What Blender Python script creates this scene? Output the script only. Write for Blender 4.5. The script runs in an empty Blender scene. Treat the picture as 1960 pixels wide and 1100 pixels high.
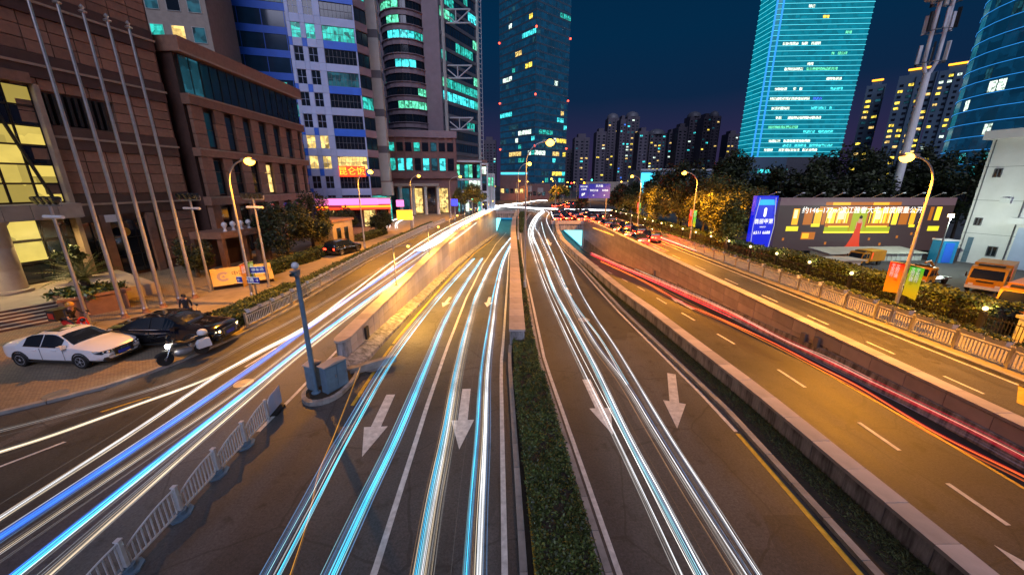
import bpy, bmesh, math, random
import numpy as np
from mathutils import Matrix, Vector
R = math.radians
rnd = random.Random(7)
SC = bpy.context.scene
COL = SC.collection

# ------------------------------------------------------------------ camera
HC, F, PITCH = 8.0, 700.0, R(15.8)
cam_d = bpy.data.cameras.new('camera'); cam = bpy.data.objects.new('camera', cam_d); COL.objects.link(cam)
cam.location = (0, 0, HC); cam.rotation_euler = (R(90) - PITCH, 0, 0)
cam_d.sensor_width = 36; cam_d.lens = F / 1960 * 36; cam_d.clip_start = .1; cam_d.clip_end = 3000
SC.camera = cam

# ------------------------------------------------------------------ night sky
wd = bpy.data.worlds.new('World'); SC.world = wd; wd.use_nodes = True
nt = wd.node_tree; nt.nodes.clear()
out = nt.nodes.new('ShaderNodeOutputWorld'); bg = nt.nodes.new('ShaderNodeBackground')
tc = nt.nodes.new('ShaderNodeTexCoord'); sx = nt.nodes.new('ShaderNodeSeparateXYZ')
rp = nt.nodes.new('ShaderNodeValToRGB'); nz = nt.nodes.new('ShaderNodeTexNoise')
nz.inputs['Scale'].default_value = 1.6; nz.inputs['Detail'].default_value = 3
ad = nt.nodes.new('ShaderNodeMath'); ad.operation = 'MULTIPLY_ADD'; ad.inputs[1].default_value = .12
nt.links.new(tc.outputs['Generated'], sx.inputs[0]); nt.links.new(tc.outputs['Generated'], nz.inputs['Vector'])
sb = nt.nodes.new('ShaderNodeMath'); sb.operation = 'SUBTRACT'; sb.inputs[1].default_value = .06
nt.links.new(nz.outputs['Fac'], ad.inputs[0]); nt.links.new(sx.outputs['Z'], ad.inputs[2])
nt.links.new(ad.outputs[0], sb.inputs[0]); nt.links.new(sb.outputs[0], rp.inputs['Fac'])
nt.links.new(rp.outputs['Color'], bg.inputs['Color']); nt.links.new(bg.outputs[0], out.inputs[0])
el = rp.color_ramp.elements
el[0].position = 0; el[0].color = (.026, .017, .046, 1)
el[1].position = 1; el[1].color = (.0003, .0115, .036, 1)
for p, c in ((.10, (.017, .015, .048)), (.2, (.003, .014, .042)), (.32, (.0008, .0165, .047)), (.6, (.0004, .0138, .040))):
    e = el.new(p); e.color = c + (1,)
bg.inputs['Strength'].default_value = 1.0
# added soft cool fill from behind the camera, standing in for city glow
sun_d = bpy.data.lights.new('sun', 'SUN'); sun = bpy.data.objects.new('sun', sun_d); COL.objects.link(sun)
sun_d.energy = 1.25; sun_d.angle = R(45); sun_d.color = (.70, .72, 1.0)
sun.rotation_euler = (R(50), 0, R(6))
SC.view_settings.view_transform = 'Standard'; SC.view_settings.look = 'None'
SC.view_settings.exposure = .45; SC.view_settings.gamma = 1
SC.cycles.use_denoising = True
SC.cycles.use_light_tree = True
SC.cycles.max_bounces = 5; SC.cycles.diffuse_bounces = 2; SC.cycles.glossy_bounces = 3
SC.cycles.transmission_bounces = 4; SC.cycles.transparent_max_bounces = 64
SC.cycles.sample_clamp_indirect = 3; SC.cycles.caustics_reflective = False; SC.cycles.caustics_refractive = False

# ------------------------------------------------------------------ helpers
cp, sp_ = math.cos(PITCH), math.sin(PITCH)
def ray(px, py):
    dx, dy = (px - 980) / F, (py - 550) / F
    return Vector((dx, cp - dy * sp_, -sp_ - dy * cp))
def G(px, py, z=0.0):
    "the place on the level z seen at a spot of the photograph"
    d = ray(px, py); t = (z - HC) / d.z
    return Vector((d.x * t, d.y * t, z))
def GY(px, py, Y):
    d = ray(px, py); t = Y / d.y
    return Vector((d.x * t, Y, HC + d.z * t))
def interp(pts, y):
    if y <= pts[0][0]: return pts[0][1]
    for (a, b), (c, d) in zip(pts, pts[1:]):
        if y <= c: return b + (d - b) * (y - a) / (c - a)
    return pts[-1][1]
ZB = [(12, 0), (17, -.2), (22, -.65), (36, -1.9), (60, -3.6), (85, -4.9), (105, -5.5), (160, -5.6)]
ZD = [(11, 0), (15, -.12), (20, -.5), (33, -1.45), (48, -2.95), (72, -5.0), (78, -5.3), (130, -5.4)]
def zb(y): return interp(ZB, y)
def zd(y): return interp(ZD, y)
def GR(px, py, prof, h):
    d = ray(px, py); y = 20
    for _ in range(40):
        t = (prof(y) + h - HC) / d.z if d.z < -1e-4 else 160
        y = y * .4 + .6 * max(3, min(170, d.y * t))
    return Vector((d.x * y / d.y, y, prof(y) + h))
ORD = ['first', 'second', 'third', 'fourth', 'fifth', 'sixth', 'seventh', 'eighth', 'ninth', 'tenth', 'eleventh', 'twelfth',
       'thirteenth', 'fourteenth', 'fifteenth', 'sixteenth', 'seventeenth', 'eighteenth', 'nineteenth', 'twentieth'] 
ORD += ['twenty-' + o for o in ORD[:9]] + ['thirtieth'] + ['thirty-' + o for o in ORD[:9]] + ['fortieth'] + ['forty-' + o for o in ORD[:9]]

class MB:
    def __init__(s, M=None): s.v = []; s.f = []; s.mi = []; s.M = M; s.cur = 0
    def add(s, vs, fs, M=None):
        b = len(s.v)
        for p in vs:
            p = Vector(p)
            if M is not None: p = M @ p
            if s.M is not None: p = s.M @ p
            s.v.append(p)
        for f in fs: s.f.append([i + b for i in f]); s.mi.append(s.cur)
        return s
    def box(s, x0, x1, y0, y1, z0, z1, M=None):
        vs = [(x, y, z) for z in (z0, z1) for y in (y0, y1) for x in (x0, x1)]
        return s.add(vs, [(0, 2, 3, 1), (4, 5, 7, 6), (0, 1, 5, 4), (2, 6, 7, 3), (0, 4, 6, 2), (1, 3, 7, 5)], M)
    def quad(s, a, b, c, d): return s.add([a, b, c, d], [(0, 1, 2, 3)])
    def prism(s, poly, z0, z1, M=None):
        n = len(poly)
        vs = [(x, y, z0) for x, y in poly] + [(x, y, z1) for x, y in poly]
        fs = [tuple(range(n))[::-1], tuple(range(n, 2 * n))] + [(i, (i + 1) % n, (i + 1) % n + n, i + n) for i in range(n)]
        return s.add(vs, fs, M)
    def lathe(s, prof, n=10, M=None, cap=True):
        vs, fs = [], []
        for r, z in prof:
            for k in range(n): a = 2 * math.pi * k / n; vs.append((r * math.cos(a), r * math.sin(a), z))
        for j in range(len(prof) - 1):
            for k in range(n):
                k2 = (k + 1) % n
                fs.append((j * n + k, j * n + k2, (j + 1) * n + k2, (j + 1) * n + k))
        if cap: fs += [tuple(range(n))[::-1], tuple(range((len(prof) - 1) * n, len(prof) * n))]
        return s.add(vs, fs, M)
    def tube(s, pts, r, n=6, cap=True):
        pts = [Vector(p) for p in pts]; m = len(pts)
        rs = r if isinstance(r, (list, tuple)) else [r] * m
        vs, fs = [], []; u = None
        for i, p in enumerate(pts):
            d = (pts[min(i + 1, m - 1)] - pts[max(i - 1, 0)])
            d = d.normalized() if d.length > 1e-9 else Vector((0, 0, 1))
            if u is None: u = d.orthogonal().normalized()
            else:
                u = u - d * u.dot(d); u = u.normalized() if u.length > 1e-6 else d.orthogonal().normalized()
            w = d.cross(u)
            for k in range(n):
                a = 2 * math.pi * k / n
                vs.append(p + (u * math.cos(a) + w * math.sin(a)) * rs[i])
        for j in range(m - 1):
            for k in range(n):
                k2 = (k + 1) % n
                fs.append((j * n + k, j * n + k2, (j + 1) * n + k2, (j + 1) * n + k))
        if cap: fs += [tuple(range(n))[::-1], tuple(range((m - 1) * n, m * n))]
        return s.add(vs, fs)
    def ball(s, c, r, n=8, m=6, sz=1):
        prof = [(max(1e-4, r * math.sin(math.pi * j / m)), -r * sz * math.cos(math.pi * j / m)) for j in range(m + 1)]
        return s.lathe(prof, n, Matrix.Translation(c))
    def mesh(s, name, mats):
        me = bpy.data.meshes.new(name)
        me.from_pydata([tuple(v) for v in s.v], [], s.f)
        for m in (mats if isinstance(mats, (list, tuple)) else [mats]): me.materials.append(m)
        if any(s.mi): me.polygons.foreach_set('material_index', s.mi)
        me.update()
        return me
    def build(s, name, mats, parent=None, smooth=None):
        me = s.mesh(name, mats)
        if smooth: smooth_mesh(me, smooth)
        return obj(name, me, parent)
def smooth_mesh(me, ang=40):
    me.polygons.foreach_set('use_smooth', [True] * len(me.polygons))
    me.set_sharp_from_angle(angle=R(ang)); me.update()
def obj(name, data, parent=None, loc=None, rz=0, M=None):
    o = bpy.data.objects.new(name, data); COL.objects.link(o)
    if parent is not None: o.parent = parent
    if M is not None: o.matrix_local = M
    else:
        if loc is not None: o.location = loc
        if rz: o.rotation_euler = (0, 0, rz)
    return o
def tag(o, label=None, cat=None, group=None, kind=None):
    if label: o['label'] = label
    if cat: o['category'] = cat
    if group: o['group'] = group
    if kind: o['kind'] = kind
    return o
def thing(name, label, cat, loc=(0, 0, 0), rz=0, group=None):
    return tag(obj(name, None, None, loc, rz), label, cat, group)
def dup(root, loc=None, rz=None, label=None, scale=None):
    def cp_(o, par):
        c = o.copy(); COL.objects.link(c)
        if par is not None: c.parent = par
        for ch in o.children: cp_(ch, c)
        return c
    r = cp_(root, None)
    if loc is not None: r.location = loc
    if rz is not None: r.rotation_euler = (0, 0, rz)
    if scale is not None: r.scale = (scale,) * 3 if not isinstance(scale, (tuple, list)) else scale
    if label: r['label'] = label
    return r
def dirM(o, d):
    "frame with +x along d (level), origin o, z up"
    d = Vector((d[0], d[1], 0)).normalized()
    return Matrix(((d.x, -d.y, 0, o[0]), (d.y, d.x, 0, o[1]), (0, 0, 1, o[2] if len(o) > 2 else 0), (0, 0, 0, 1)))

# ------------------------------------------------------------------ materials
def N(t, ty, **kw):
    n = t.nodes.new(ty)
    for k, v in kw.items():
        if k in n.inputs: n.inputs[k].default_value = v
        else: setattr(n, k, v)
    return n
def mat(name, col, rough=.6, metal=0, var=0, scale=4, bump=0, bscale=None, spec=.5, col2=None, island=0, coat=0, det=6, stretch=None, extra=None):
    m = bpy.data.materials.new(name); m.use_nodes = True; t = m.node_tree
    b = t.nodes['Principled BSDF']; b.inputs['Roughness'].default_value = rough; b.inputs['Metallic'].default_value = metal
    b.inputs['Specular IOR Level'].default_value = spec; b.inputs['Coat Weight'].default_value = coat
    c = tuple(col) + (1,); b.inputs['Base Color'].default_value = c
    last = None
    if var or bump or island:
        tc = N(t, 'ShaderNodeTexCoord'); vec = tc.outputs['Object']
        if stretch:
            mp = N(t, 'ShaderNodeMapping'); mp.inputs['Scale'].default_value = stretch
            t.links.new(vec, mp.inputs['Vector']); vec = mp.outputs[0]
    if var or col2:
        nz = N(t, 'ShaderNodeTexNoise', Scale=scale, Detail=det, Roughness=.62); t.links.new(vec, nz.inputs['Vector'])
        rp = N(t, 'ShaderNodeValToRGB'); e = rp.color_ramp.elements
        e[0].position = .3; e[1].position = .72
        lo = col2 if col2 else tuple(x * (1 - var) for x in col)
        hi = col if col2 else tuple(min(1, x * (1 + var)) for x in col)
        e[0].color = tuple(lo) + (1,); e[1].color = tuple(hi) + (1,)
        t.links.new(nz.outputs['Fac'], rp.inputs['Fac']); last = rp.outputs['Color']
    if island:
        ge = N(t, 'ShaderNodeNewGeometry'); oi = N(t, 'ShaderNodeObjectInfo')
        ad = N(t, 'ShaderNodeMath', operation='ADD'); t.links.new(ge.outputs['Random Per Island'], ad.inputs[0]); t.links.new(oi.outputs['Random'], ad.inputs[1])
        fr = N(t, 'ShaderNodeMath', operation='FRACT'); t.links.new(ad.outputs[0], fr.inputs[0])
        mr = N(t, 'ShaderNodeMapRange'); mr.inputs['To Min'].default_value = 1 - island; mr.inputs['To Max'].default_value = 1 + island
        t.links.new(fr.outputs[0], mr.inputs['Value'])
        mx = N(t, 'ShaderNodeVectorMath', operation='SCALE')
        if last is not None: t.links.new(last, mx.inputs[0])
        else: mx.inputs[0].default_value = tuple(col)
        t.links.new(mr.outputs[0], mx.inputs['Scale']); last = mx.outputs[0]
    if extra: last = extra(t, vec, last, b)
    if last is not None: t.links.new(last, b.inputs['Base Color'])
    if bump:
        n2 = N(t, 'ShaderNodeTexNoise', Scale=bscale or scale * 4, Detail=4); t.links.new(vec, n2.inputs['Vector'])
        bp = N(t, 'ShaderNodeBump', Strength=bump, Distance=.02); t.links.new(n2.outputs['Fac'], bp.inputs['Height'])
        t.links.new(bp.outputs[0], b.inputs['Normal'])
    return m
def emit(name, col, s=1.0, sample=True):
    m = bpy.data.materials.new(name); m.use_nodes = True; t = m.node_tree
    b = t.nodes['Principled BSDF']; b.inputs['Base Color'].default_value = (.02, .02, .02, 1)
    b.inputs['Emission Color'].default_value = tuple(col) + (1,); b.inputs['Emission Strength'].default_value = s
    b.inputs['Roughness'].default_value = .4
    if not sample: m.cycles.emission_sampling = 'NONE'
    return m
def lit(name, col, s, scale=2.0, lo=.15, stretch=(1, 1, 1), rough=.15):
    "lit window: interior seen as uneven glow behind reflecting glass"
    m = bpy.data.materials.new(name); m.use_nodes = True; t = m.node_tree
    b = t.nodes['Principled BSDF']; b.inputs['Base Color'].default_value = (.015, .02, .025, 1); b.inputs['Roughness'].default_value = rough
    tc = N(t, 'ShaderNodeTexCoord'); mp = N(t, 'ShaderNodeMapping'); mp.inputs['Scale'].default_value = stretch
    oi = N(t, 'ShaderNodeObjectInfo'); ad = N(t, 'ShaderNodeVectorMath', operation='ADD')
    sc = N(t, 'ShaderNodeMath', operation='MULTIPLY'); sc.inputs[1].default_value = 40
    t.links.new(oi.outputs['Random'], sc.inputs[0])
    t.links.new(tc.outputs['Object'], mp.inputs[0]); t.links.new(mp.outputs[0], ad.inputs[0]); t.links.new(sc.outputs[0], ad.inputs[1])
    v = N(t, 'ShaderNodeTexVoronoi', Scale=scale); v.distance = 'CHEBYCHEV'
    t.links.new(ad.outputs[0], v.inputs['Vector'])
    n2 = N(t, 'ShaderNodeTexNoise', Scale=scale * 1.7, Detail=3); t.links.new(ad.outputs[0], n2.inputs['Vector'])
    s1 = N(t, 'ShaderNodeSeparateColor'); t.links.new(v.outputs['Color'], s1.inputs[0])
    mu = N(t, 'ShaderNodeMath', operation='MULTIPLY'); t.links.new(s1.outputs[0], mu.inputs[0]); t.links.new(n2.outputs['Fac'], mu.inputs[1])
    mr = N(t, 'ShaderNodeMapRange'); mr.inputs['From Max'].default_value = .5; mr.inputs['To Min'].default_value = s * lo; mr.inputs['To Max'].default_value = s * 1.3
    t.links.new(mu.outputs[0], mr.inputs['Value'])
    b.inputs['Emission Color'].default_value = tuple(col) + (1,); t.links.new(mr.outputs[0], b.inputs['Emission Strength'])
    m.cycles.emission_sampling = 'NONE'
    return m

def road_extra(t, vec, last, b):
    # cracks and tar seams, tyre-polished bands along the lanes, fine aggregate
    fine = N(t, 'ShaderNodeTexNoise', Scale=16, Detail=5, Roughness=.85); t.links.new(vec, fine.inputs['Vector'])
    mr = N(t, 'ShaderNodeMapRange'); mr.inputs['From Min'].default_value = .3; mr.inputs['From Max'].default_value = .7
    mr.inputs['To Min'].default_value = .4; mr.inputs['To Max'].default_value = 1.75; t.links.new(fine.outputs['Fac'], mr.inputs['Value'])
    sc = N(t, 'ShaderNodeVectorMath', operation='SCALE'); t.links.new(last, sc.inputs[0]); t.links.new(mr.outputs[0], sc.inputs['Scale'])
    mp = N(t, 'ShaderNodeMapping'); mp.inputs['Scale'].default_value = (.9, .05, 1); t.links.new(vec, mp.inputs['Vector'])
    st = N(t, 'ShaderNodeTexNoise', Scale=1.0, Detail=4); t.links.new(mp.outputs[0], st.inputs['Vector'])
    m2 = N(t, 'ShaderNodeMapRange'); m2.inputs['From Min'].default_value = .3; m2.inputs['From Max'].default_value = .7
    m2.inputs['To Min'].default_value = .7; m2.inputs['To Max'].default_value = 1.3; t.links.new(st.outputs['Fac'], m2.inputs['Value'])
    s2 = N(t, 'ShaderNodeVectorMath', operation='SCALE'); t.links.new(sc.outputs[0], s2.inputs[0]); t.links.new(m2.outputs[0], s2.inputs['Scale'])
    # resurfaced rectangles and dark oil stains
    pm_ = N(t, 'ShaderNodeMapping'); pm_.inputs['Scale'].default_value = (.27, .09, 1); t.links.new(vec, pm_.inputs['Vector'])
    pv = N(t, 'ShaderNodeTexVoronoi', Scale=1.0); pv.distance = 'CHEBYCHEV'; t.links.new(pm_.outputs[0], pv.inputs['Vector'])
    ps = N(t, 'ShaderNodeSeparateColor'); t.links.new(pv.outputs['Color'], ps.inputs[0])
    p1 = N(t, 'ShaderNodeMapRange'); p1.inputs['To Min'].default_value = .74; p1.inputs['To Max'].default_value = 1.26; t.links.new(ps.outputs[0], p1.inputs['Value'])
    on = N(t, 'ShaderNodeTexNoise', Scale=1.9, Detail=3); t.links.new(vec, on.inputs['Vector'])
    o1 = N(t, 'ShaderNodeMapRange'); o1.inputs['From Min'].default_value = .6; o1.inputs['From Max'].default_value = .72; o1.inputs['To Min'].default_value = 1; o1.inputs['To Max'].default_value = .55; t.links.new(on.outputs['Fac'], o1.inputs['Value'])
    pq = N(t, 'ShaderNodeMath', operation='MULTIPLY'); t.links.new(p1.outputs[0], pq.inputs[0]); t.links.new(o1.outputs[0], pq.inputs[1])
    s3 = N(t, 'ShaderNodeVectorMath', operation='SCALE'); t.links.new(s2.outputs[0], s3.inputs[0]); t.links.new(pq.outputs[0], s3.inputs['Scale']); s2 = s3
    rr = N(t, 'ShaderNodeMapRange'); rr.inputs['To Min'].default_value = .42; rr.inputs['To Max'].default_value = .8; t.links.new(st.outputs['Fac'], rr.inputs['Value']); t.links.new(rr.outputs[0], b.inputs['Roughness'])
    wn = N(t, 'ShaderNodeTexNoise', Scale=.8, Detail=5); t.links.new(vec, wn.inputs['Vector'])
    mw = N(t, 'ShaderNodeMixRGB'); mw.inputs['Fac'].default_value = .25; t.links.new(vec, mw.inputs[1]); t.links.new(wn.outputs['Color'], mw.inputs[2])
    vo = N(t, 'ShaderNodeTexVoronoi', Scale=.34); vo.feature = 'DISTANCE_TO_EDGE'; t.links.new(mw.outputs[0], vo.inputs['Vector'])
    lt = N(t, 'ShaderNodeMath', operation='LESS_THAN'); lt.inputs[1].default_value = .006; t.links.new(vo.outputs['Distance'], lt.inputs[0])
    mx = N(t, 'ShaderNodeMixRGB', blend_type='MIX'); mx.inputs[2].default_value = (.02, .019, .018, 1); t.links.new(s2.outputs[0], mx.inputs[1])
    f2 = N(t, 'ShaderNodeMath', operation='MULTIPLY'); f2.inputs[1].default_value = .5; t.links.new(lt.outputs[0], f2.inputs[0]); t.links.new(f2.outputs[0], mx.inputs['Fac'])
    return mx.outputs[0]
def streak_extra(t, vec, last, b):
    # rain streaks running down concrete
    mp = N(t, 'ShaderNodeMapping'); mp.inputs['Scale'].default_value = (2.2, 2.2, .25); t.links.new(vec, mp.inputs['Vector'])
    st = N(t, 'ShaderNodeTexNoise', Scale=1.6, Detail=6, Roughness=.7); t.links.new(mp.outputs[0], st.inputs['Vector'])
    mr = N(t, 'ShaderNodeMapRange'); mr.inputs['From Min'].default_value = .38; mr.inputs['From Max'].default_value = .62
    mr.inputs['To Min'].default_value = .35; mr.inputs['To Max'].default_value = 1.25; t.links.new(st.outputs['Fac'], mr.inputs['Value'])
    sc = N(t, 'ShaderNodeVectorMath', operation='SCALE'); t.links.new(last, sc.inputs[0]); t.links.new(mr.outputs[0], sc.inputs['Scale'])
    return sc.outputs[0]
def brick_extra(t, vec, last, b):
    br = N(t, 'ShaderNodeTexBrick', Scale=3.2); br.inputs['Mortar Size'].default_value = .022
    br.inputs['Color1'].default_value = (.26, .2, .13, 1); br.inputs['Color2'].default_value = (.19, .145, .1, 1); br.inputs['Mortar'].default_value = (.05, .04, .03, 1)
    t.links.new(vec, br.inputs['Vector'])
    mx = N(t, 'ShaderNodeMixRGB', blend_type='MULTIPLY'); mx.inputs['Fac'].default_value = 1
    gn = N(t, 'ShaderNodeTexNoise', Scale=.5, Detail=4); t.links.new(vec, gn.inputs['Vector'])
    mr = N(t, 'ShaderNodeMapRange'); mr.inputs['To Min'].default_value = .6; mr.inputs['To Max'].default_value = 1.5; t.links.new(gn.outputs['Fac'], mr.inputs['Value'])
    t.links.new(br.outputs['Color'], mx.inputs[1]); t.links.new(mr.outputs[0], mx.inputs[2])
    return mx.outputs[0]

M = {}
M['asphalt'] = mat('asphalt', (.052, .05, .05), .62, var=.28, scale=.35, bump=.35, bscale=60, extra=road_extra)
M['asphalt_dark'] = mat('asphalt_dark', (.04, .038, .038), .6, var=.25, scale=.4, bump=.35, bscale=60, extra=road_extra)
M['paint'] = mat('road_paint', (.55, .53, .5), .6, var=.3, scale=5, det=8)
M['paint_yellow'] = mat('road_paint_yellow', (.5, .33, .04), .6, var=.3, scale=5, det=8)
M['brick'] = mat('brick_paving', (.22, .17, .11), .75, var=.2, scale=1, bump=.2, bscale=20, extra=brick_extra)
M['pave'] = mat('paving', (.24, .2, .15), .75, var=.25, scale=.8, bump=.2, bscale=25)
M['kerb'] = mat('kerb_stone', (.26, .245, .23), .75, var=.3, scale=2.5, island=.15, bump=.2)
M['ground'] = mat('ground', (.07, .066, .062), .8, var=.3, scale=.1)
M['concrete'] = mat('concrete', (.32, .3, .3), .8, var=.3, scale=1.4, bump=.3, island=.12, extra=streak_extra)
M['coping'] = mat('coping_stone', (.42, .36, .33), .7, var=.18, scale=1.5, island=.16, bump=.15)
M['tile'] = mat('wall_tile', (.5, .44, .43), .45, var=.15, scale=1.2, island=.14, bump=.08)
M['joint'] = mat('joint_mortar', (.07, .065, .06), .9, var=.2, scale=3)
M['granite'] = mat('brown_granite', (.25, .135, .09), .45, var=.22, scale=2.5, island=.2, bump=.06)
M['granite_dark'] = mat('dark_granite', (.085, .046, .036), .4, var=.2, scale=2.5, island=.12)
M['granite_trim'] = mat('polished_trim', (.36, .27, .2), .3, var=.15, scale=2)
M['beige'] = mat('beige_stone', (.36, .3, .24), .55, var=.15, scale=1.5, island=.1)
M['white_panel'] = mat('white_cladding', (.45, .53, .76), .45, var=.08, scale=.7, island=.08)
M['blue_panel'] = mat('blue_cladding', (.03, .15, .72), .4, var=.12, scale=.7, island=.1)
M['pale'] = mat('pale_cladding', (.5, .5, .46), .5, var=.1, scale=.8, island=.06)
M['grey_panel'] = mat('grey_cladding', (.13, .13, .15), .5, var=.15, scale=.8)
M['ledge'] = mat('facade_ledge', (.07, .12, .16), .4, var=.15, scale=1)
M['far_wall'] = mat('far_tower_wall', (.1, .085, .11), .7, var=.15, scale=.2)
M['mauve'] = mat('mauve_cladding', (.25, .19, .21), .5, var=.12, scale=.6, island=.06)
M['white_wall'] = mat('white_render', (.74, .72, .74), .7, var=.08, scale=.6, bump=.1)
M['red_stone'] = mat('red_stone', (.2, .1, .085), .5, var=.2, scale=.7)
M['glass'] = mat('dark_glass', (.012, .018, .026), .08, spec=.8, var=.3, scale=.3)
M['glass_blue'] = mat('blue_glass', (.015, .045, .09), .1, spec=.8, var=.3, scale=.3)
M['metal'] = mat('grey_metal', (.3, .29, .29), .45, metal=.6, var=.15, scale=3)
M['steel'] = mat('pale_steel', (.55, .52, .5), .35, metal=.8, var=.12, scale=3)
M['bluegrey'] = mat('bluegrey_paint', (.11, .18, .25), .5, var=.2, scale=4)
M['white_metal'] = mat('white_metal', (.55, .56, .58), .45, var=.12, scale=5)
M['black_metal'] = mat('black_metal', (.012, .012, .013), .4, var=.2, scale=4)
M['rubber'] = mat('black_rubber', (.012, .012, .012), .7, var=.2, scale=6)
M['alloy'] = mat('silver_alloy', (.5, .5, .52), .35, metal=.2)
M['chrome'] = mat('chrome', (.6, .6, .62), .15, metal=1)
M['leaf'] = mat('hedge_leaf', (.06, .085, .02), .55, island=.75, var=.5, scale=1.2)
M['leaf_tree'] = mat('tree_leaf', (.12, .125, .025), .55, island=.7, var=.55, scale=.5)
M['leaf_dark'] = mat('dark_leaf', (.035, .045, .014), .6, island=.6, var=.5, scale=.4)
M['leaf_palm'] = mat('palm_leaf', (.1, .14, .035), .4, island=.5, var=.3, scale=2)
M['grass'] = mat('grass_blade', (.06, .07, .018), .7, island=.6, var=.4, scale=3)
M['soil'] = mat('soil', (.03, .022, .014), .95, var=.4, scale=6, bump=.4)
M['bark'] = mat('bark', (.07, .05, .035), .9, var=.4, scale=6, bump=.5)
M['car_white'] = mat('white_car_paint', (.74, .75, .78), .25, coat=.8, var=.02, scale=2)
M['car_black'] = mat('black_car_paint', (.008, .008, .01), .12, coat=1, var=.1, scale=2)
M['car_dark'] = mat('dark_car_paint', (.05, .03, .03), .2, coat=1, island=.6)
M['yellow_paint'] = mat('yellow_truck_paint', (.62, .25, .012), .4, coat=.3, var=.15, scale=2)
M['red_paint'] = mat('red_paint', (.5, .02, .015), .4, var=.1, scale=3)
M['plastic_black'] = mat('black_plastic', (.02, .02, .02), .5, var=.2, scale=4)
M['plastic_white'] = mat('white_plastic', (.66, .66, .68), .35, var=.05, scale=4)
M['blue_sign'] = mat('blue_sign_face', (.012, .035, .4), .35, var=.08, scale=2)
M['sheet'] = mat('pale_sheet_roof', (.5, .52, .44), .5, var=.15, scale=1)
M['skin'] = mat('skin', (.4, .22, .15), .5, var=.05)
M['cloth_dark'] = mat('dark_cloth', (.025, .022, .025), .9, var=.3, scale=9)
M['cloth_jean'] = mat('blue_cloth', (.03, .045, .09), .9, var=.3, scale=9)
M['helmet'] = mat('orange_helmet', (.5, .26, .03), .3, coat=.5, var=.05)
# lights and lit things
M['lamp_glow'] = emit('sodium_lamp_glass', (1, .56, .12), 14)
M['lamp_core'] = emit('sodium_lamp_core', (1, .42, .035), 11)
M['small_glow'] = emit('warm_globe_glass', (1, .66, .26), 5)
M['head_glow'] = emit('headlamp_glass', (1, .93, .8), 30)
M['tail_glow'] = emit('tail_lamp_glass', (1, .03, .01), 9)
M['brake_glow'] = emit('brake_lamp_glass', (1, .16, .03), 14)
M['red_dot'] = emit('red_beacon_glass', (1, .06, .03), 5)
M['pink_sign'] = emit('pink_lit_fascia', (1, .2, .55), 1.5)
M['orange_strip'] = emit('orange_lit_strip', (1, .25, .01), 2.4)
M['red_neon'] = emit('red_neon', (1, .05, .01), 1.6)
M['yellow_neon'] = emit('yellow_neon', (1, .36, .02), 2.4)
M['blue_neon'] = emit('blue_neon', (.04, .05, 1), 2)
M['cyan_neon'] = emit('cyan_neon', (.05, .6, .9), 2)
M['tunnel'] = emit('turquoise_tunnel_light', (.25, .95, 1), 1.6)
M['tunnel_blue'] = emit('blue_tunnel_light', (.0, .34, .8), .75)
M['led_cyan'] = emit('cyan_led_line', (.06, .62, .76), 1.35, False)
M['led_blue'] = emit('blue_led_line', (.03, .3, .85), 1.0, False)
LITM = {
 'teal': lit('lit_teal', (.03, .5, .42), 1.0, 1.2), 'cyan': lit('lit_cyan', (.06, .75, .8), 1.4, 1.0), 'green': lit('lit_green', (.12, .72, .42), 1.3, 1.4),
 'warm': lit('lit_warm', (1, .66, .2), 1.1, 1.2), 'yellow': lit('lit_yellow', (1, .72, .08), 1.6, 1.0), 'white': lit('lit_white', (.75, .95, .8), 1.5, 1.2),
 'dim': lit('lit_dim', (.02, .12, .17), .5, .8), 'blue': lit('lit_blue', (.05, .2, .9), 1.2, 1.0), 'hall': lit('lit_hall', (.78, .58, .12), .62, .35, .5),
 'tealwall': lit('lit_tealwall', (.0, .23, .33), .62, .25, .82), 'navy': lit('glow_navy', (.003, .06, .14), .42, .3, .6), 'tealside': lit('lit_tealside', (.02, .42, .42), .7, .3, .5)}  # navy: unlit tower glass given a weak glow of its own
# ================================================================== SETTING: ground, roads, trenches
pA = [(-8, -40), (4, -31), (8, -22.5), (11.4, -18.4), (13, -16.6), (15, -15.5), (18.7, -14.8), (23, -14.6), (38, -15.2), (62, -15.0), (90, -13.6), (119, -11.7)]
W1c = [(15.2, -7.95), (25, -8.2), (37, -8.4), (50, -8.45), (63, -8.0), (80, -7.0), (105, -4.75)]
medL = [(-8, .5), (6, .16), (15.5, -.2), (17, -.16), (60, -.2), (80, .1), (105, 1.2)]
medR = [(-8, 3.2), (6, 2.08), (15.6, 1.34), (27, 1.2), (39, .95), (64, 1.3), (80, 2.6), (102, 4.9), (106, 5.2)]
Cr = [(-8, 7.3), (6, 7.62), (11.6, 7.75), (16, 7.5), (23, 7.1), (28, 7.0), (38, 6.85), (50, 6.5), (62, 7.2), (76, 8.6), (106, 12.2)]
W2l = [(-8, 8.95), (6, 8.9), (12, 8.8), (16, 8.5), (20.7, 8.2), (26, 7.65), (40, 6.95), (50, 6.7), (62, 7.4), (76, 8.9)]
def f(poly): return lambda y: interp(poly, y)
fpA, fW1, fmL, fmR, fC, fW2 = f(pA), f(W1c), f(medL), f(medR), f(Cr), f(W2l)
W3x, W3w = 14.95, .5
Ex = 21.2
def ys(a, b, n): return [a + (b - a) * i / n for i in range(n + 1)]
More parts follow.
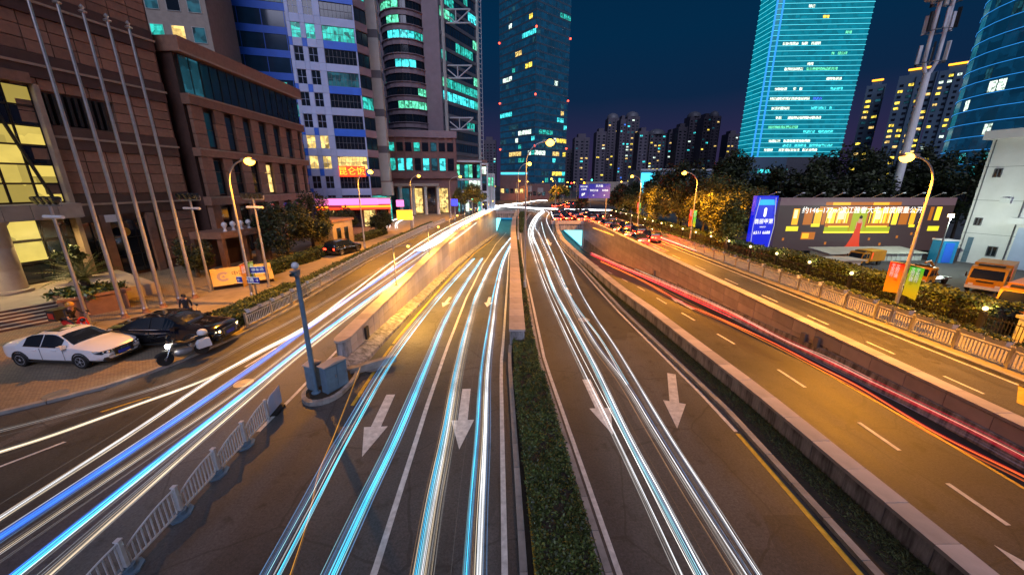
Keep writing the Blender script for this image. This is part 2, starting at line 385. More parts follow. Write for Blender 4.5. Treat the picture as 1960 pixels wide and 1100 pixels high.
def ribbon(name, fl, fr, fz, Y, m, parent=None, kind='structure', cols=1):
    mb = MB()
    for y in Y:
        a, b = fl(y), fr(y)
        for c in range(cols + 1): mb.v.append(Vector((a + (b - a) * c / cols, y, fz(y))))
    w = cols + 1
    for i in range(len(Y) - 1):
        for c in range(cols): mb.f.append([i * w + c, i * w + c + 1, (i + 1) * w + c + 1, (i + 1) * w + c]); mb.mi.append(0)
    o = mb.build(name, m, parent)
    if parent is None: o['kind'] = kind
    return o
k0 = lambda c: (lambda y: c)
gm = MB()
for x0, x1, y0, y1 in ((-900, -8.6, -60, 106), (.3, 6.9, 11, 106), (15.7, 900, -60, 78), (8, 900, 78, 106), (-900, 900, 106, 1500), (-8.6, 15.7, -60, 11)):
    gm.quad((x0, y0, -.03), (x1, y0, -.03), (x1, y1, -.03), (x0, y1, -.03))
gm.build('ground', M['ground'])['kind'] = 'structure'
YA = ys(-8, 14, 11) + ys(16, 106, 45)
road_a = ribbon('surface_road', fpA, lambda y: fW1(y) - .2 if y > 15.2 else -8.1, k0(0), YA, M['asphalt'])
road_b = ribbon('underpass_road', lambda y: fW1(y) + .2 if y > 15.2 else -8.1, lambda y: fmL(y) + .1, zb, YA + ys(108, 160, 6), M['asphalt'])
road_c = ribbon('central_road', fmR, fC, k0(0), YA, M['asphalt'])
road_d = ribbon('underpass_road', lambda y: fW2(min(y, 76)) + .3, k0(W3x + .2), zd, ys(-8, 14, 11) + ys(16, 78, 31) + ys(80, 130, 5), M['asphalt_dark'])
road_e = ribbon('surface_road', k0(W3x + W3w - .1), k0(Ex), k0(0), ys(-8, 106, 30), M['asphalt'])
# far junction
jm = MB(); jm.quad((-160, 106, -.004), (260, 106, -.004), (260, 170, -.004), (-160, 170, -.004)); jm.quad((-16, 170, -.004), (30, 170, -.004), (44, 420, -.004), (4, 420, -.004))
jm.build('junction_road', M['asphalt'])['kind'] = 'structure'
# pavements
ribbon('pavement', lambda y: -24.5, lambda y: fpA(y) - .22, k0(.1), ys(17.5, 118, 30), M['pave'])
pl = MB()
poly = [(-75, -8)] + [(fpA(y) - .22, y) for y in (-8, 4, 8, 10, 11.4, 13, 15, 17.5)] + [(-24.5, 17.5), (-24.5, 118), (-75, 118)]
pl.add([(x, y, .104) for x, y in poly], [tuple(range(len(poly)))])
pl.build('brick_pavement', M['brick'])['kind'] = 'structure'
ribbon('pavement', k0(Ex + .25), k0(27.5), k0(.12), ys(-8, 106, 30), M['pave'])
lot = MB(); lot.quad((27.5, -8, .06), (130, -8, .06), (130, 60, .06), (27.5, 60, .06)); lot.build('parking_lot', M['ground'])['kind'] = 'structure'
# kerbs: every stone a piece of its kerb
def kerb(name, fx, side, Y0, Y1, w, h, step, m, lab, z=k0(0)):
    root = tag(obj(name, None), kind='structure')
    y = Y0; i = 0
    while y < Y1:
        y2 = min(y + step, Y1)
        a, b = Vector((fx(y), y, z(y))), Vector((fx(y2 - .015), y2 - .015, z(y2)))
        d = (b - a); L = d.length
        mb = MB(); mb.box(0, L, -w if side > 0 else 0, 0 if side > 0 else w, -.02, h)
        Mx = dirM(a, d)
        Mx = Mx @ Matrix.Rotation(-math.asin(max(-1, min(1, d.z / L))), 4, 'Y')
        o = mb.build('kerb_stone', m, root); o.matrix_local = Mx
        y = y2; i += 1; step = min(step * 1.02, 4)
    return root
kerb('pavement_kerb', fpA, -1, 8, 118, .22, .12, 1.0, M['kerb'], '')
kerb('median_kerb', fmL, 1, 3, 17, .16, .2, .9, M['kerb'], '')
kerb('median_kerb', fmR, -1, 3, 106, .16, .2, .9, M['kerb'], '')
kerb('verge_kerb', fC, 1, 3, 76, .2, .12, 1.0, M['kerb'], '')
kerb('pavement_kerb', k0(Ex), 1, 8, 106, .25, .14, 1.2, M['kerb'], '')
kerb('hedge_edging', lambda y: fmL(y) + .3, 1, 3, 17, .07, .24, 1.4, M['paint_yellow'], ''); kerb('hedge_edging', lambda y: fmR(y) - .42, 1, 3, 17, .07, .24, 1.4, M['paint_yellow'], '')
ribbon('median_paving', lambda y: fmR(y) - .36, lambda y: fmR(y) - .14, k0(.12), ys(-8, 17, 10), M['kerb'])
# paved edge beside the median hedge
ribbon('median_bed', lambda y: fmL(y) + .12, lambda y: fmR(y) - .14, k0(.1), ys(-8, 106, 50), M['soil'])
ribbon('verge', lambda y: fC(y) + .18, lambda y: fW2(y) + .1, k0(.06), ys(-8, 76, 30), M['soil'])

# ---------------------------------------------------------------- painted markings (flat print on the roads)
def mark(parent, polys, m, name='lane_line'):
    mb = MB()
    for p in polys: mb.add(p, [tuple(range(len(p)))])
    return mb.build(name, m, parent)
def line_strip(parent, fx, Y, w, fz, m, name='lane_line'):
    mb = MB()
    for y in Y: mb.v += [Vector((fx(y) - w / 2, y, fz(y) + .006)), Vector((fx(y) + w / 2, y, fz(y) + .006))]
    for i in range(len(Y) - 1): mb.f.append([2 * i, 2 * i + 1, 2 * i + 3, 2 * i + 2]); mb.mi.append(0)
    return mb.build(name, m, parent)
laneB = f([(-8, -2.85), (6, -2.95), (15, -3.3), (30, -3.9), (50, -4.1), (80, -3.5), (105, -1.7)])
line_strip(road_b, laneB, YA, .15, zb, M['paint'])
line_strip(road_b, lambda y: fmL(y) - .32, YA, .14, zb, M['paint'])
line_strip(road_b, f([(12, -6.0), (20, -6.55), (36, -6.95), (63, -6.7), (105, -3.6)]), ys(12, 104, 40), .14, zb, M['paint_yellow'])
line_strip(road_a, f([(9, -8.5), (12.3, -8.55), (16.8, -8.75), (37, -9.1), (63, -8.8), (105, -5.7)]), ys(10.5, 104, 40), .13, k0(0), M['paint'])
line_strip(road_c, lambda y: fmR(y) + .2, YA, .13, k0(0), M['paint'])
line_strip(road_c, lambda y: fC(y) - .2, ys(10.5, 104, 40), .13, k0(0), M['paint'])
line_strip(road_c, lambda y: fC(y) - .2, ys(3, 10.4, 6), .15, k0(0), M['paint_yellow'])
line_strip(road_e, k0(W3x + W3w + .35), YA, .12, k0(0), M['paint_yellow']); line_strip(road_e, k0(Ex - .25), YA, .13, k0(0), M['paint'])
line_strip(road_d, k0(W3x - .95), ys(-8, 76, 40), .12, zd, M['paint_yellow']); 
for a, b in [(4.3, 5.6), (7.0, 8.3), (9.6, 11.0), (13.4, 15.0), (18.3, 20.0), (22.7, 24.6), (27.2, 29.2), (32, 34), (37, 39), (43, 45), (50, 52), (58, 60)]:
    line_strip(road_d, k0(12.1), [a, (a + b) / 2, b], .13, zd, M['paint'], 'lane_dash')
for a, b in [(9, 10.5), (12.8, 14.2), (16.3, 17.8), (20.2, 21.8), (24.5, 26.2), (29.2, 31.1), (34.5, 36.5), (40, 42), (46, 48), (53, 55)]:
    line_strip(road_e, k0(18.7), [a, b], .12, k0(0), M['paint'], 'lane_dash')
for a, b in [(8, 10), (15, 17), (22, 24), (29, 31), (36, 38), (43, 45), (52, 54), (61, 63), (70, 72)]:
    line_strip(road_a, lambda y: (fpA(y) + fW1(max(y, 15.2))) / 2 - .4, [a, b], .12, k0(0), M['paint'], 'lane_dash')
line_strip(road_a, f([(10.5, -15.9), (14, -13.0)]), [11.6, 12.6], .14, k0(0), M['paint_yellow'], 'lane_dash')
for a in range(0, 30):
    y = 26 + a * 1.6
    if y < 70: line_strip(road_c, lambda q: (fmR(q) + fC(q)) / 2 + .3, [y, y + .7], .1, k0(0), M['paint'], 'lane_dash')
def arrow(parent, tail, tip, fz, m, sw=.17, hw=.4, hl=.42, zo=.01):
    a, b = Vector(tail), Vector(tip); d = b - a; L = d.length; d.normalize(); n = Vector((-d.y, d.x))
    h = b - d * L * hl
    P = lambda v: (v.x, v.y, fz(v.y) + zo)
    mark(parent, [[P(a - n * sw), P(a + n * sw), P(h + n * sw), P(h - n * sw)], [P(h + n * hw), P(b), P(h - n * hw)]], m, 'lane_arrow')
def P2(px, py): v = G(px, py); return (v.x, v.y)
arrow(road_b, P2(748, 755), P2(693, 874), k0(0), M['paint'])
arrow(road_b, P2(893, 744), P2(879, 860), k0(0), M['paint'])
arrow(road_b, (-5.3, 30), (-5.3, 26.5), zb, M['paint'], .13, .34); arrow(road_b, (-1.9, 30), (-1.9, 26.5), zb, M['paint'], .13, .34)
arrow(road_c, P2(1122, 726), P2(1173, 832), k0(0), M['paint'])
arrow(road_c, P2(1285, 715), P2(1296, 820), k0(0), M['paint'])
arrow(road_c, (5.2, 55), (5.2, 49), k0(0), M['paint'], .2, .5)
arrow(road_d, (13.4, 25.5), (13.4, 29.5), zd, M['paint'], .15, .36); arrow(road_d, (11.5, 3.6), (11.1, 6.5), k0(0), M['paint'], .15, .36)
mark(road_e, [[(19.2, 11.9, .006), (21, 13.2, .006), (21, 13.5, .006), (19.2, 12.2, .006)]], M['paint_yellow'])
# iron covers in the carriageway
for x, y in ((-11.2, 13.6), (-6.3, 14.9), (-17.8, 12.6), (4.4, 21)):
    c = MB(); c.lathe([(.36, .004), (.36, .012), (.3, .012), (.29, .008), (.02, .008)], 20, Matrix.Translation((x, y, .1 if x < -17 else .0)))
    c.build('manhole_cover', M['metal'], road_a if x < 0 else road_c)

# ================================================================== RETAINING WALLS
def wall(name, label, fx, Y0, Y1, w, top, fbot, tile_side, step, cope_over=.06, nrows=2, tiles=True, nose=False, skirt=None, tmat='tile', cmat='coping', cat='retaining wall', tile_h=None, wallmat='concrete'):
    """a wall along X=fx(Y): body, coping stones and facing tiles are parts"""
    root = thing(name, label, cat, (fx(Y0), Y0, 0)); o = Vector((fx(Y0), Y0, 0))
    Y = [Y0]; s = step
    while Y[-1] < Y1 - .3: Y.append(min(Y1, Y[-1] + s)); s *= 1.03
    b = MB()
    for y in Y:
        for x, z in ((-w / 2, fbot(y) - .3), (w / 2, fbot(y) - .3), (w / 2, top - .1), (-w / 2, top - .1)): b.v.append(Vector((fx(y) + x, y, z)) - o)
    for i in range(len(Y) - 1):
        for k in range(4): b.f.append([4 * i + k, 4 * i + (k + 1) % 4, 4 * i + 4 + (k + 1) % 4, 4 * i + 4 + k]); b.mi.append(0)
    e = 4 * (len(Y) - 1); b.f += [[3, 2, 1, 0], [e, e + 1, e + 2, e + 3]]; b.mi += [0, 0]
    b.build('wall_body', M[wallmat], root)
    for i in range(len(Y) - 1):
        a, c = Vector((fx(Y[i]), Y[i], top - .1)), Vector((fx(Y[i + 1]), Y[i + 1], top - .1)); L = (c - a).length
        cs = MB(); cs.box(.008, L - .008, -w / 2 - cope_over, w / 2 + cope_over, 0, .1 + rnd.uniform(-.004, .004))
        q = cs.build('coping_stone', M[cmat], root); q.matrix_local = dirM(a - o, c - a)
        if tiles:
            sd = tile_side; n = nrows
            for r in range(n):
                zt = top - .13 - (top - .13 - (fbot((Y[i] + Y[i + 1]) / 2) + (skirt or 0))) * r / n if tile_h is None else top - .13 - tile_h * r
                zlo0 = fbot(Y[i]) + (skirt or 0); zlo1 = fbot(Y[i + 1]) + (skirt or 0)
                if tile_h is None: za, zb_ = (top - .13 - (top - .13 - zlo0) * (r + 1) / n), (top - .13 - (top - .13 - zlo1) * (r + 1) / n); ta, tb = (top - .13 - (top - .13 - zlo0) * r / n), (top - .13 - (top - .13 - zlo1) * r / n)
                else:
                    ta = tb = zt; za, zb_ = max(zt - tile_h, zlo0), max(zt - tile_h, zlo1)
                    if zt - zlo1 < .08: continue
                    if zt - zlo0 < .05: continue
                g = .012; p0 = rnd.uniform(.014, .024)
                t = MB()
                yy = -(w / 2) * sd; yo = -(w / 2 + p0) * sd
                t.add([(g, yy, za + g), (L - g, yy, zb_ + g), (L - g, yy, tb - g), (g, yy, ta - g), (g, yo, za + g), (L - g, yo, zb_ + g), (L - g, yo, tb - g), (g, yo, ta - g)],
                      [(0, 1, 2, 3), (4, 7, 6, 5), (0, 4, 5, 1), (3, 2, 6, 7), (0, 3, 7, 4), (1, 5, 6, 2)])
                q = t.build('wall_tile', M[tmat], root); q.matrix_local = dirM(Vector((a.x, a.y, 0)) - o, Vector((c.x - a.x, c.y - a.y, 0)))
    return root
# left wall of the near underpass (lit by its small lamps)
w1 = wall('retaining_wall', 'long tiled retaining wall with amber lit coping and rounded end, between surface road and left underpass', fW1, 16.0, 104, .62, 1.08, lambda y: min(zb(y) + .35, .3), 1, .75, nrows=2, skirt=.0)
nb = MB(); cyl = [(.33 * math.cos(a), .33 * math.sin(a)) for a in [math.pi + math.pi * i / 8 for i in range(9)]]
nb.M = Matrix.Translation(Vector((fW1(16) - w1.location.x, -.0, 0)))
nb.prism([(x * .94, y * 1.6) for x, y in cyl], -.1, .98); nb.build('wall_end', M['concrete'], w1, smooth=40)
nb = MB(nb.M); nb.prism([(x * 1.12, y * 1.8) for x, y in cyl], .98, 1.08); nb.build('end_coping', M['coping'], w1)
bp = MB(); bp.box(.33, .43, 1.6, 1.95, .2, .85); bp.build('junction_box', M['plastic_black'], w1)
# concrete skirt at the foot of that wall, in slabs
sk = tag(obj('wall_skirt', None, w1), None); y = 14.5
while y < 104:
    y2 = y + 2.2
    a, c = Vector((fW1(max(y, 15.2)) + .32, y, 0)), Vector((fW1(y2) + .32, y2, 0))
    m_ = MB(); zs = [zb(y), zb(y2)]
    m_.add([(a.x, y, zs[0] - .1), (a.x + .8, y, zs[0] - .1), (c.x + .8, y2 - .02, zs[1] - .1), (c.x, y2 - .02, zs[1] - .1),
            (a.x, y, zs[0] + .4), (a.x + .75, y, zs[0] + .16), (c.x + .75, y2 - .02, zs[1] + .16), (c.x, y2 - .02, zs[1] + .4)],
           [(0, 3, 2, 1), (4, 5, 6, 7), (0, 1, 5, 4), (1, 2, 6, 5), (2, 3, 7, 6), (3, 0, 4, 7)])
    q = m_.build('skirt_slab', M['concrete'], sk); y = y2
sk.matrix_parent_inverse = Matrix.Translation(-w1.location)
sk.name = 'wall_skirt'
# wall on the median
wm = wall('retaining_wall', 'narrow wall with amber coping standing on the median behind the clipped hedge', lambda y: interp([(17, .26), (60, .2), (80, .5), (105, 1.65)], y), 17.0, 104, .7, 1.0, lambda y: zb(y) if y > 20 else 0, -1, 1.0, nrows=3, tiles=True)
ep = MB(); ep.box(-.36, .36, -.06, 0, 0, .88); ep.build('end_panel', M['concrete'], wm)
# right: parapet along the grass verge, stained concrete panels
w2 = wall('parapet_wall', 'low stained concrete parapet with pink coping slabs, along the grassy verge', lambda y: fW2(y) + .27, 3.0, 76, .42, .72, lambda y: min(0, zd(y)), -1, .95, cope_over=.07, nrows=1, tmat='concrete', cat='parapet')
# right wall of the right underpass
w3 = wall('retaining_wall', 'tall pink tiled retaining wall right of the underpass with red tail light streaks', k0(W3x + W3w / 2), 5.0, 76, W3w, 1.2, zd, -1, 1.15, cope_over=.05, nrows=7, skirt=.6, tile_h=.56)
sk = MB(); Y = ys(4, 76, 36)
for y in Y: sk.v += [Vector((W3x - .16, y, zd(y) - .1)), Vector((W3x - .1, y, zd(y) + .6)), Vector((W3x, y, zd(y) + .6))]
for i in range(36):
    sk.f += [[3 * i, 3 * i + 3, 3 * i + 4, 3 * i + 1], [3 * i + 1, 3 * i + 4, 3 * i + 5, 3 * i + 2]]; sk.mi += [0, 0]
sko = sk.build('wall_skirt', M['concrete'], w3); sko.matrix_parent_inverse = Matrix.Translation(-w3.location)
for y, h in ((16.3, .5), (17.1, .45), (37, .6)):
    cb = MB(); cb.box(W3x - .16, W3x - .03, y, y + .28, zd(y) + .55, zd(y) + .55 + h); o = cb.build('cable_box', M['metal'], w3); o.matrix_parent_inverse = Matrix.Translation(-w3.location)
# tunnel mouths
def portal(label, x0, x1, Y, zr, top, glow):
    root = thing('tunnel_portal', label, 'tunnel', ((x0 + x1) / 2, Y, zr)); W = (x1 - x0) / 2; H = -zr
    b = MB(); b.box(-W - .6, W + .6, .02, 1.0, H - 1.25, H + .02); b.box(-W - .8, W + .8, -.25, .0, H + .03, H + .75)
    b.build('lintel', M['coping'], root)
    for i in range(int(2 * W / 1.1)):
        p = MB(); p.box(-W + .1 + i * 1.1, -W + 1.14 + i * 1.1, -.05, .015, H - 1.2, H - .05); p.build('lintel_panel', M['concrete'], root)
    s = MB(); s.box(-W - .5, -W, .5, 45, 0, H - 1.3); s.box(W, W + .5, .5, 45, 0, H - 1.3); s.box(-W - .5, W + .5, 1.1, 45, H - 1.2, H - .8)
    s.build('tunnel_lining', M['white_wall'], root)
    for side, mm in ((-W + .02, glow[0]), (W - .12, glow[1])):
        for i in range(9):
            p = MB(); p.box(side, side + .1, 2 + i * 4.2, 5.6 + i * 4.2, .5, H - 1.5); p.build('light_panel', M[mm], root)
    e = MB(); e.box(-W, W, 44, 44.5, 0, H - 1.3); e.build('tunnel_end', M['tunnel_blue'], root)
    return root
portal('tunnel mouth with turquoise lit inside, left underpass', -4.45, 1.35, 104.2, -5.5, 0, ('tunnel', 'tunnel'))
portal('tunnel mouth glowing blue and white below the red traffic queue', 8.9, 14.95, 76.2, -5.25, 0, ('tunnel_blue', 'tunnel'))
# ================================================================== STREET LAMPS
AMBER = (1.0, .37, .02)
def lamp_light(parent, loc, watts, col=AMBER, rad=.12):
    d = bpy.data.lights.new('lamp_light', 'SPOT'); d.energy = watts; d.color = col; d.shadow_soft_size = rad
    d.spot_size = R(156 if watts < 14000 else 168); d.spot_blend = .55
    o = obj('lamp_light', d, parent, loc); return o
def street_lamp(label, base, H, arm, az, watts, pm='steel', banner=None, r0=.1, group='street lamps', base_h=True):
    t = thing('street_lamp', label, 'street lamp', base, az, group)
    p = MB(); pts = [(0, 0, 0), (0, 0, H * .5), (0, 0, H - 1.5)]
    for i in range(1, 8):
        a = math.pi / 2 * i / 7; pts.append((arm * .95 * (1 - math.cos(a)), 0, H - 1.5 + 1.45 * math.sin(a)))
    rr = [r0, r0 * .8, r0 * .6] + [r0 * .5] * 7
    p.tube(pts, rr, 9); p.build('pole', M[pm], t, smooth=50)
    if base_h:
        q = MB(); q.lathe([(r0 * 1.9, 0), (r0 * 1.9, .06), (r0 * 1.35, .1), (r0 * 1.3, .75), (r0, .8)], 10); q.build('pole_base', M[pm], t, smooth=40)
    h = MB(); h.box(arm * .8, arm + .55, -.14, .14, H - .07, H + .07); h.build('lamp_housing', M['metal'], t)
    g = MB(); g.ball((arm + .2, 0, H - .12), .29, 12, 8, .8); go = g.build('lamp_glass', M['lamp_core'], t, smooth=60)
    lamp_light(t, (arm + .2, 0, H - .42), watts)
    if banner:
        z0, hh, ww = banner
        for sgn, mm in ((-1, 'banner_red'), (1, 'banner_green')):
            b = MB(); b.add([(-.02, sgn * .14, z0), (.02, sgn * (.14 + ww), z0 - .1), (.02, sgn * (.14 + ww), z0 + hh - .1), (-.02, sgn * .14, z0 + hh)], [(0, 1, 2, 3)])
            bo = b.build('banner', M[mm], t)
            s = MB(); s.tube([(0, 0, z0 + hh), (0.0, sgn * (.18 + ww), z0 + hh - .08)], .018, 5); s.build('banner_arm', M[pm], t)
            for k, sx in enumerate((.35, .68)):
                tx = text('banner_lettering', '\n'.join(('文明交通' , '平安出行')[k]), .17 * ww / .6, 'letter_white', t)
                tx.matrix_local = Matrix.Translation((.05, sgn * (.14 + ww * sx), z0 + hh - .3 - .3 * ww)) @ Matrix(((0, 0, 1, 0), (1, 0, 0, 0), (0, 1, 0, 0), (0, 0, 0, 1)))
    return t
def text(name, body, size, m, parent=None, extrude=.0, align='CENTER', sx=1):
    c = bpy.data.curves.new(name, 'FONT'); c.body = body; c.size = size; c.align_x = align; c.align_y = 'CENTER'; c.extrude = extrude
    c.resolution_u = 2; c.space_line = .85
    c.materials.append(M[m]); o = obj(name, c, parent)
    return o
M['letter_white'] = emit('letter_white_glow', (.8, .8, .8), .6, False)  # white print given a glow of its own
M['letter_dark'] = mat('letter_dark_print', (.05, .03, .015), .6)
def gradient_mat(name, c0, c1, z0, z1, rough=.5):
    m = bpy.data.materials.new(name); m.use_nodes = True; t = m.node_tree; b = t.nodes['Principled BSDF']; b.inputs['Roughness'].default_value = rough
    tc = N(t, 'ShaderNodeTexCoord'); s = N(t, 'ShaderNodeSeparateXYZ'); mr = N(t, 'ShaderNodeMapRange')
    mr.inputs['From Min'].default_value = z0; mr.inputs['From Max'].default_value = z1
    mx = N(t, 'ShaderNodeMixRGB'); mx.inputs[1].default_value = c0 + (1,); mx.inputs[2].default_value = c1 + (1,)
    t.links.new(tc.outputs['Object'], s.inputs[0]); t.links.new(s.outputs['Z'], mr.inputs['Value']); t.links.new(mr.outputs[0], mx.inputs['Fac']); t.links.new(mx.outputs[0], b.inputs['Base Color'])
    return m
M['banner_red'] = gradient_mat('banner_red_print', (.6, .3, .02), (.6, .02, .02), 2.0, 3.4)
M['banner_green'] = gradient_mat('banner_green_print', (.3, .42, .03), (.01, .3, .1), 2.0, 3.4)
L_right = [('nearest amber street lamp on the right pavement, red and green banners on its pole', (22.1, 20.0, .12), 9.3, 1.5, (1.85, 1.75, .78), 13500),
           ('amber street lamp with blue and banner signs halfway along the tree belt', (23.4, 48, .12), 9.3, 1.6, (2.6, 2.1, .8), 16000),
           ('amber street lamp beside the far trees, orange banner low on its pole', (23.8, 70, .12), 9.3, 1.6, (2.6, 1.9, .8), 15000)]
for lab, b, H, a, ban, w in L_right:
    street_lamp(lab, b, H, a, math.pi, w, banner=ban)
L_left = [('nearest left street lamp, amber, with small banners and a blue sign on the pole', (-17.75, 23.9, .1), 9.35, 1.3, (1.4, 1.5, .5), 7000),
          ('second amber street lamp on the left pavement, before the pink lit shop front', (-18.0, 44.4, .1), 9.35, 1.4, None, 9500),
          ('third amber street lamp on the left, before the dark red mall', (-18.2, 68, .1), 9.35, 1.4, None, 6800),
          ('tall amber street lamp by the round tree at the far left corner', (-14.5, 88, .1), 9.6, 2.4, None, 6800)]
for lab, b, H, a, ban, w in L_left:
    street_lamp(lab, b, H, a, 0, w, banner=ban)
street_lamp('tall amber street lamp rising from the median wall in the middle', (.98, 27.0, .1), 10.75, 1.45, 0, 3600, r0=.085)
street_lamp('second tall amber median lamp, behind the first one', (.85, 52.0, .1), 10.6, 1.3, 0, 6000, r0=.08)
street_lamp('amber street lamp above the small round tree past the central curve', (13, 112, .0), 9.5, 1.2, math.pi, 6000, r0=.09)
far_l = [(-23, 112), (-19, 128), (-9, 150), (2, 170), (9, 185), (22, 160), (30, 175), (24, 210), (36, 190), (18, 240), (46, 165), (-30, 150)]
for i, (x, y) in enumerate(far_l):
    t = street_lamp('%s distant amber lamp of the junction, counted from the dark glass tower' % ORD[i], (x, y, 0), rnd.uniform(8.5, 10.5), 1.2, rnd.choice((0, math.pi)), 4500, r0=.1, group='distant amber lamps at the junction', base_h=False)
# the street goes on behind the bridge with the same lamps
# low lamps on top of the underpass walls, arms over the trench
def trench_lamp(label, loc, arm, az, watts, H=2.9, group='small lamps on the underpass walls', lit_=True):
    t = thing('wall_lamp', label, 'lamp', loc, az, group)
    p = MB(); p.tube([(0, 0, 0), (0, 0, H)], .045, 7); p.tube([(0, 0, H - .15), (arm, 0, H - .02)], .025, 5); p.box(-.1, .1, -.1, .1, 0, .04)
    p.build('pole', M['metal'], t)
    b = MB(); b.box(arm - .1, arm + .3, -.09, .09, H - .05, H + .04); b.build('lamp_housing', M['metal'], t)
    g = MB(); g.ball((arm + .1, 0, H - .08), .11, 8, 6); g.build('lamp_glass', M['lamp_core' if lit_ else 'plastic_white'], t)
    if lit_: lamp_light(t, (arm + .1, 0, H - .3), watts, (1, .5, .07), .08)
    return t
for i, y in enumerate((25.0, 36.7, 50.2, 63.0, 78.0, 93)):
    trench_lamp('%s small amber lamp on the left underpass wall, counted from its rounded end' % ORD[i], (fW1(y), y, 1.08), .95, 0, 3600)
trench_lamp('slim lamp post with an angled arm on the pink tiled wall', (W3x + .3, 47.5, .88), 1.3, math.pi, 0, 3.6, lit_=False)

# ================================================================== LIGHT TRAILS: glowing strands along the lanes
def trail_mat(name, col, s):
    # light itself: it glows and casts no shadow
    s *= .54; m = bpy.data.materials.new(name); m.use_nodes = True; t = m.node_tree; t.nodes.clear(); m.cycles.emission_sampling = 'NONE'
    b = N(t, 'ShaderNodeEmission', Color=tuple(col) + (1,)); tr = N(t, 'ShaderNodeBsdfTransparent'); sm = N(t, 'ShaderNodeAddShader'); ot = N(t, 'ShaderNodeOutputMaterial')
    t.links.new(b.outputs[0], sm.inputs[0]); t.links.new(tr.outputs[0], sm.inputs[1]); t.links.new(sm.outputs[0], ot.inputs['Surface'])
    tc = N(t, 'ShaderNodeTexCoord'); nz = N(t, 'ShaderNodeTexNoise', Scale=.3, Detail=4); t.links.new(tc.outputs['Object'], nz.inputs['Vector'])
    mr = N(t, 'ShaderNodeMapRange'); mr.inputs['From Min'].default_value = .3; mr.inputs['From Max'].default_value = .7
    mr.inputs['To Min'].default_value = s * .35; mr.inputs['To Max'].default_value = s * 1.35
    t.links.new(nz.outputs['Fac'], mr.inputs['Value']); t.links.new(mr.outputs[0], b.inputs['Strength'])
    return m
TCOL = {'w': ((.92, .95, 1), 1.25), 'W': ((1, .97, .92), 1.5), 'y': ((1, .8, .55), .9), 'g': ((.6, .58, .56), .42), 'd': ((.45, .42, .42), .2), 'b': ((.03, .19, 1), 1.1), 'B': ((.02, .13, .6), .6),
      'c': ((.06, .6, 1), 1.3), 'C': ((.35, .8, .95), 1.0), 's': ((.12, .3, .6), .55), 't': ((.8, .45, .22), .45), 'r': ((1, .03, .03), .95), 'R': ((.5, .01, .03), .5), 'o': ((1, .17, .02), .95), 'Y': ((1, .42, .03), .9), 'p': ((.35, .25, .4), .16)}
TM = {}
for k_, (c_, s_) in TCOL.items():
    for lv, mul in enumerate((1, .55, .28)): TM[k_ + str(lv)] = trail_mat('light_trail', c_, s_ * mul)
TMK = list(TM)
def smooth_pts(pts, n=8):
    o = []
    for i in range(len(pts) - 1):
        p0 = pts[max(0, i - 1)]; p1 = pts[i]; p2 = pts[i + 1]; p3 = pts[min(len(pts) - 1, i + 2)]
        for k in range(n):
            t = k / n; t2 = t * t; t3 = t2 * t
            o.append(.5 * ((2 * p1) + (p2 - p0) * t + (2 * p0 - 5 * p1 + 4 * p2 - p3) * t2 + (3 * p1 - p0 - 3 * p2 + p3) * t3))
    o.append(pts[-1]); return o
def trail(label, px, prof, h, strands, group, cat='light trail'):
    "strands: (sideways metres, up metres, radius, colour key)"
    P = smooth_pts([GR(x, y, prof, h) if not isinstance(x, Vector) else x for x, y in px])
    root = thing('light_trail', label, cat, P[0], 0, group)
    nrm = []
    for i in range(len(P)):
        d = P[min(i + 1, len(P) - 1)] - P[max(0, i - 1)]; d.z = 0; d.normalize(); nrm.append(Vector((d.y, -d.x, 0)))
    used = []
    mb = MB()
    for off0, up0, r, key0 in strands:
        m_ = max(1, int(2.3 * r / .0125))           # a streak is a sheaf of hair thin strands, dense in its middle
        for q in range(m_):
            u = ((q + .5) / m_ * 2 - 1) if m_ > 1 else 0
            off = off0 + u * r * 1.25 + rnd.uniform(-.003, .003); up = up0 + rnd.uniform(-.03, .03)
            lv = 0 if rnd.random() > abs(u) * .8 + .3 else rnd.choice((1, 1, 2, 2)); key = key0 + str(lv)
            if key not in used: used.append(key)
            mb.cur = used.index(key)
            a = rnd.random() * 9; rr_ = (.0075 if lv == 0 else .006) if m_ > 1 else min(r * .6, .008)
            mb.tube([p + n_ * (off + .006 * math.sin(i * .35 + a)) + Vector((0, 0, up + .008 * math.sin(i * .5 + a))) - P[0] for i, (p, n_) in enumerate(zip(P, nrm))], [rr_ * (1 + max(0, p.y - 14) / 30) for p in P], 3, False)
    mb.build('light_strand', [TM[k] for k in used], root)
    return root
z0 = k0(0)
GA, GB, GC, GD, GE = ('headlight trails on the left surface road', 'headlight trails in the left underpass', 'headlight trails on the central road', 'tail light trails in the right underpass', 'tail light trails on the right surface road')
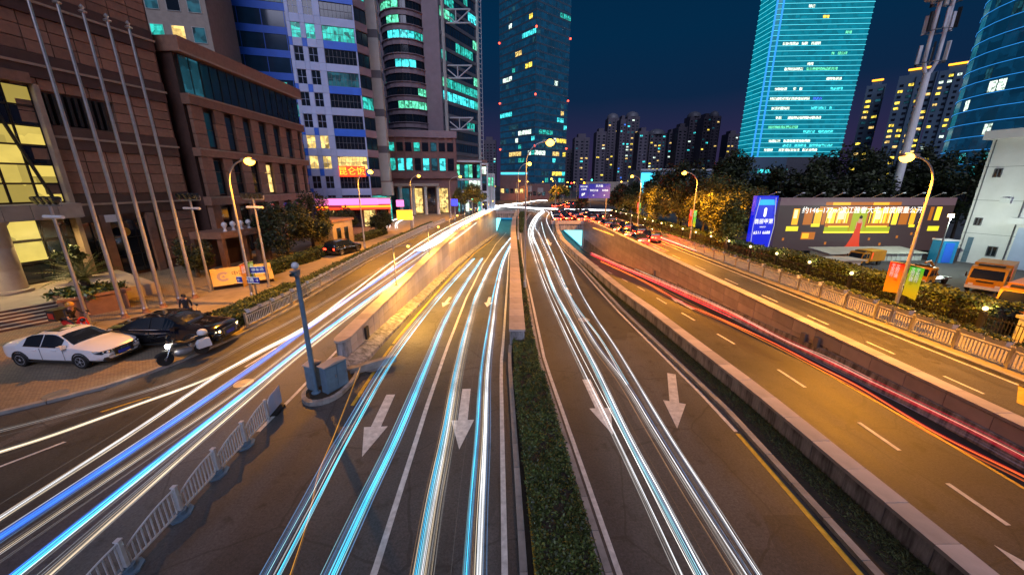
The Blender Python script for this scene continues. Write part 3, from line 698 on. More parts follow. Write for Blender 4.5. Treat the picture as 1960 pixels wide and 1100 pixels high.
# left surface road
fa = [(762, 492), (840, 443), (905, 412), (950, 395)]
trail('faint grey streak nearest the brick pavement', [(-30, 830), (110, 795), (325, 732), (412, 690), (490, 648), (600, 590), (730, 512), (830, 452), (905, 413), (946, 396)], z0, .5, [(0, 0, .02, 'g'), (.12, 0, .014, 'd'), (.24, .02, .018, 'd'), (-.1, 0, .012, 'd'), (.4, 0, .012, 'd')], GA)
trail('broad cream streak that crosses towards the left picture edge', [(-30, 872), (115, 826), (270, 770), (400, 722), (490, 674), (587, 622), (672, 560), (760, 494), (840, 443), (905, 411), (944, 395)], z0, .55, [(0, 0, .045, 'y'), (.075, 0, .04, 'y'), (-.08, 0, .02, 'g'), (.5, .05, .012, 'd')], GA)
trail('thin white streak left of the broad blue one', [(-30, 1012), (0, 990), (245, 832), (410, 722), (490, 678), (590, 625), (690, 556), (776, 493), (850, 445), (910, 412), (946, 395)], z0, .55, [(0, 0, .035, 'w'), (.06, .0, .02, 'y'), (.13, 0, .012, 'g'), (-.05, 0, .012, 't'), (-.5, 0, .01, 'd')], GA)
trail('broad deep blue streak with pale edges', [(-40, 1050), (0, 1024), (305, 823), (490, 697), (637, 592), (700, 550), (784, 494), (856, 447), (914, 413), (948, 396)], z0, .6, [(0, 0, .055, 'b'), (.09, 0, .05, 'b'), (.17, 0, .035, 'B'), (-.08, 0, .03, 'B'), (.24, 0, .014, 's'), (-.14, 0, .012, 'w')], GA)
trail('thin grey streaks between the blue and the cyan streak', [(-30, 1075), (0, 1055), (340, 826), (490, 722), (620, 622), (720, 548), (800, 493), (868, 447), (918, 414), (950, 396)], z0, .6, [(0, 0, .014, 'y'), (.08, 0, .02, 'g'), (.2, 0, .01, 'd'), (.28, 0, .018, 'd'), (-.15, 0, .012, 'd')], GA)
trail('broad bright cyan streak close to the white barrier', [(-20, 1135), (30, 1096), (372, 826), (490, 734), (595, 652), (735, 550), (815, 492), (878, 448), (922, 415), (952, 396)], z0, .6, [(0, 0, .05, 'c'), (.085, 0, .04, 'c'), (-.07, 0, .03, 'b'), (.15, 0, .014, 'w'), (.2, 0, .014, 'g'), (.27, 0, .01, 'g')], GA)
trail('white streak just left of the white barrier', [(60, 1126), (97, 1097), (405, 826), (490, 752), (597, 662), (740, 552), (822, 492), (886, 447), (926, 415), (954, 396)], z0, .6, [(0, 0, .035, 'y'), (-.07, 0, .015, 'y'), (.06, 0, .012, 'g'), (-.2, 0, .012, 'w')], GA)
for i, dx in enumerate((-8, -3, 4, 9)):
    trail('%s white far streak of the left road before the junction' % ORD[i], [(800 + dx, 480), (862 + dx, 446), (915 + dx * .6, 414), (962 + dx * .5, 393), (1000, 389)], z0, .6, [(0, 0, .05, 'W'), (.14, 0, .03, 'w')], GA)
# left underpass
trail('pale blue double streak, leftmost in the left underpass', [(496, 1110), (580, 960), (655, 826), (738, 690), (800, 610), (852, 550), (905, 494)], zb, .6, [(0, 0, .014, 's'), (.05, 0, .018, 's'), (.1, 0, .014, 'C'), (.16, 0, .02, 's'), (.22, 0, .012, 'w'), (.3, .0, .022, 'c'), (.35, 0, .012, 'C'), (-.06, 0, .012, 's')], GB)
trail('broad cyan streak in the middle of the left lane', [(618, 1110), (690, 960), (756, 826), (815, 690), (850, 610), (884, 550), (922, 494)], zb, .6, [(-.1, 0, .014, 'C'), (-.05, 0, .024, 's'), (.0, 0, .022, 's'), (.05, 0, .016, 'C'), (.1, 0, .034, 'c'), (.16, 0, .034, 'c'), (.22, 0, .016, 'C'), (.27, 0, .02, 's')], GB)
trail('bundle of tan, cyan and white streaks left in the right lane', [(783, 1110), (812, 960), (842, 826), (868, 700), (893, 610), (915, 550), (948, 490), (977, 454)], zb, .6, [(0, 0, .016, 't'), (.05, 0, .014, 'y'), (.11, 0, .03, 'c'), (.17, 0, .022, 'C'), (.23, .0, .03, 'w'), (.29, 0, .025, 'y'), (.36, 0, .02, 'g'), (.41, 0, .014, 'y'), (.47, 0, .012, 'g')], GB)
trail('bundle of cyan, tan and white streaks nearest the median', [(886, 1110), (898, 960), (910, 826), (920, 700), (935, 610), (946, 550), (962, 495), (979, 462)], zb, .6, [(0, 0, .02, 'C'), (.05, 0, .034, 'c'), (.11, 0, .014, 's'), (.16, 0, .016, 't'), (.21, 0, .012, 'y'), (.28, 0, .03, 'w'), (.34, 0, .03, 'w'), (.4, 0, .012, 's'), (.45, 0, .016, 's'), (-.25, 0, .006, 'd')], GB)
trail('thin orange beaded streak on the left of the underpass lane', [(552, 1110), (590, 990), (612, 900), (640, 830), (668, 760), (690, 700)], zb, .4, [(0, 0, .012, 'Y'), (.03, .03, .006, 'Y')], GB)
trail('thin orange reflection streak beside the left underpass kerb', [(735, 690), (790, 615), (840, 555), (880, 510)], zb, .12, [(0, 0, .012, 'Y')], GB)
# central road
trail('leftmost grey white streak beside the hedge', [(1306, 1110), (1240, 970), (1172, 826), (1120, 720), (1075, 625), (1042, 548), (1022, 490), (1011, 447), (1017, 425), (1028, 410), (1036, 402), (1012, 399)], z0, .55, [(0, 0, .03, 'g'), (.05, 0, .02, 'w'), (-.06, 0, .012, 'g'), (.3, 0, .012, 'W')], GC)
trail('pale cyan double streak, second from the hedge', [(1344, 1110), (1270, 970), (1194, 826), (1135, 700), (1088, 610), (1057, 550), (1035, 490), (1019, 447), (1024, 425), (1034, 409), (1038, 402), (1012, 399)], z0, .6, [(0, 0, .03, 'C'), (.06, 0, .02, 's'), (.12, 0, .035, 'w'), (.18, 0, .014, 'g'), (-.06, 0, .014, 'w'), (.3, .05, .008, 't')], GC)
trail('white streak on the lane line of the central road', [(1424, 1110), (1330, 960), (1248, 826), (1190, 730), (1128, 645), (1077, 550), (1050, 490), (1031, 448), (1023, 432), (1031, 414), (1042, 405), (1034, 400)], z0, .55, [(0, 0, .03, 'g'), (.07, 0, .022, 'g'), (.13, 0, .02, 'w'), (-.07, 0, .014, 'd'), (-.16, 0, .014, 't'), (.2, 0, .014, 's')], GC)
trail('white streak with a fine pink edge right of the lane line', [(1460, 1110), (1370, 970), (1274, 822), (1180, 667), (1135, 600), (1107, 550), (1080, 490), (1048, 428), (1047, 415), (1051, 408), (1044, 402)], z0, .6, [(0, 0, .034, 'w'), (-.06, 0, .014, 's'), (.06, 0, .012, 'g'), (-.14, 0, .02, 'g'), (-.2, 0, .012, 'd')], GC)
trail('narrow white streak crossing between two lanes', [(1200, 735), (1150, 650), (1105, 590), (1083, 550), (1063, 500), (1043, 452), (1036, 425)], z0, .6, [(0, 0, .026, 'w'), (.05, 0, .014, 'C')], GC)
for i, o in enumerate((0, 3, -3)):
    trail('%s bright far streak of the central curve' % ORD[i], [(1021 + o, 466), (1015 + o, 440), (1027 + o, 415), (1039 + o * .6, 404), (1022, 399), (1000, 397)], z0, .6, [(0, 0, .03, 'W')], GC)
trail('level white streak across the far junction', [(940, 394), (1000, 398), (1050, 400), (1110, 402), (1172, 403)], z0, .7, [(0, 0, .09, 'W'), (0, .25, .05, 'w'), (.6, .1, .05, 'w')], 'headlight trails across the far junction')
trail('curving white streak into the far left side street', [(985, 391), (1008, 387), (1030, 383), (1048, 379)], z0, .7, [(0, 0, .1, 'W'), (.5, 0, .06, 'w')], 'headlight trails across the far junction')
trail('white streak turning out of the shop forecourt', [(740, 436), (745, 424), (762, 418), (776, 416), (790, 415)], z0, .6, [(0, 0, .05, 'W'), (.5, 0, .05, 'w')], 'headlight trails by the shops')
trail('second white streak turning beside the yellow kiosk sign', [(757, 437), (758, 427), (772, 420), (790, 418)], z0, .6, [(0, 0, .05, 'W'), (.3, 0, .04, 'w')], 'headlight trails by the shops')
# right underpass
trail('main crimson streak at the foot of the tiled wall', [(2010, 905), (1960, 880), (1845, 820), (1670, 735), (1595, 698), (1470, 638), (1375, 590), (1275, 545), (1205, 517), (1130, 484)], zd, .7, [(0, 0, .06, 'R'), (.1, .02, .03, 'r'), (.02, .15, .03, 'R'), (-.1, -.05, .02, 'p'), (-.2, -.1, .03, 'p'), (.2, .02, .012, 'y')], GD)
trail('orange red streak left of the crimson one', [(2010, 940), (1960, 913), (1785, 826), (1645, 742), (1560, 698), (1470, 652), (1390, 615), (1305, 578), (1222, 533), (1150, 500)], zd, .6, [(0, 0, .035, 'o'), (.07, 0, .025, 'r'), (-.09, -.03, .03, 'o'), (-.32, -.1, .008, 'd')], GD)
trail('fine pink streak high along the wall skirt', [(1665, 727), (1570, 680), (1500, 652), (1400, 598), (1300, 552), (1215, 515)], zd, .95, [(0, 0, .014, 'y'), (.05, .05, .01, 'y')], GD)
trail('thick red streak leaving the right tunnel', [(1400, 608), (1300, 562), (1225, 528), (1170, 505), (1130, 487)], zd, .7, [(0, 0, .05, 'r'), (.35, 0, .04, 'r'), (.7, 0, .03, 'o')], GD)
# right surface road
trail('broad red streak in front of the queue', [(1275, 482), (1245, 468), (1205, 450), (1160, 431)], z0, .7, [(0, 0, .11, 'r'), (.25, .1, .08, 'o'), (-.25, 0, .07, 'r')], GE)
trail('orange streak beside the wall top', [(1245, 478), (1205, 462), (1165, 447), (1135, 436)], z0, .7, [(0, 0, .07, 'Y'), (.2, 0, .05, 'o')], GE)
trail('red streak along the right kerb', [(1298, 472), (1260, 457), (1205, 437), (1155, 420)], z0, .7, [(0, 0, .07, 'r'), (.3, .3, .04, 'r')], GE)
trail('pink streak nearest the railing', [(1330, 480), (1290, 465), (1240, 447), (1165, 421)], z0, .8, [(0, 0, .045, 'r'), (.2, 0, .03, 'y')], GE)
# ================================================================== BUILDINGS
WCACHE = {}
def win_mesh(w, h, key, bars=(1, 0), fr=.06, fm='black_metal', dep=.06):
    k = (round(w, 2), round(h, 2), key, bars, fm)
    if k not in WCACHE:
        mb = MB(); mb.quad((-w / 2, 0, 0), (w / 2, 0, 0), (w / 2, 0, h), (-w / 2, 0, h))
        mb.cur = 1
        for x in (-w / 2, w / 2 - fr): mb.box(x, x + fr, -dep, .01, 0, h)
        for z in (0, h - fr): mb.box(-w / 2 + fr, w / 2 - fr, -dep, .01, z, z + fr)
        for i in range(bars[0]): x = -w / 2 + w * (i + 1) / (bars[0] + 1); mb.box(x - fr / 2, x + fr / 2, -dep, .01, fr, h - fr)
        for i in range(bars[1]): z = h * (i + 1) / (bars[1] + 1); mb.box(-w / 2 + fr, w / 2 - fr, -dep * .9, .01, z - fr / 2, z + fr / 2)
        WCACHE[k] = mb.mesh('window', [LITM[key] if key in LITM else M[key], M[fm]])
    return WCACHE[k]
def window(root, T, x, z, w, h, key, bars=(1, 0), y=0.0, name='window', fr=.06, fm='black_metal'):
    return obj(name, win_mesh(w, h, key, bars, fr, fm), root, M=T @ Matrix.Translation((x, y, z)))
BX = {}
def block(root, name, T, x0, x1, y0, y1, z0, z1, m, key=None):
    mb = MB(); mb.box(x0, x1, y0, y1, z0, z1); me = mb.mesh(name, m)
    return obj(name, me, root, M=T)
I4 = Matrix.Identity(4)
def pick(p, keys):
    return rnd.choice(keys) if rnd.random() < p else None

# ---- brown granite office block, left
b1 = thing('granite_office', 'brown granite office block with glass atrium and canopy over steps, nearest on the left', 'building', (-37.4, 14, 0), math.atan2(.98, .188))
def bb(n, x0, x1, y0, y1, z0, z1, m): return block(b1, n, I4, x0, x1, y0, y1, z0, z1, M[m])
bb('wall', -30, 24.45, .25, 22, 0, 34, 'granite_dark')
lines = [6.4, 11.4, 16.2, 20.4, 24.8, 29.2]
for z in lines:
    bb('cornice', 15.4 if z < 14 else -6, 24.5, -.22, .25, z - .85, z + .8, 'granite_dark')
    bb('trim_rail', 15.4 if z < 14 else -6, 24.56, -.34, -.225, z - .07, z + .09, 'granite_trim')
levels = [(1.0, 5.5, 5)] + [(lines[i] + .82, lines[i + 1] - .87, 4 if i != 2 else 3) for i in range(5)]
def panel_mesh(w, h):
    k = ('panel', round(w, 2), round(h, 2))
    if k not in WCACHE:
        mb = MB(); g = .03; mb.box(g, w - g, -.1, .24, g, h - g); WCACHE[k] = mb.mesh('stone_panel', M['granite'])
    return WCACHE[k]
for li, (za, zb_, n) in enumerate(levels):
    h = (zb_ - za) / n; x = 24.45
    while x > (15.5 if za < 14 else 2):
        w = 1.45; x -= w
        for r in range(n):
            if li == 2 and x < 19.6 and x > 15 and r < 3: continue
            if li == 0 and x < 20.9: continue
            o = obj('stone_panel', panel_mesh(w, h), b1, M=Matrix.Translation((x, rnd.uniform(-.012, .012), za + r * h)))
for i in range(9): bb('louvre', 15.9 + i * .42, 16.08 + i * .42, -.12, .2, lines[1] + .9, lines[1] + 3.0, 'black_metal')
bb('side_corner', 24.46, 24.62, .0, 16, 0, 34, 'granite_dark')
for z in (3.2, 8.9, 13.6, 18.2): window(b1, Matrix.Translation((24.64, 6, 0)) @ Matrix.Rotation(R(90), 4, 'Z'), 0, z, 1.6, 1.7, 'glass', (1, 0))
# recessed ground floor of that block
for x in (17.2, 20.6): bb('pier', x - .3, x + .3, -.2, .25, 0, 5.5, 'granite')
for x in (18.9, 15.9): window(b1, I4, x, .4, 2.7, 4.6, 'glass', (2, 2), .1)
# atrium
bb('atrium_frame', 15.2, 15.5, -.6, .25, .4, 14.8, 'granite_trim')
for c in range(6):
    for r in range(6):
        x = 14.5 - c * 1.4; z = 6.7 + r * 1.33
        key = 'hall' if (r < 4 and not (c == 0 and r > 1)) else ('glass' if rnd.random() < .55 else 'hall')
        window(b1, I4, x, z, 1.36, 1.3, key, (0, 0), -.1, 'atrium_pane', .05)
for c in range(3):
    mb = MB(); x = 14.6 - c * 3.1; mb.tube([(x, -.25, 6.7), (x - 1.9, -.25, 14.7)], .11, 6); mb.tube([(x - 3.1, -.25, 6.7), (x - 1.9, -.25, 14.7)], .11, 6); mb.build('brace', M['black_metal'], b1)
bb('atrium_roof', 6.0, 15.2, -.6, .2, 14.8, 15.5, 'granite')
# canopy, column, glazed ground floor
for i in range(11): bb('canopy_panel', 14.8 - (i + 1) * 1.35, 14.79 - i * 1.35 - .02, -2.4, .2, 5.62, 6.62, 'beige')
mb = MB(); mb.lathe([(.95, .95), (.95, 1.1), (.74, 1.14), (.74, 2.4), (.735, 2.42), (.74, 2.44), (.74, 3.9), (.735, 3.92), (.74, 3.94), (.74, 5.3), (.95, 5.6)], 20, Matrix.Translation((10.3, -1.6, 0)))
mb.build('column', M['beige'], b1, smooth=35)
mb = MB(); mb.lathe([(.74, .95), (.74, 5.3), (.95, 5.6)], 20, Matrix.Translation((4.3, -1.6, 0))); mb.build('column', M['beige'], b1, smooth=35)
for c in range(8):
    for r in range(3):
        window(b1, I4, 14.3 - c * 1.75, .95 + r * 1.55, 1.7, 1.5, 'hall' if (c > 0 and r > 0) else 'glass', (0, 0), .05, 'entrance_pane', .07)
bb('soffit', .2, 14.7, -2.35, -.05, 5.57, 5.615, 'beige')
for x in (3, 6.5, 10, 13): bb('soffit_fill_light', x - .5, x + .5, -1.5, -1.0, 5.53, 5.565, 'small_glow'); lamp_light(b1, (x, -1.25, 5.4), 800, (1, .7, .28), .3)  # lamps added to brighten the terrace, standing in for lobby light
sg = MB(); sg.box(17.2, 18.2, -.3, -.26, 4.9, 5.5); sg.build('notice_plate', M['plastic_white'], b1)
sg = MB(); sg.lathe([(.01, 0), (.36, .02), (.36, .06), (.01, .08)], 14, Matrix.Translation((18.3, -.33, 4.0)) @ Matrix.Rotation(R(90), 4, 'X')); sg.build('gold_crest', M['yellow_paint'], b1)
# steps and terrace
st = thing('entrance_steps', 'stone entrance steps leading up to the terrace under the canopy', 'steps', (-26.8, 21.3, 0), math.atan2(-.86, -.51))
for i in range(6): block(st, 'step', I4, 0, 16, -2.0 - 9 if i == 5 else -.36 * i - .36 - (0 if i < 5 else 9), -.36 * i, .1 + .135 * i, .1 + .135 * (i + 1), M['beige'])
for i in range(6): block(st, 'step_base', I4, .02, 16, -10.9, -.36 * i - .37, .05, .1 + .135 * (i + 1) - .012, M['beige']) if i < 5 else None
for i in range(6): block(st, 'riser', I4, 0, 16, -.36 * i - .03, -.36 * i + .012, .1 + .135 * i - .005, .1 + .135 * (i + 1) - .035, M['granite_dark'])
block(st, 'terrace', I4, -4.5, 0, -11, -2.4, .06, .9, M['beige'])

# ---- second granite block
b2 = thing('granite_office', 'lower brown granite block with a dark glass band under its roof, behind the amber lamp', 'building', (-31.5, 39.3, 0), R(90))
def bb2(n, x0, x1, y0, y1, z0, z1, m): return block(b2, n, I4, x0, x1, y0, y1, z0, z1, M[m])
bb2('wall', 0, 20, .6, 16, 0, 20.0, 'granite_dark')
bb2('parapet', -.3, 20.3, -.35, 16, 20.0, 21.3, 'granite'); bb2('trim_rail', -.34, 20.34, -.42, -.36, 19.95, 20.12, 'granite_trim')
for i in range(8): window(b2, I4, 1.25 + i * 2.5, 16.5, 2.46, 3.4, 'glass_blue' if i else 'dim', (1, 0), .3, 'window_band')
for z, t_ in ((15.5, .95), (10.7, .8), (5.8, .9)):
    bb2('cornice', -.2, 20.2, -.2, .6, z, z + t_, 'granite'); bb2('trim_rail', -.24, 20.24, -.27, -.205, z + t_ - .16, z + t_ - .02, 'granite_trim')
for i in range(8):
    x = .05 + i * 2.84
    for za, zz in ((6.72, 10.68), (11.52, 15.48)):
        for k in range(3): h = (zz - za) / 3; o = obj('stone_panel', panel_mesh(1.5 if i < 7 else .5, h), b2, M=Matrix.Translation((min(x, 19.3) - .1, .1, za + k * h)))
    bb2('pier', x, min(x + 1.1, 20), .02, .6, .1, 5.78, 'granite')
    if i < 7:
        window(b2, I4, x + 1.97, 6.9, 1.4, 3.5, 'glass' if i not in (3,) else 'warm', (0, 2), .3); window(b2, I4, x + 1.97, 11.7, 1.4, 3.4, 'glass_blue', (0, 1), .3)
        window(b2, I4, x + 1.97, .3, 1.5, 5.2, 'glass', (0, 2), .35)
window(b2, Matrix.Translation((-.02, 1.2, 0)) @ Matrix.Rotation(R(-90), 4, 'Z'), 0, 10.0, .9, 1.0, 'cyan', (0, 0))
bb2('side_panel', -.12, 0, .6, 16, 0, 20, 'granite_dark')
# entrance porch with white ornaments
pc = thing('entrance_porch', 'dark stone entrance porch with small white ornaments on its roof', 'porch', (-28.2, 33.6, .1), R(84))
block(pc, 'roof', I4, 0, 6.2, -1.6, 1.6, 3.0, 3.6, M['granite']); 
for x in (.2, 2.6, 4.4, 5.6): block(pc, 'post', I4, x, x + .4, -1.4, -.9, 0, 3.0, M['granite'])
block(pc, 'back', I4, 0, 6.2, 1.2, 1.6, 0, 3, M['granite_dark'])
for i in range(4):
    mb = MB(); mb.lathe([(.2, 0), (.12, .1), (.1, .3), (.26, .55), (.2, .75), (.05, .85)], 9, Matrix.Translation((1.2 + i * .95, -1.0, 3.6))); mb.build('urn', M['plastic_white'], pc, smooth=50)
kb = thing('gate_kiosk', 'small stone kiosk with two dark doors behind the left hedge row', 'kiosk', (-23.2, 47.5, .1), R(80))
block(kb, 'wall', I4, 0, 4.4, 0, 3, 0, 3.1, M['beige']); block(kb, 'roof', I4, -.2, 4.6, -.2, 3.2, 3.1, 3.4, M['granite'])
for x in (1.2, 2.8): window(kb, I4, x, .1, .8, 2.2, 'glass', (0, 0), -.02, 'door')

# ---- generic floor by floor tower
def tower(name, label, origin, faces, z0, H, fh, glass, ledge_m, led=None, ledge=(.35, .16), mull=None, lit_p=0, lit_keys=(), cw=3.0, cat='tower', clusters=None, litw='lit_window', roof=True, corner=None, ltop=.85, group=None, body=None, lit_fn=None):
    root = thing(name, label, cat, (origin[0], origin[1], 0), 0, group); o = Vector((origin[0], origin[1]))
    pts = [f_[0] for f_ in faces] + [faces[-1][1]]
    plan = [(p[0] - o.x, p[1] - o.y) for p in pts]
    n = int((H - z0) / fh)
    core = MB(); 
    if body: back = body
    else:
        a, b_ = Vector(plan[0]), Vector(plan[-1]); d = (b_ - a); nn = Vector((-d.y, d.x)).normalized() * max(12, d.length * .6); back = [tuple(b_ + nn), tuple(a + nn)]
    core.prism([(x, y) for x, y in plan] + list(back), 0, H - .1); core.build('core', M['grey_panel'], root)
    led_mb = MB(); lm = MB()
    for fi, (pa, pb) in enumerate(faces):
        a, b_ = Vector((pa[0] - o.x, pa[1] - o.y)), Vector((pb[0] - o.x, pb[1] - o.y)); W = (b_ - a).length; T = dirM((a.x, a.y, 0), b_ - a)
        nc = max(1, int(round(W / cw))); c = W / nc
        lm.M = T; led_mb.M = T
        for k in range(n):
            z = z0 + k * fh
            gb = MB(); gb.quad((.02, -.02, z + ledge[0]), (W - .02, -.02, z + ledge[0]), (W - .02, -.02, z + fh), (.02, -.02, z + fh))
            obj('window_band', gb.mesh('window_band', LITM[glass] if glass in LITM else M[glass]), root, M=T)
            if len(faces) < 4: block(root, 'floor_ledge', T, -ledge[1], W + ledge[1], -ledge[1], .0, z, z + ledge[0], M[ledge_m])
            else: lm.box(-ledge[1], W + ledge[1], -ledge[1], .0, z, z + ledge[0])
            if led: block(root, 'light_line', T, -ledge[1], W + ledge[1], -ledge[1] - .07, -ledge[1] - .005, z + ledge[0] * .3, z + ledge[0] * .7, M[led])
            j = 0
            while j < nc:
                key = lit_fn(fi, k, j, n, nc) if lit_fn else pick(lit_p, lit_keys)
                if key:
                    hh = (fh - ledge[0]) * ltop
                    window(root, T, c * (j + .5), z + ledge[0] + .04, c * .94, hh, key, (1, 0), -.05, litw, .07, 'grey_panel')
                j += 1
        if mull:
            for j in range(int(W / mull) + 1): lm.box(j * mull - .06, j * mull + .06, -ledge[1] * .7, 0, z0, z0 + n * fh)
    lm.M = None
    if lm.f: lm.build('facade_ribs', M[ledge_m], root)['kind'] = 'stuff'
    return root
def runs(p_start, p_go, keys, zmul=None):
    st_ = {}
    def fn(fi, k, j, n, nc):
        cur = st_.get((fi, k))
        if j == 0: cur = None
        if cur and rnd.random() < p_go: pass
        else: cur = rnd.choice(keys) if rnd.random() < p_start * (zmul(k / n) if zmul else 1) else None
        st_[(fi, k)] = cur; return cur
    return fn
# dark blue curtain wall and beige block behind the granite blocks
tower('curtain_wall_tower', 'dark blue glass tower with teal lit floors rising behind the granite blocks', (-58, 78), [((-58, 76), (-42.3, 80.5)), ((-42.3, 80.5), (-40, 90))], 8, 62, 3.9, 'glass_blue', 'blue_panel', ledge=(1.25, .1), cw=1.9, lit_fn=runs(.12, .75, ['teal', 'teal', 'dim', 'cyan', 'dim']), mull=3.9)
be = thing('beige_block', 'beige block with square windows at the top edge behind the granite office', 'building', (-53, 61, 0), math.atan2(.25, .97))
block(be, 'wall', I4, 0, 8.2, .0, 10, 0, 52, M['beige'])
for k in range(9):
    for j in range(3): window(be, I4, 1.5 + j * 2.6, 16.5 + k * 3.9, 1.7, 2.1, ['teal', 'warm', 'dim', 'glass', 'dim', 'cyan'][(k * 2 + j) % 6], (0, 0), -.03, fm='pale')
# ---- white and blue tower
wb = thing('white_blue_tower', 'white tower with blue bands and checks, ribbon windows, above the pink lit shop', 'tower', (-37.3, 70, 0), math.atan2(.32, .95))
FH = 3.5; WW = 10.6
block(wb, 'core', I4, .05, WW - .02, .35, 12, 0, 55, M['grey_panel'])
cols = [(.55, 2.0), (2.75, 4.2), (5.25, 10.35)]
pan = {}
def cpanel(root, T, x0, x1, z0, z1, m, y0=0., y1=.35):
    mb = MB(); g = .015; mb.box(x0 + g, x1 - g, y0, y1, z0 + g, z1 - g); return obj('cladding_panel', mb.mesh('cladding_panel', M[m]), root, M=T)
for k in range(15):
    z = 2.4 + k * FH
    zs, zw = z, z + 1.25          # spandrel then window
    blue = k % 2 == 0
    edges = [0, .55, 2.0, 2.75, 4.2, 5.25, WW]
    for j in range(6):
        isb = blue and j in (0, 2, 5) or (not blue and j == 0 and k < 5)
        cpanel(wb, I4, edges[j], edges[j + 1], zs, zw, 'blue_panel' if isb else 'white_panel')
    for a, b_ in ((0, .55), (2.0, 2.75), (4.2, 5.25), (10.35, WW)): cpanel(wb, I4, a, b_, zw, z + FH, 'white_panel')
    lo = k < 4
    for j, (a, b_) in enumerate(cols):
        key = 'glass'
        if j == 2: key = {2: 'warm', 8: 'teal', 6: 'dim', 3: 'glass'}.get(k, 'glass')
        elif k in (2, 3): key = 'warm'
        elif k == 8: key = 'teal'
        window(wb, I4, (a + b_) / 2, zw, b_ - a - .02, FH - 1.25, key, (1, 1) if j < 2 else (7, 1), .2, fr=.05, fm='white_panel' if j < 2 else 'grey_panel')
# its chamfered side
TS = dirM((WW, 0, 0), (.75, .66))
block(wb, 'side_wall', TS, .0, 2.6, .3, 3, 0, 55, M['grey_panel'])
for k in range(15):
    z = 2.4 + k * FH; cpanel(wb, TS, 0, 2.6, z, z + 1.3, 'mauve', 0, .3); window(wb, TS, 1.3, z + 1.3, 2.5, 2.1, 'glass' if k % 5 else 'teal', (1, 0), .12)
# neon letters on its second floor, pink lit shop below
nb_ = MB(); nb_.box(5.3, 9.9, -.28, -.06, 9.3, 11.2); nb_.build('sign_board', M['red_neon'], wb)
tx = text('neon_lettering', '昆仑饭', 1.55, 'yellow_neon', wb, .03); tx.matrix_local = Matrix.Translation((7.5, -.33, 10.2)) @ Matrix.Rotation(R(90), 4, 'X')
sh = thing('pink_shop', 'low shop front with glowing pink fascia and red light strip under the tower', 'shop', (-34.6, 66.5, 0), math.atan2(.3, .95))
block(sh, 'wall', I4, 0, 12.3, 1.2, 4, 0, 5.4, M['red_stone'])
block(sh, 'fascia', I4, -.2, 10.2, -.3, .9, 4.3, 5.4, M['pink_sign']); block(sh, 'fascia_end', I4, 10.22, 12.4, -.2, .9, 4.4, 5.3, M['pink_sign'])
block(sh, 'light_strip', I4, -.2, 1.7, -.34, -.1, 3.8, 4.1, M['orange_strip']); block(sh, 'light_strip', I4, 4.0, 12.4, -.34, -.1, 3.85, 4.15, M['orange_strip'])
block(sh, 'fascia_edge', I4, -.3, 12.5, -.4, 1, 5.42, 5.55, M['white_metal']); block(sh, 'awning_underside', I4, -.2, 12.4, -.3, 1.2, 3.5, 3.75, M['red_neon'])
for i in range(5): window(sh, I4, 1.6 + i * 2.3, .2, 2.1, 3.1, ['warm', 'glass', 'glass', 'warm', 'glass'][i], (1, 0), 1.1, 'shop_window')
# ---- pale banded lift shaft
ls = thing('lift_shaft', 'slender pale grey shaft with dark bands between the white tower and the round tower', 'tower', (-28.4, 81, 0), R(8))
z = 0
for k in range(10):
    block(ls, 'shaft_panel', I4, 0, 2.4, 0, 2.4, 8.6 + k * 7, 8.6 + k * 7 + 5.6, M['pale']); block(ls, 'dark_band', I4, .03, 2.37, .04, 2.36, 8.6 + k * 7 + 5.6, 8.6 + k * 7 + 7, M['grey_panel'])
block(ls, 'base_panel', I4, -.3, 2.6, -.2, 2.4, 5.6, 8.4, M['cyan_neon' if 0 else 'pale']); window(ls, I4, 1.1, .3, 2.6, 5.2, 'teal', (1, 0), -.22, 'lit_panel')
# ---- round fronted tower
rt = thing('round_front_tower', 'tall mauve tower with a rounded banded bay and a trussed glass side', 'tower', (-31.6, 124, 0), 0)
NS = 9; r0_ = 6.4; fz0 = 24.2; fh = 3.6
arc = [(r0_ * math.cos(math.pi + math.pi * i / NS * .92), r0_ * math.sin(math.pi + math.pi * i / NS * .92)) for i in range(NS + 1)]
mb = MB(); mb.prism([(x * .97, y * .97) for x, y in arc], 0, 78); mb.build('core', M['grey_panel'], rt)
for k in range(15):
    z = fz0 + k * fh
    s = MB(); s.prism([(x * 1.03, y * 1.03) for x, y in arc], z, z + 1.45); s.prism([(x * 1.08, y * 1.08) for x, y in arc], z + 1.3, z + 1.5); s.build('floor_band', M['mauve'], rt)
    cur = None
    for i in range(NS):
        a, b_ = Vector(arc[i]) * .985, Vector(arc[i + 1]) * .985; W = (b_ - a).length
        if rnd.random() > .55: cur = rnd.choice(['green', 'cyan', 'teal', 'green']) if rnd.random() < .28 else None
        key = cur or 'glass'
        window(rt, dirM((a.x, a.y, 0), b_ - a), W / 2, z + 1.5, W * .97, 2.1, key, (1, 0))
for x in (-7.3,): 
    for k in range(15): window(rt, Matrix.Translation((x + .8, .8, 0)), 0, fz0 + k * fh + 1.5, 1.0, 1.6, rnd.choice(['glass', 'glass', 'blue', 'cyan', 'teal']), (0, 0))
block(rt, 'side_wall', I4, -7.6, -5.6, .9, 8, 0, 78, M['mauve'])
block(rt, 'pier', I4, 5.9, 10.6, -2.9, 6, 0, 78, M['mauve'])
TF = dirM((11.1, -3.0, 0), (.45, .89)); FW = 19.6
block(rt, 'side_core', TF, 0, FW, .3, 10, 0, 78, M['grey_panel'])
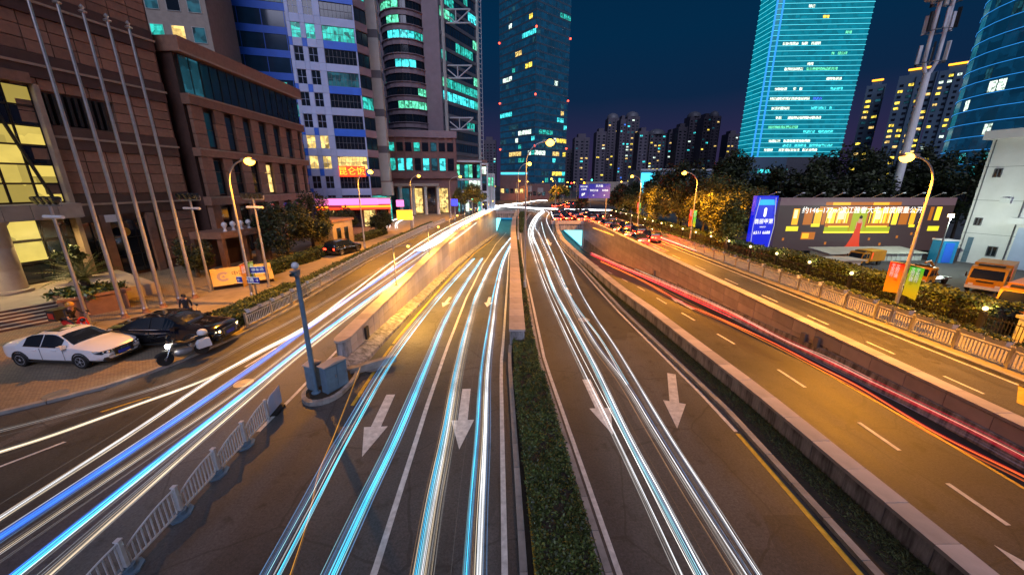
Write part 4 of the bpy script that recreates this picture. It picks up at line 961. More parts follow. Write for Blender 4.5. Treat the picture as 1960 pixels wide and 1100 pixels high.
for k in range(17):
    z = 17 + k * fh; truss = k % 4 == 2
    cpanel(rt, TF, 0, FW, z, z + 1.0, 'blue_panel' if False else 'grey_panel', -.05, .3)
    cur = None
    for j in range(8):
        if rnd.random() > .6: cur = rnd.choice(['green', 'teal', 'cyan']) if rnd.random() < .5 else None
        window(rt, TF, 1.2 + j * 2.45, z + 1.0, 2.4, 2.55, cur or 'glass_blue', (1, 0), .1)
    if truss:
        t = MB()
        for zz in (z + .1, z + 3.5): t.tube([(2.2, -.35, zz), (FW, -.35, zz)], .22, 6)
        for j in range(4):
            x0, x1 = 2.2 + j * 4.35, 2.2 + (j + 1) * 4.35
            t.tube([(x0, -.35, z + .1), (x0, -.35, z + 3.5)], .16, 5); t.tube([(x0, -.35, z + (.1 if j % 2 else 3.5)), (x1, -.35, z + (3.5 if j % 2 else .1))], .18, 5)
        t.build('truss', M['white_metal'], rt)
    for j in range(1): window(rt, TF, -.0, z + 1, .02, .02, 'glass', (0, 0)) if 0 else None
for x in (0.8, FW + .1): block(rt, 'column', TF, x - .35, x + .35, -.6, .2, 0, 78, M['pale'])
sc_ = MB()
for x in (FW + .9, FW + 2.6): sc_.tube([(x, -.2, 0), (x, -.2, 76)], .12, 5)
for k in range(44): sc_.box(FW + .8, FW + 2.7, -.3, -.1, 8 + k * 1.5, 8.22 + k * 1.5)
sc_.M = None; o = sc_.build('ladder_frame', M['white_metal'], rt); o.matrix_local = TF
# ---- dark red mall at its foot
ml = thing('mall', 'dark red shopping mall with cyan lit upper windows and a row of lit columns', 'building', (-34.5, 100, 0), math.atan2(.18, .98))
MW = 20
block(ml, 'wall', I4, 0, MW, .4, 14, 0, 21, M['red_stone'])
block(ml, 'parapet', I4, -.2, MW + .2, -.3, .6, 19.6, 21.3, M['mauve'])
for i in range(9):
    x = 1.2 + i * 2.15; block(ml, 'pier', I4, x + .85, x + 1.3, -.1, .4, 10.9, 19.6, M['red_stone'])
    window(ml, I4, x, 16.2, 1.6, 2.2, rnd.choice(['glass', 'dim', 'teal', 'glass']), (0, 0), .3); window(ml, I4, x, 11.4, 1.6, 3.1, ['white', 'teal', 'cyan', 'cyan', 'glass', 'cyan', 'dim', 'cyan', 'glass'][i], (0, 1), .3)
block(ml, 'band', I4, -.2, MW + .2, -.4, .4, 9.4, 10.9, M['red_stone']); block(ml, 'canopy', I4, .5, MW - 5, -3, .4, 7.4, 8.1, M['beige'])
for i in range(5):
    mb = MB(); mb.lathe([(.55, 0), (.42, .3), (.38, 6.6), (.6, 7.3)], 12, Matrix.Translation((1.8 + i * 3.2, -2.0, 0))); mb.build('column', M['pale'], ml, smooth=40)
    window(ml, I4, 2.2 + i * 3.4, .3, 3.0, 6.6, ['glass', 'dim', 'warm', 'glass', 'warm'][i], (2, 2), .2, 'shop_window')
sq = MB(); sq.box(.2, 1.7, -.75, -.45, 9.2, 10.9); sq.build('orange_sign', M['orange_strip'], ml)
tx = text('sign_lettering', '昆', 1.2, 'yellow_neon', ml, .02); tx.matrix_local = Matrix.Translation((.95, -.8, 10.0)) @ Matrix.Rotation(R(90), 4, 'X')
# ---- white framed pavilion
wp = thing('framed_pavilion', 'white framed glass pavilion right of the dark red mall', 'building', (-17.5, 106, 0), math.atan2(.25, .97))
block(wp, 'wall', I4, 0, 11, .6, 12, 0, 14.5, M['red_stone'])
for x in (0, 1.9, 9.0, 10.8): block(wp, 'frame_post', I4, x - .22, x + .22, -.2, .5, 0, 15.2 if x in (0, 1.9) else 13.6, M['white_metal'])
for z, a, b_ in ((15.2, -.25, 2.2), (14.2, 1.7, 9.2), (13.6, 8.8, 11.1), (9.4, 1.7, 9.2), (6.0, -.2, 11), (3.6, -.2, 11)): block(wp, 'frame_beam', I4, a, b_, -.28, .5, z - .45, z, M['white_metal'])
for j in range(6):
    for z, h in ((6.2, 2.7), (9.6, 3.6), (.3, 2.8)): window(wp, I4, 2.55 + j * 1.18, z, 1.1, h, rnd.choice(['dim', 'teal', 'white', 'glass', 'green', 'dim']), (0, 1), .3)
for x in (.95, 9.9):
    for k in range(5): window(wp, I4, x, .6 + k * 2.5, 1.3, 2.1, rnd.choice(['dim', 'glass', 'white']), (0, 0), .2)
w2_ = thing('framed_pavilion', 'small pavilion with bright white columns, next to the distant cyan sign', 'building', (-8.4, 112, 0), math.atan2(.2, .98))
block(w2_, 'wall', I4, 0, 3.4, .4, 6, 0, 11, M['pale'])
for x in (.15, 1.2, 2.2, 3.2): block(w2_, 'column', I4, x - .16, x + .16, -.2, .3, 0, 10.6, M['white_metal'])
window(w2_, I4, 1.7, 7.4, 2.6, 2.4, 'green', (2, 0), .3)
# ---- central dark glass tower
tower('glass_tower', 'dark blue glass office tower in the middle, red beacons on its corners', (13.6, 235), [((-7.7, 260.3), (13.6, 235)), ((13.6, 235), (35, 253))], 8, 168, 4.0, 'navy', 'ledge', ledge=(.95, .12), mull=3.0, cw=3.0, body=[(.1, 43.3)],
      lit_fn=(lambda base: (lambda fi, k, j, n, nc: base(fi, k, j, n, nc)))(runs(.07, .55, ['cyan', 'warm', 'teal', 'dim', 'yellow', 'white', 'dim'], lambda u: 3.2 if u < .2 else 1)))
for zi, z in enumerate((30, 58, 92, 124)):
    for pn, p in (('near', (13.6, 234.7)), ('left', (-7.9, 260)), ('right', (35.2, 252.7))):
        t = thing('beacon', 'red beacon on the %s corner of the dark middle tower, %s from the ground' % (pn, ORD[zi]), 'beacon', (p[0], p[1], z), 0, 'red beacons on the dark glass tower')
        mb = MB(); mb.ball((0, 0, 0), .55, 8, 6); mb.build('beacon_glass', M['red_dot'], t); mb = MB(); mb.box(-.15, .15, 0, .5, -.7, -.4); mb.build('bracket', M['metal'], t)
TTS = {}
for k_, a_, b_2, key_ in ((45, 4, 13, 'white'), (43, 17, 25, 'white'), (41, 19, 21, 'white'), (34, 2, 8, 'white'), (34, 10, 22, 'yellow'), (32, 8, 24, 'yellow'), (32, 2, 4, 'white'), (32, 25, 28, 'blue'), (30, 8, 10, 'white'), (25, 21, 23, 'green'), (23, 2, 14, 'white'), (21, 17, 23, 'green'), (19, 11, 13, 'white'), (18, 3, 10, 'white'), (18, 11, 21, 'green'), (16, 18, 23, 'white'), (14, 2, 11, 'white'), (14, 20, 24, 'cyan'), (12, 1, 14, 'white'), (12, 15, 18, 'blue'), (10, 2, 8, 'white'), (10, 15, 22, 'cyan'), (8, 4, 19, 'white'), (6, 2, 12, 'green'), (5, 14, 24, 'cyan'), (3, 3, 17, 'white'), (2, 8, 25, 'cyan'), (38, 6, 8, 'dim'), (28, 13, 15, 'yellow'), (1, 2, 20, 'white')):
    for j_ in range(a_, b_2): TTS[(k_, j_)] = key_
def TT(k, j):
    return TTS.get((k, j)) if rnd.random() < .88 else None
# ---- big teal tower
tt = tower('lit_tower', 'huge slab tower with turquoise lit lines on every floor, right of the sky gap', (202, 333), [((205.3, 354), (205.8, 333)), ((205.8, 333), (210, 332.2)), ((210, 332.2), (278, 329))], 30, 196, 3.6, 'tealwall', 'ledge', led='led_cyan', ledge=(.9, .25), cw=2.4, mull=None, ltop=.8, body=[(90, 40), (40, 62)],
      lit_fn=lambda fi, k, j, n, nc, st={}: None if fi < 2 else TT(k, j))
for p in ((205.6, 332.6), (210, 331.8)):
    t = MB(); t.box(p[0] - .5 - 202, p[0] + .5 - 202, p[1] - 333 - .5, p[1] - 333 + .3, 30, 196); t.build('corner_light', M['led_blue'], tt)
block(tt, 'podium', I4, -4, 78, -2, 30, 0, 30, M['bluegrey'])
for i in range(12): window(tt, Matrix.Translation((-6, -2.1, 0)), 6 + i * 6.2, 17, 5.0, 3.2, rnd.choice(['warm', 'dim', 'cyan', 'dim']), (1, 0))
# ---- round glass tower at the right edge
n_ = 16; cx, cy, rr = 182.4, 130, 26
ar = [(cx + rr * math.cos(a), cy + rr * math.sin(a)) for a in [R(128) + R(175) * i / n_ for i in range(n_ + 1)]]
tower('round_glass_tower', 'rounded blue glass tower with thin lit floor lines at the right picture edge', (cx, cy), [(ar[i], ar[i + 1]) for i in range(n_)], 10, 120, 4.4, 'navy', 'ledge', led='led_blue', ledge=(.35, .15), cw=2.6, body=[],
      lit_fn=runs(.1, .86, ['cyan', 'white', 'teal', 'dim', 'white'], None))
t = thing('beacon', 'large red beacon on the rounded blue tower', 'beacon', (154.5, 122, 62), 0); mb = MB(); mb.ball((0, 0, 0), .9, 8, 6); mb.build('beacon_glass', M['red_dot'], t); mb = MB(); mb.box(-.2, .8, -.2, .2, -1.2, -.8); mb.build('bracket', M['metal'], t)
# ---- apartment blocks right of the teal tower
def apartment(label, px0, px1, pytop, Y, keys, p, group=None, fh=3.2, cw=3.4, cap=True, name='apartment_block', m='mauve', rot=0.0, dome=False, depth=16, facing=False):
    a = GY((px0), 340, Y); b_ = GY(px1, 340, Y); top = GY((px0 + px1) / 2, pytop, Y).z
    if facing: th = math.atan2((a.x + b_.x) / 2, Y); rot = -th; W = (b_.x - a.x) * math.cos(th); top = GY((px0 + px1) / 2, pytop, Y + 4).z
    else: W = b_.x - a.x
    root = thing(name, label, 'apartment block', (a.x, Y, 0), rot, group)
    core = MB(); core.box(.0, W, 0, depth, 0, top); core.build('core', M[m], root)
    n = int((top - 4) / fh); nc = max(2, int(W / cw)); c = W / nc
    v = MB()
    for j in range(nc + 1):
        x = j * c
        if j % 2 == 0: v.box(max(0, x - .5), min(W, x + .5), -.7, -.005, 0, top - (j % 4) * .6)
    v.build('bay_ribs', M[m], root)
    dk = MB()
    for k in range(n):
        for j in range(nc):
            z = 4 + k * fh
            key = pick(p, keys)
            if key: window(root, I4, c * (j + .5), z, c * .55, 1.5, key, (0, 0), -.06, 'lit_window', .05)
            else: dk.quad((c * (j + .28), -.03, z), (c * (j + .72), -.03, z), (c * (j + .72), -.03, z + 1.5), (c * (j + .28), -.03, z + 1.5))
    if dk.f: dk.build('dark_windows', M['glass'], root)['kind'] = 'stuff'
    if dome:
        d = MB(); d.lathe([(W * .52, 0), (W * .5, 2.5), (W * .38, 5), (W * .15, 6.5), (.01, 7)], 14, Matrix.Translation((W / 2, depth * .45, top))); d.build('roof_dome', M['grey_panel'], root, smooth=40)
    else:
        d = MB(); d.box(W * .25, W * .75, 2, depth - 3, top, top + 4); d.build('roof_house', M[m], root)
        if facing: d = MB(); d.box(W * .2, W * .8, 1.6, 1.9, top + 2.6, top + 3.6); d.build('roof_light', M['yellow_neon'], root)
    return root
apartment('grey apartment block with yellow lit flats just right of the turquoise slab', 1618, 1652, 168, 270, ['yellow', 'yellow', 'warm', 'dim'], .5, fh=3.3, m='bluegrey', facing=True)
apartment('taller grey apartment block with yellow rooms, behind the aerial mast', 1672, 1738, 150, 250, ['yellow', 'yellow', 'warm', 'dim'], .55, m='bluegrey', facing=True)
apartment('blue grey apartment block between the mast and the rounded tower', 1742, 1800, 140, 255, ['yellow', 'warm', 'white', 'yellow', 'dim'], .5, m='bluegrey', facing=True)
# ---- far skyline
sky_ = [(1097, 1125, 263, 0), (1137, 1156, 252, 0), (1157, 1178, 226, 1), (1180, 1191, 228, 0), (1192, 1215, 223, 1), (1216, 1234, 251, 0), (1237, 1267, 257, 1), (1272, 1287, 253, 0), (1288, 1305, 243, 0), (1307, 1331, 223, 1), (1333, 1347, 224, 0), (1348, 1364, 222, 1), (1382, 1402, 256, 0), (1062, 1096, 285, 0), (925, 950, 268, 0), (905, 926, 290, 0)]
slab = ['lowest', 'narrow', 'domed dark', 'thin blue lit', 'domed pale lit', 'plain mauve', 'broad many windowed', 'short dark', 'square topped', 'tall domed', 'teal lit', 'dim domed', 'bluish', 'low wide', 'far grey', 'small far']
for i, (a, b_, t_, dm) in enumerate(sky_):
    lab = '%s far apartment tower, %s of the skyline right of the dark glass tower' % (slab[i], ORD[i]) if i < 13 else '%s apartment block dimly seen beside the dark glass tower' % slab[i]
    apartment(lab, a, b_, t_, 430 + (i * 37) % 90, ['warm', 'white', 'cyan', 'yellow', 'dim', 'dim'] if i != 3 else ['blue', 'cyan', 'blue'], .3 if i in (4, 6, 7) else .14, 'far apartment towers', 3.4, 4.2, dome=bool(dm), m='far_wall')
# low blocks round the far junction
for lab, x0, x1, y, h, m in (('low far block with a cyan sign line behind the white columns', -6, 8, 190, 14, 'red_stone'), ('low pinkish far block beyond the junction, left of the small tree', 6, 20, 200, 8, 'red_stone'), ('low pale far block behind the road sign', 36, 62, 185, 9, 'beige'), ('far low hall with a blue lit front behind the tree belt', 47, 74, 140, 13, 'bluegrey')):
    r_ = thing('far_block', lab, 'building', (x0, y, 0)); W = x1 - x0
    block(r_, 'wall', I4, 0, W, 0, 14, 0, h, M[m])
    for i in range(int(W / 2.4)):
        window(r_, I4, 1.2 + i * 2.4, h * .25, 1.7, 2.2, rnd.choice(['dim', 'warm', 'glass', 'glass']), (0, 0), -.05)
    if 'cyan' in lab: block(r_, 'sign_line', I4, .5, W - .5, -.3, -.05, h - 1.5, h - .6, M['cyan_neon'])
    if 'blue lit' in lab: block(r_, 'lit_screen', I4, .3, 6.5, -.4, -.05, 1.5, h - 1.2, M['cyan_neon']); block(r_, 'roof_edge', I4, -.2, W + .2, -.5, -.1, h - .4, h + .2, M['white_metal'])
    if 'pinkish' in lab: block(r_, 'billboard', I4, 0, 4.5, -.4, -.05, 4, 7, M['coping']); block(r_, 'billboard', I4, 7.5, 10.5, -.4, -.05, 3.6, 6, M['coping'])
# ---- white rendered building at the right edge
wr = thing('white_building', 'white rendered building with few small windows at the right picture edge', 'building', (47.4, 38.6, 0), math.atan2(-.96, .28))
block(wr, 'wall', I4, 0, 30, 0, 14, 0, 12.2, M['white_wall']); block(wr, 'cornice', I4, -.5, 30, -.6, 14.4, 12.2, 13.0, M['white_wall'])
for x, z, w, h, k in ((1.05, 8.6, .55, .85, 'glass'), (.85, 3.9, .55, .8, 'glass'), (2.45, 1.0, .7, 1.0, 'glass'), (4.0, 7.9, 1.6, 2.6, 'blue'), (8, 7.9, 2.4, 2.6, 'blue')): window(wr, I4, x, z, w, h, k, (1, 0), -.03, fm='grey_panel')
block(wr, 'door', I4, .55, .95, -.04, .02, .1, 2.7, M['bluegrey']); block(wr, 'roller_door', I4, 3.6, 6.4, -.08, .02, .1, 4.0, M['white_panel']); block(wr, 'door_canopy', I4, 3.0, 8, -.7, 0, 4.3, 4.9, M['white_wall'])


for z, x in ((6.2, 1.9), (9.9, 3.2)): block(wr, 'air_conditioner', I4, x, x + .7, -.32, -.01, z, z + .5, M['plastic_white'])
for x in (.25, 3.35): mb = MB(); mb.tube([(x, -.07, .1), (x, -.07, 12.1)], .05, 6); mb.build('downpipe', M['grey_panel'], wr)
for z in (3.1, 6.4, 9.6): block(wr, 'render_joint', I4, .02, 29, -.012, .0, z, z + .03, M['grey_panel'])
# ================================================================== VEGETATION (leaf sized faces)
def leaf_mesh(name, pts, size, m, seed=0, up=.35, aspect=.55):
    "one small bent leaf face per point"
    g = np.random.default_rng(seed); n = len(pts); pts = np.asarray(pts, float)
    d = g.normal(size=(n, 3)); d[:, 2] = d[:, 2] * .6; d /= np.linalg.norm(d, axis=1)[:, None]
    nr = g.normal(size=(n, 3)); nr[:, 2] += up * 3; s = np.cross(d, nr); s /= np.linalg.norm(s, axis=1)[:, None]
    L = size * g.uniform(.6, 1.3, n)[:, None]; w = L * aspect
    v = np.empty((n, 4, 3)); v[:, 0] = pts; v[:, 1] = pts + d * L * .5 + s * w * .5; v[:, 2] = pts + d * L; v[:, 3] = pts + d * L * .5 - s * w * .5
    me = bpy.data.meshes.new(name); me.vertices.add(4 * n); me.vertices.foreach_set('co', v.reshape(-1))
    me.loops.add(4 * n); me.loops.foreach_set('vertex_index', np.arange(4 * n, dtype=np.int32))
    me.polygons.add(n); me.polygons.foreach_set('loop_start', np.arange(0, 4 * n, 4, dtype=np.int32)); me.polygons.foreach_set('loop_total', np.full(n, 4, dtype=np.int32))
    me.materials.append(m); me.update(calc_edges=True); me.validate(); return me
def crown_pts(n, rx, ry, rz, clumps, seed, spread=.34):
    g = np.random.default_rng(seed)
    c = g.normal(size=(clumps, 3)); c /= np.linalg.norm(c, axis=1)[:, None]; c *= (g.uniform(.45, 1.0, clumps) ** .5)[:, None] * .8
    c[:, 2] = np.where(c[:, 2] < -.55, -c[:, 2] * .3, c[:, 2])
    k = g.integers(0, clumps, n); r = g.uniform(.55, 1.15, clumps)
    o = g.normal(size=(n, 3)); o /= np.linalg.norm(o, axis=1)[:, None]; o *= (g.uniform(0, 1, n) ** .4)[:, None]
    p = c[k] + o * spread * r[k][:, None]; p[:, 2] += .03 * g.normal(size=n)
    return p * np.array([rx, ry, rz])
CROWN = {}
def tree(label, base, h, r, kind='leaf_tree', seed=0, n=7000, size=.34, clumps=26, group=None, rz=None, trunk=.16, cat='tree', low=.3):
    t = thing('tree', label, cat, base, rnd.uniform(0, 6), group); rz = rz or (h * (1 - low)) / 2; zc = h - rz
    key = (kind, seed, n, size, clumps, r, rz)
    if key not in CROWN: CROWN[key] = leaf_mesh('crown', crown_pts(n, r, r, rz, clumps, seed), size, M[kind], seed)
    obj('crown', CROWN[key], t, (0, 0, zc))
    b = MB(); b.tube([(0, 0, -.05), (.05, .03, h * .2), (-.04, .06, h * .45), (0, 0, h * .8)], [trunk * 1.25, trunk, trunk * .75, trunk * .25], 8)
    for i in range(5):
        a = i * 1.3 + seed; z0_ = h * (.28 + .07 * i); b.tube([(0, 0, z0_), (math.cos(a) * r * .35, math.sin(a) * r * .35, z0_ + h * .12), (math.cos(a) * r * .65, math.sin(a) * r * .65, z0_ + h * .22)], [trunk * .5, trunk * .3, trunk * .08], 5)
    b.build('trunk', M['bark'], t, smooth=50)
    return t
# belt of trees right of the far pavement (lit amber in front, dark behind)
belt = [((27.8, 62, .1), 8.0, 3.2, 'leaf_tree', 'yellow lit tree beside the second lamp from the far end'), ((28.5, 55, .1), 9.2, 3.7, 'leaf_tree', 'broad amber tinted tree left of the banner lamp'), ((28.6, 49.5, .1), 8.8, 3.5, 'leaf_tree', 'round olive tree directly behind the banner lamp'),
        ((28.9, 44.8, .1), 7.8, 3.0, 'leaf_tree', 'olive tree right of the banner lamp'), ((26.9, 46.2, .1), 5.6, 2.2, 'leaf_tree', 'low spreading olive tree two places left of the blue sign'), ((26.9, 69, .1), 7.4, 3.0, 'leaf_tree', 'golden tree at the third lamp, its crown low over the pavement'),
        ((28.4, 77, .1), 7.4, 3.3, 'leaf_tree', 'small tree behind the blue road sign'), ((27, 86, .1), 5.8, 2.8, 'leaf_tree', 'farthest tree of the belt before the junction'), ((25.4, 43.2, .1), 6.4, 1.7, 'leaf_tree', 'bright green tree touching the blue sign board')]
for i, (b, h, r, k, lab) in enumerate(belt): tree(lab, b, h, r, k, 3 + i % 4, 6500, .3, 24, 'trees of the right belt', low=.12)
back = [((31.5, 59, 0), 13.0, 4.6), ((36.5, 61, 0), 13.6, 5.0), ((32, 70, 0), 13, 5), ((41, 58, 0), 12, 4.6), ((32, 82, 0), 11, 4.8), ((27.5, 90, 0), 9.0, 4.4)]
nm = ['tallest dark tree', 'broad dark tree', 'dark tree', 'shorter dark tree', 'low dark tree', 'wide dark tree']
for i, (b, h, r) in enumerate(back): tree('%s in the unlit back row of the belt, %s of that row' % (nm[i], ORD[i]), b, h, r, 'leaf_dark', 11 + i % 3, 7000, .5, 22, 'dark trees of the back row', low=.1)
hill = [((42, 53, 0), 11.2, 4.5), ((47, 55, 0), 13.4, 5.2), ((53.5, 58, 0), 14.0, 5.5), ((59, 56, 0), 13.8, 5.2), ((39.5, 50, 0), 9.0, 3.6), ((65, 54, 0), 13.6, 5.4), ((46, 49.5, 0), 9.5, 4.0), ((54, 49.5, 0), 9.8, 4)]
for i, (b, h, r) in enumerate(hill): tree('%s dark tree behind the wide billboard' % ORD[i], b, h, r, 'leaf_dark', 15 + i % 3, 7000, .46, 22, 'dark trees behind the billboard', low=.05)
# left side greenery
tree('dark round bush tree in front of the granite corner behind the flagpoles', (-27.6, 31.2, .1), 3.6, 1.7, 'leaf_dark', 21, 4000, .22, 16, low=.02)
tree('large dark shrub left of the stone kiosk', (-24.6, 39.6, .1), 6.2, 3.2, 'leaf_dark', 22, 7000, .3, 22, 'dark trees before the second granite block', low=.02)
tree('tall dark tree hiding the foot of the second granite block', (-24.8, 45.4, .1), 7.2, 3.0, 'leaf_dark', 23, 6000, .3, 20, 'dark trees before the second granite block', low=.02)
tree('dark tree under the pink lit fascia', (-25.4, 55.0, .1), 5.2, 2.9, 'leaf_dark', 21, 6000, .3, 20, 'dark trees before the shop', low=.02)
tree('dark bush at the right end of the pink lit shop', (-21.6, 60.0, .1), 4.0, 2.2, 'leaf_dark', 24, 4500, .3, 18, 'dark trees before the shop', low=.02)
tree('round street tree by the framed pavilion, lit amber from the lamp above', (-9.6, 96, .1), 8.2, 3.5, 'leaf_tree', 4, 6000, .36, 22, low=.3)
tree('smaller street tree left of the round one by the pavilion', (-13.6, 99, .1), 7.2, 2.4, 'leaf_tree', 5, 4500, .36, 18, low=.3)
tree('small round tree on the corner past the central curve, red lights behind it', (14.5, 116, 0), 8, 3.4, 'leaf_tree', 6, 6000, .36, 22, low=.25)
tree('dark little tree in the middle of the red traffic queue', (18.5, 100, 0), 5.4, 2.0, 'leaf_dark', 22, 3500, .3, 14, low=.15)
# ---- clipped hedges
def hedge(label, pa, pb, w, h, n, size=.12, kind='leaf', z=0.08, group=None, name='hedge', rough=.12, seed=1, leafcol=None):
    a, b = Vector(pa), Vector(pb); L = (b - a).length
    t = thing(name, label, 'hedge', (a.x, a.y, z), math.atan2(b.y - a.y, b.x - a.x), group)
    c = MB(); c.box(.05, L - .05, -w / 2 + .08, w / 2 - .08, 0, h - .1); c.build('inner_twigs', M['soil'], t)
    g = np.random.default_rng(seed); p = np.empty((n, 3)); u = g.uniform(0, 1, n)
    side = u < (2 * h / (2 * h + w)) * .75
    bump = lambda x, y: .06 * np.sin(x * 3.1 + y * 5) + .05 * np.sin(x * 7.7 + 1) * np.cos(y * 9)
    p[:, 0] = g.uniform(0, L, n); p[:, 1] = g.uniform(-w / 2, w / 2, n); p[:, 2] = h - .05 + bump(p[:, 0], p[:, 1]) - np.abs(g.normal(0, .05, n))
    sg = np.where(g.uniform(0, 1, n) < .5, -1, 1)
    p[side, 1] = (sg * (w / 2 - np.abs(g.normal(0, .05, n))))[side]; p[side, 2] = (g.uniform(.0, 1, n) * h)[side]
    en = g.uniform(0, 1, n) < .05; p[en, 0] = np.where(g.uniform(0, 1, n) < .5, 0.02, L - .02)[en]; p[en, 2] = (g.uniform(0, 1, n) * h)[en]
    p += g.normal(0, rough * .25, (n, 3))
    o = obj('foliage', leaf_mesh('foliage', p, size, M[kind], seed), t); o['kind'] = 'stuff'
    return t
hm = []
y = 3.2; segs = [(3.2, 7.55), (7.7, 13.4), (13.6, 17.3)]
for i, (a, b) in enumerate(segs):
    f0 = lambda q: (fmL(q) + fmR(q)) / 2 + .0
    hedge(['clipped median hedge block closest to the picture bottom', 'longest clipped median hedge block with a gap at each end', 'short clipped hedge block against the median wall end'][i], (f0(a), a, 0), (f0(b), b, 0), 1.14 if i < 2 else 1.0, .62 if i < 2 else .5, [26000, 30000, 12000][i], .085, seed=31 + i, group='median hedge blocks')
hedge('narrow dark hedge strip along the right side of the median wall', (.9, 17.5, 0), (.72, 60, 0), .35, .35, 14000, .1, seed=35)
hedge('broad median greenery where the central road curves right', (.95, 62, 0), (3.2, 103, 0), 1.5, .6, 12000, .2, seed=36)
# grass verge along the parapet
g = np.random.default_rng(5); n = 80000; yy = 3 + 70 * g.uniform(0, 1, n) ** 1.8
l = np.array([fC(v) + .2 for v in yy]); r_ = np.array([fW2(v) + .06 for v in yy])
dns = g.uniform(0, 1, n) ** .6
p = np.stack([l + (r_ - l) * (.22 + .78 * dns), yy, np.full(n, .06)], 1)
go = obj('grass', leaf_mesh('grass', p, .11, M['grass'], 6, up=-.2, aspect=.14)); go['kind'] = 'stuff'
# hedges on the left pavement
hedge('low wide shrub bed at the tip of the left pavement railing', (-16.6, 19.2, 0), (-16.2, 26.5, 0), 1.9, .75, 20000, .13, seed=41, group='left pavement hedges', kind='leaf')
hedge('long low shrub bed behind the left railing, after the first lamp', (-16.6, 27.5, 0), (-16.7, 58, 0), 1.5, .5, 16000, .16, seed=42, group='left pavement hedges')
for i, (a, b) in enumerate(((30, 33.5), (34.3, 39.5), (40.5, 46.5), (52, 60))):
    hedge('%s box hedge along the granite blocks, counted from the amber sign board' % ORD[i], (-22.6 + i * .3, a, 0), (-22.0 + i * .3, b, 0), 1.5, .95, 6000, .18, 'leaf', seed=45 + i, group='box hedges before the granite blocks')
# hedge behind the iron fence, right
hedge('tall hedge behind the black iron fence, near part beyond the globe lamps', (26.4, 18.4, 0), (26.5, 36, 0), 1.5, 1.75, 30000, .17, seed=51, group='hedges behind the iron fence')
hedge('dark far part of the hedge behind the iron fence', (26.5, 36, 0), (26.7, 98, 0), 1.4, 1.5, 22000, .24, seed=52, group='hedges behind the iron fence')
# ---- palm in its planter
pp = thing('planter', 'large brown stone planter box beside the entrance steps', 'planter', (-27.3, 22.6, .1), R(-30))
w_ = MB(); w_.prism([(-1.5, -1.35), (1.5, -1.35), (1.5, 1.35), (-1.5, 1.35)], 0, 1.15); w_.build('stone_body', M['granite'], pp)
for a in range(4):
    q = MB(); q.box(-1.6, 1.6, -1.46, -1.2, 1.15, 1.3); o = q.build('rim', M['granite'], pp); o.matrix_local = Matrix.Rotation(R(90) * a, 4, 'Z') @ Matrix.Translation((0, 0 if a % 2 == 0 else -.13, -.002 * a))
block(pp, 'soil_bed', I4, -1.2, 1.2, -1.1, 1.1, 1.1, 1.22, M['soil'])
pm = thing('palm', 'bushy sago palm with arching fronds growing in the stone planter', 'palm', (-27.3, 22.6, 1.3)); g = np.random.default_rng(9)
tk = MB(); tk.lathe([(.24, -.1), (.2, .4), (.22, .8), (.1, 1.0)], 9); tk.build('trunk', M['bark'], pm)
for i in range(34):
    a = i * 2.4; el = R(18 + 62 * ((i * 7) % 34) / 34); L = rnd.uniform(1.5, 2.1)
    mid = []; 
    for k in range(9):
        s = L * k / 8; e = el - s * .42
        mid.append(Vector((math.cos(a) * s * math.cos((el + e) / 2), math.sin(a) * s * math.cos((el + e) / 2), .9 + s * math.sin((el + e) / 2))))
    fb = MB(); fb.tube(mid, [.016] * 8 + [.006], 3); sd = Vector((-math.sin(a), math.cos(a), 0))
    for k in range(1, 17):
        q = mid[min(7, k // 2)].lerp(mid[min(8, k // 2 + 1)], (k % 2) / 2); ln = .5 * (1 - abs(k - 7) / 11)
        for sg in (-1, 1):
            tip = q + sd * sg * ln + Vector((math.cos(a), math.sin(a), -.25)) * ln * .45
            n_ = Vector((math.cos(a), math.sin(a), 0)) * .035; fb.add([q - n_, q + n_, tip], [(0, 1, 2)])
    fb.build('frond', M['leaf_palm'], pm)
un = thing('shrub', 'low leafy plants filling the planter round the palm foot', 'shrub', (-27.3, 22.6, 1.2))
o = obj('foliage', leaf_mesh('foliage', np.stack([np.random.default_rng(3).uniform(-1.35, 1.35, 2600), np.random.default_rng(4).uniform(-1.2, 1.2, 2600), np.abs(np.random.default_rng(5).normal(.12, .16, 2600))], 1), .26, M['leaf_palm'], 3), un); o['kind'] = 'stuff'
tree('small potted tree inside the glazed entrance', (-33.2, 27.0, .9), 2.8, 1.1, 'leaf', 25, 1800, .2, 10, trunk=.05)
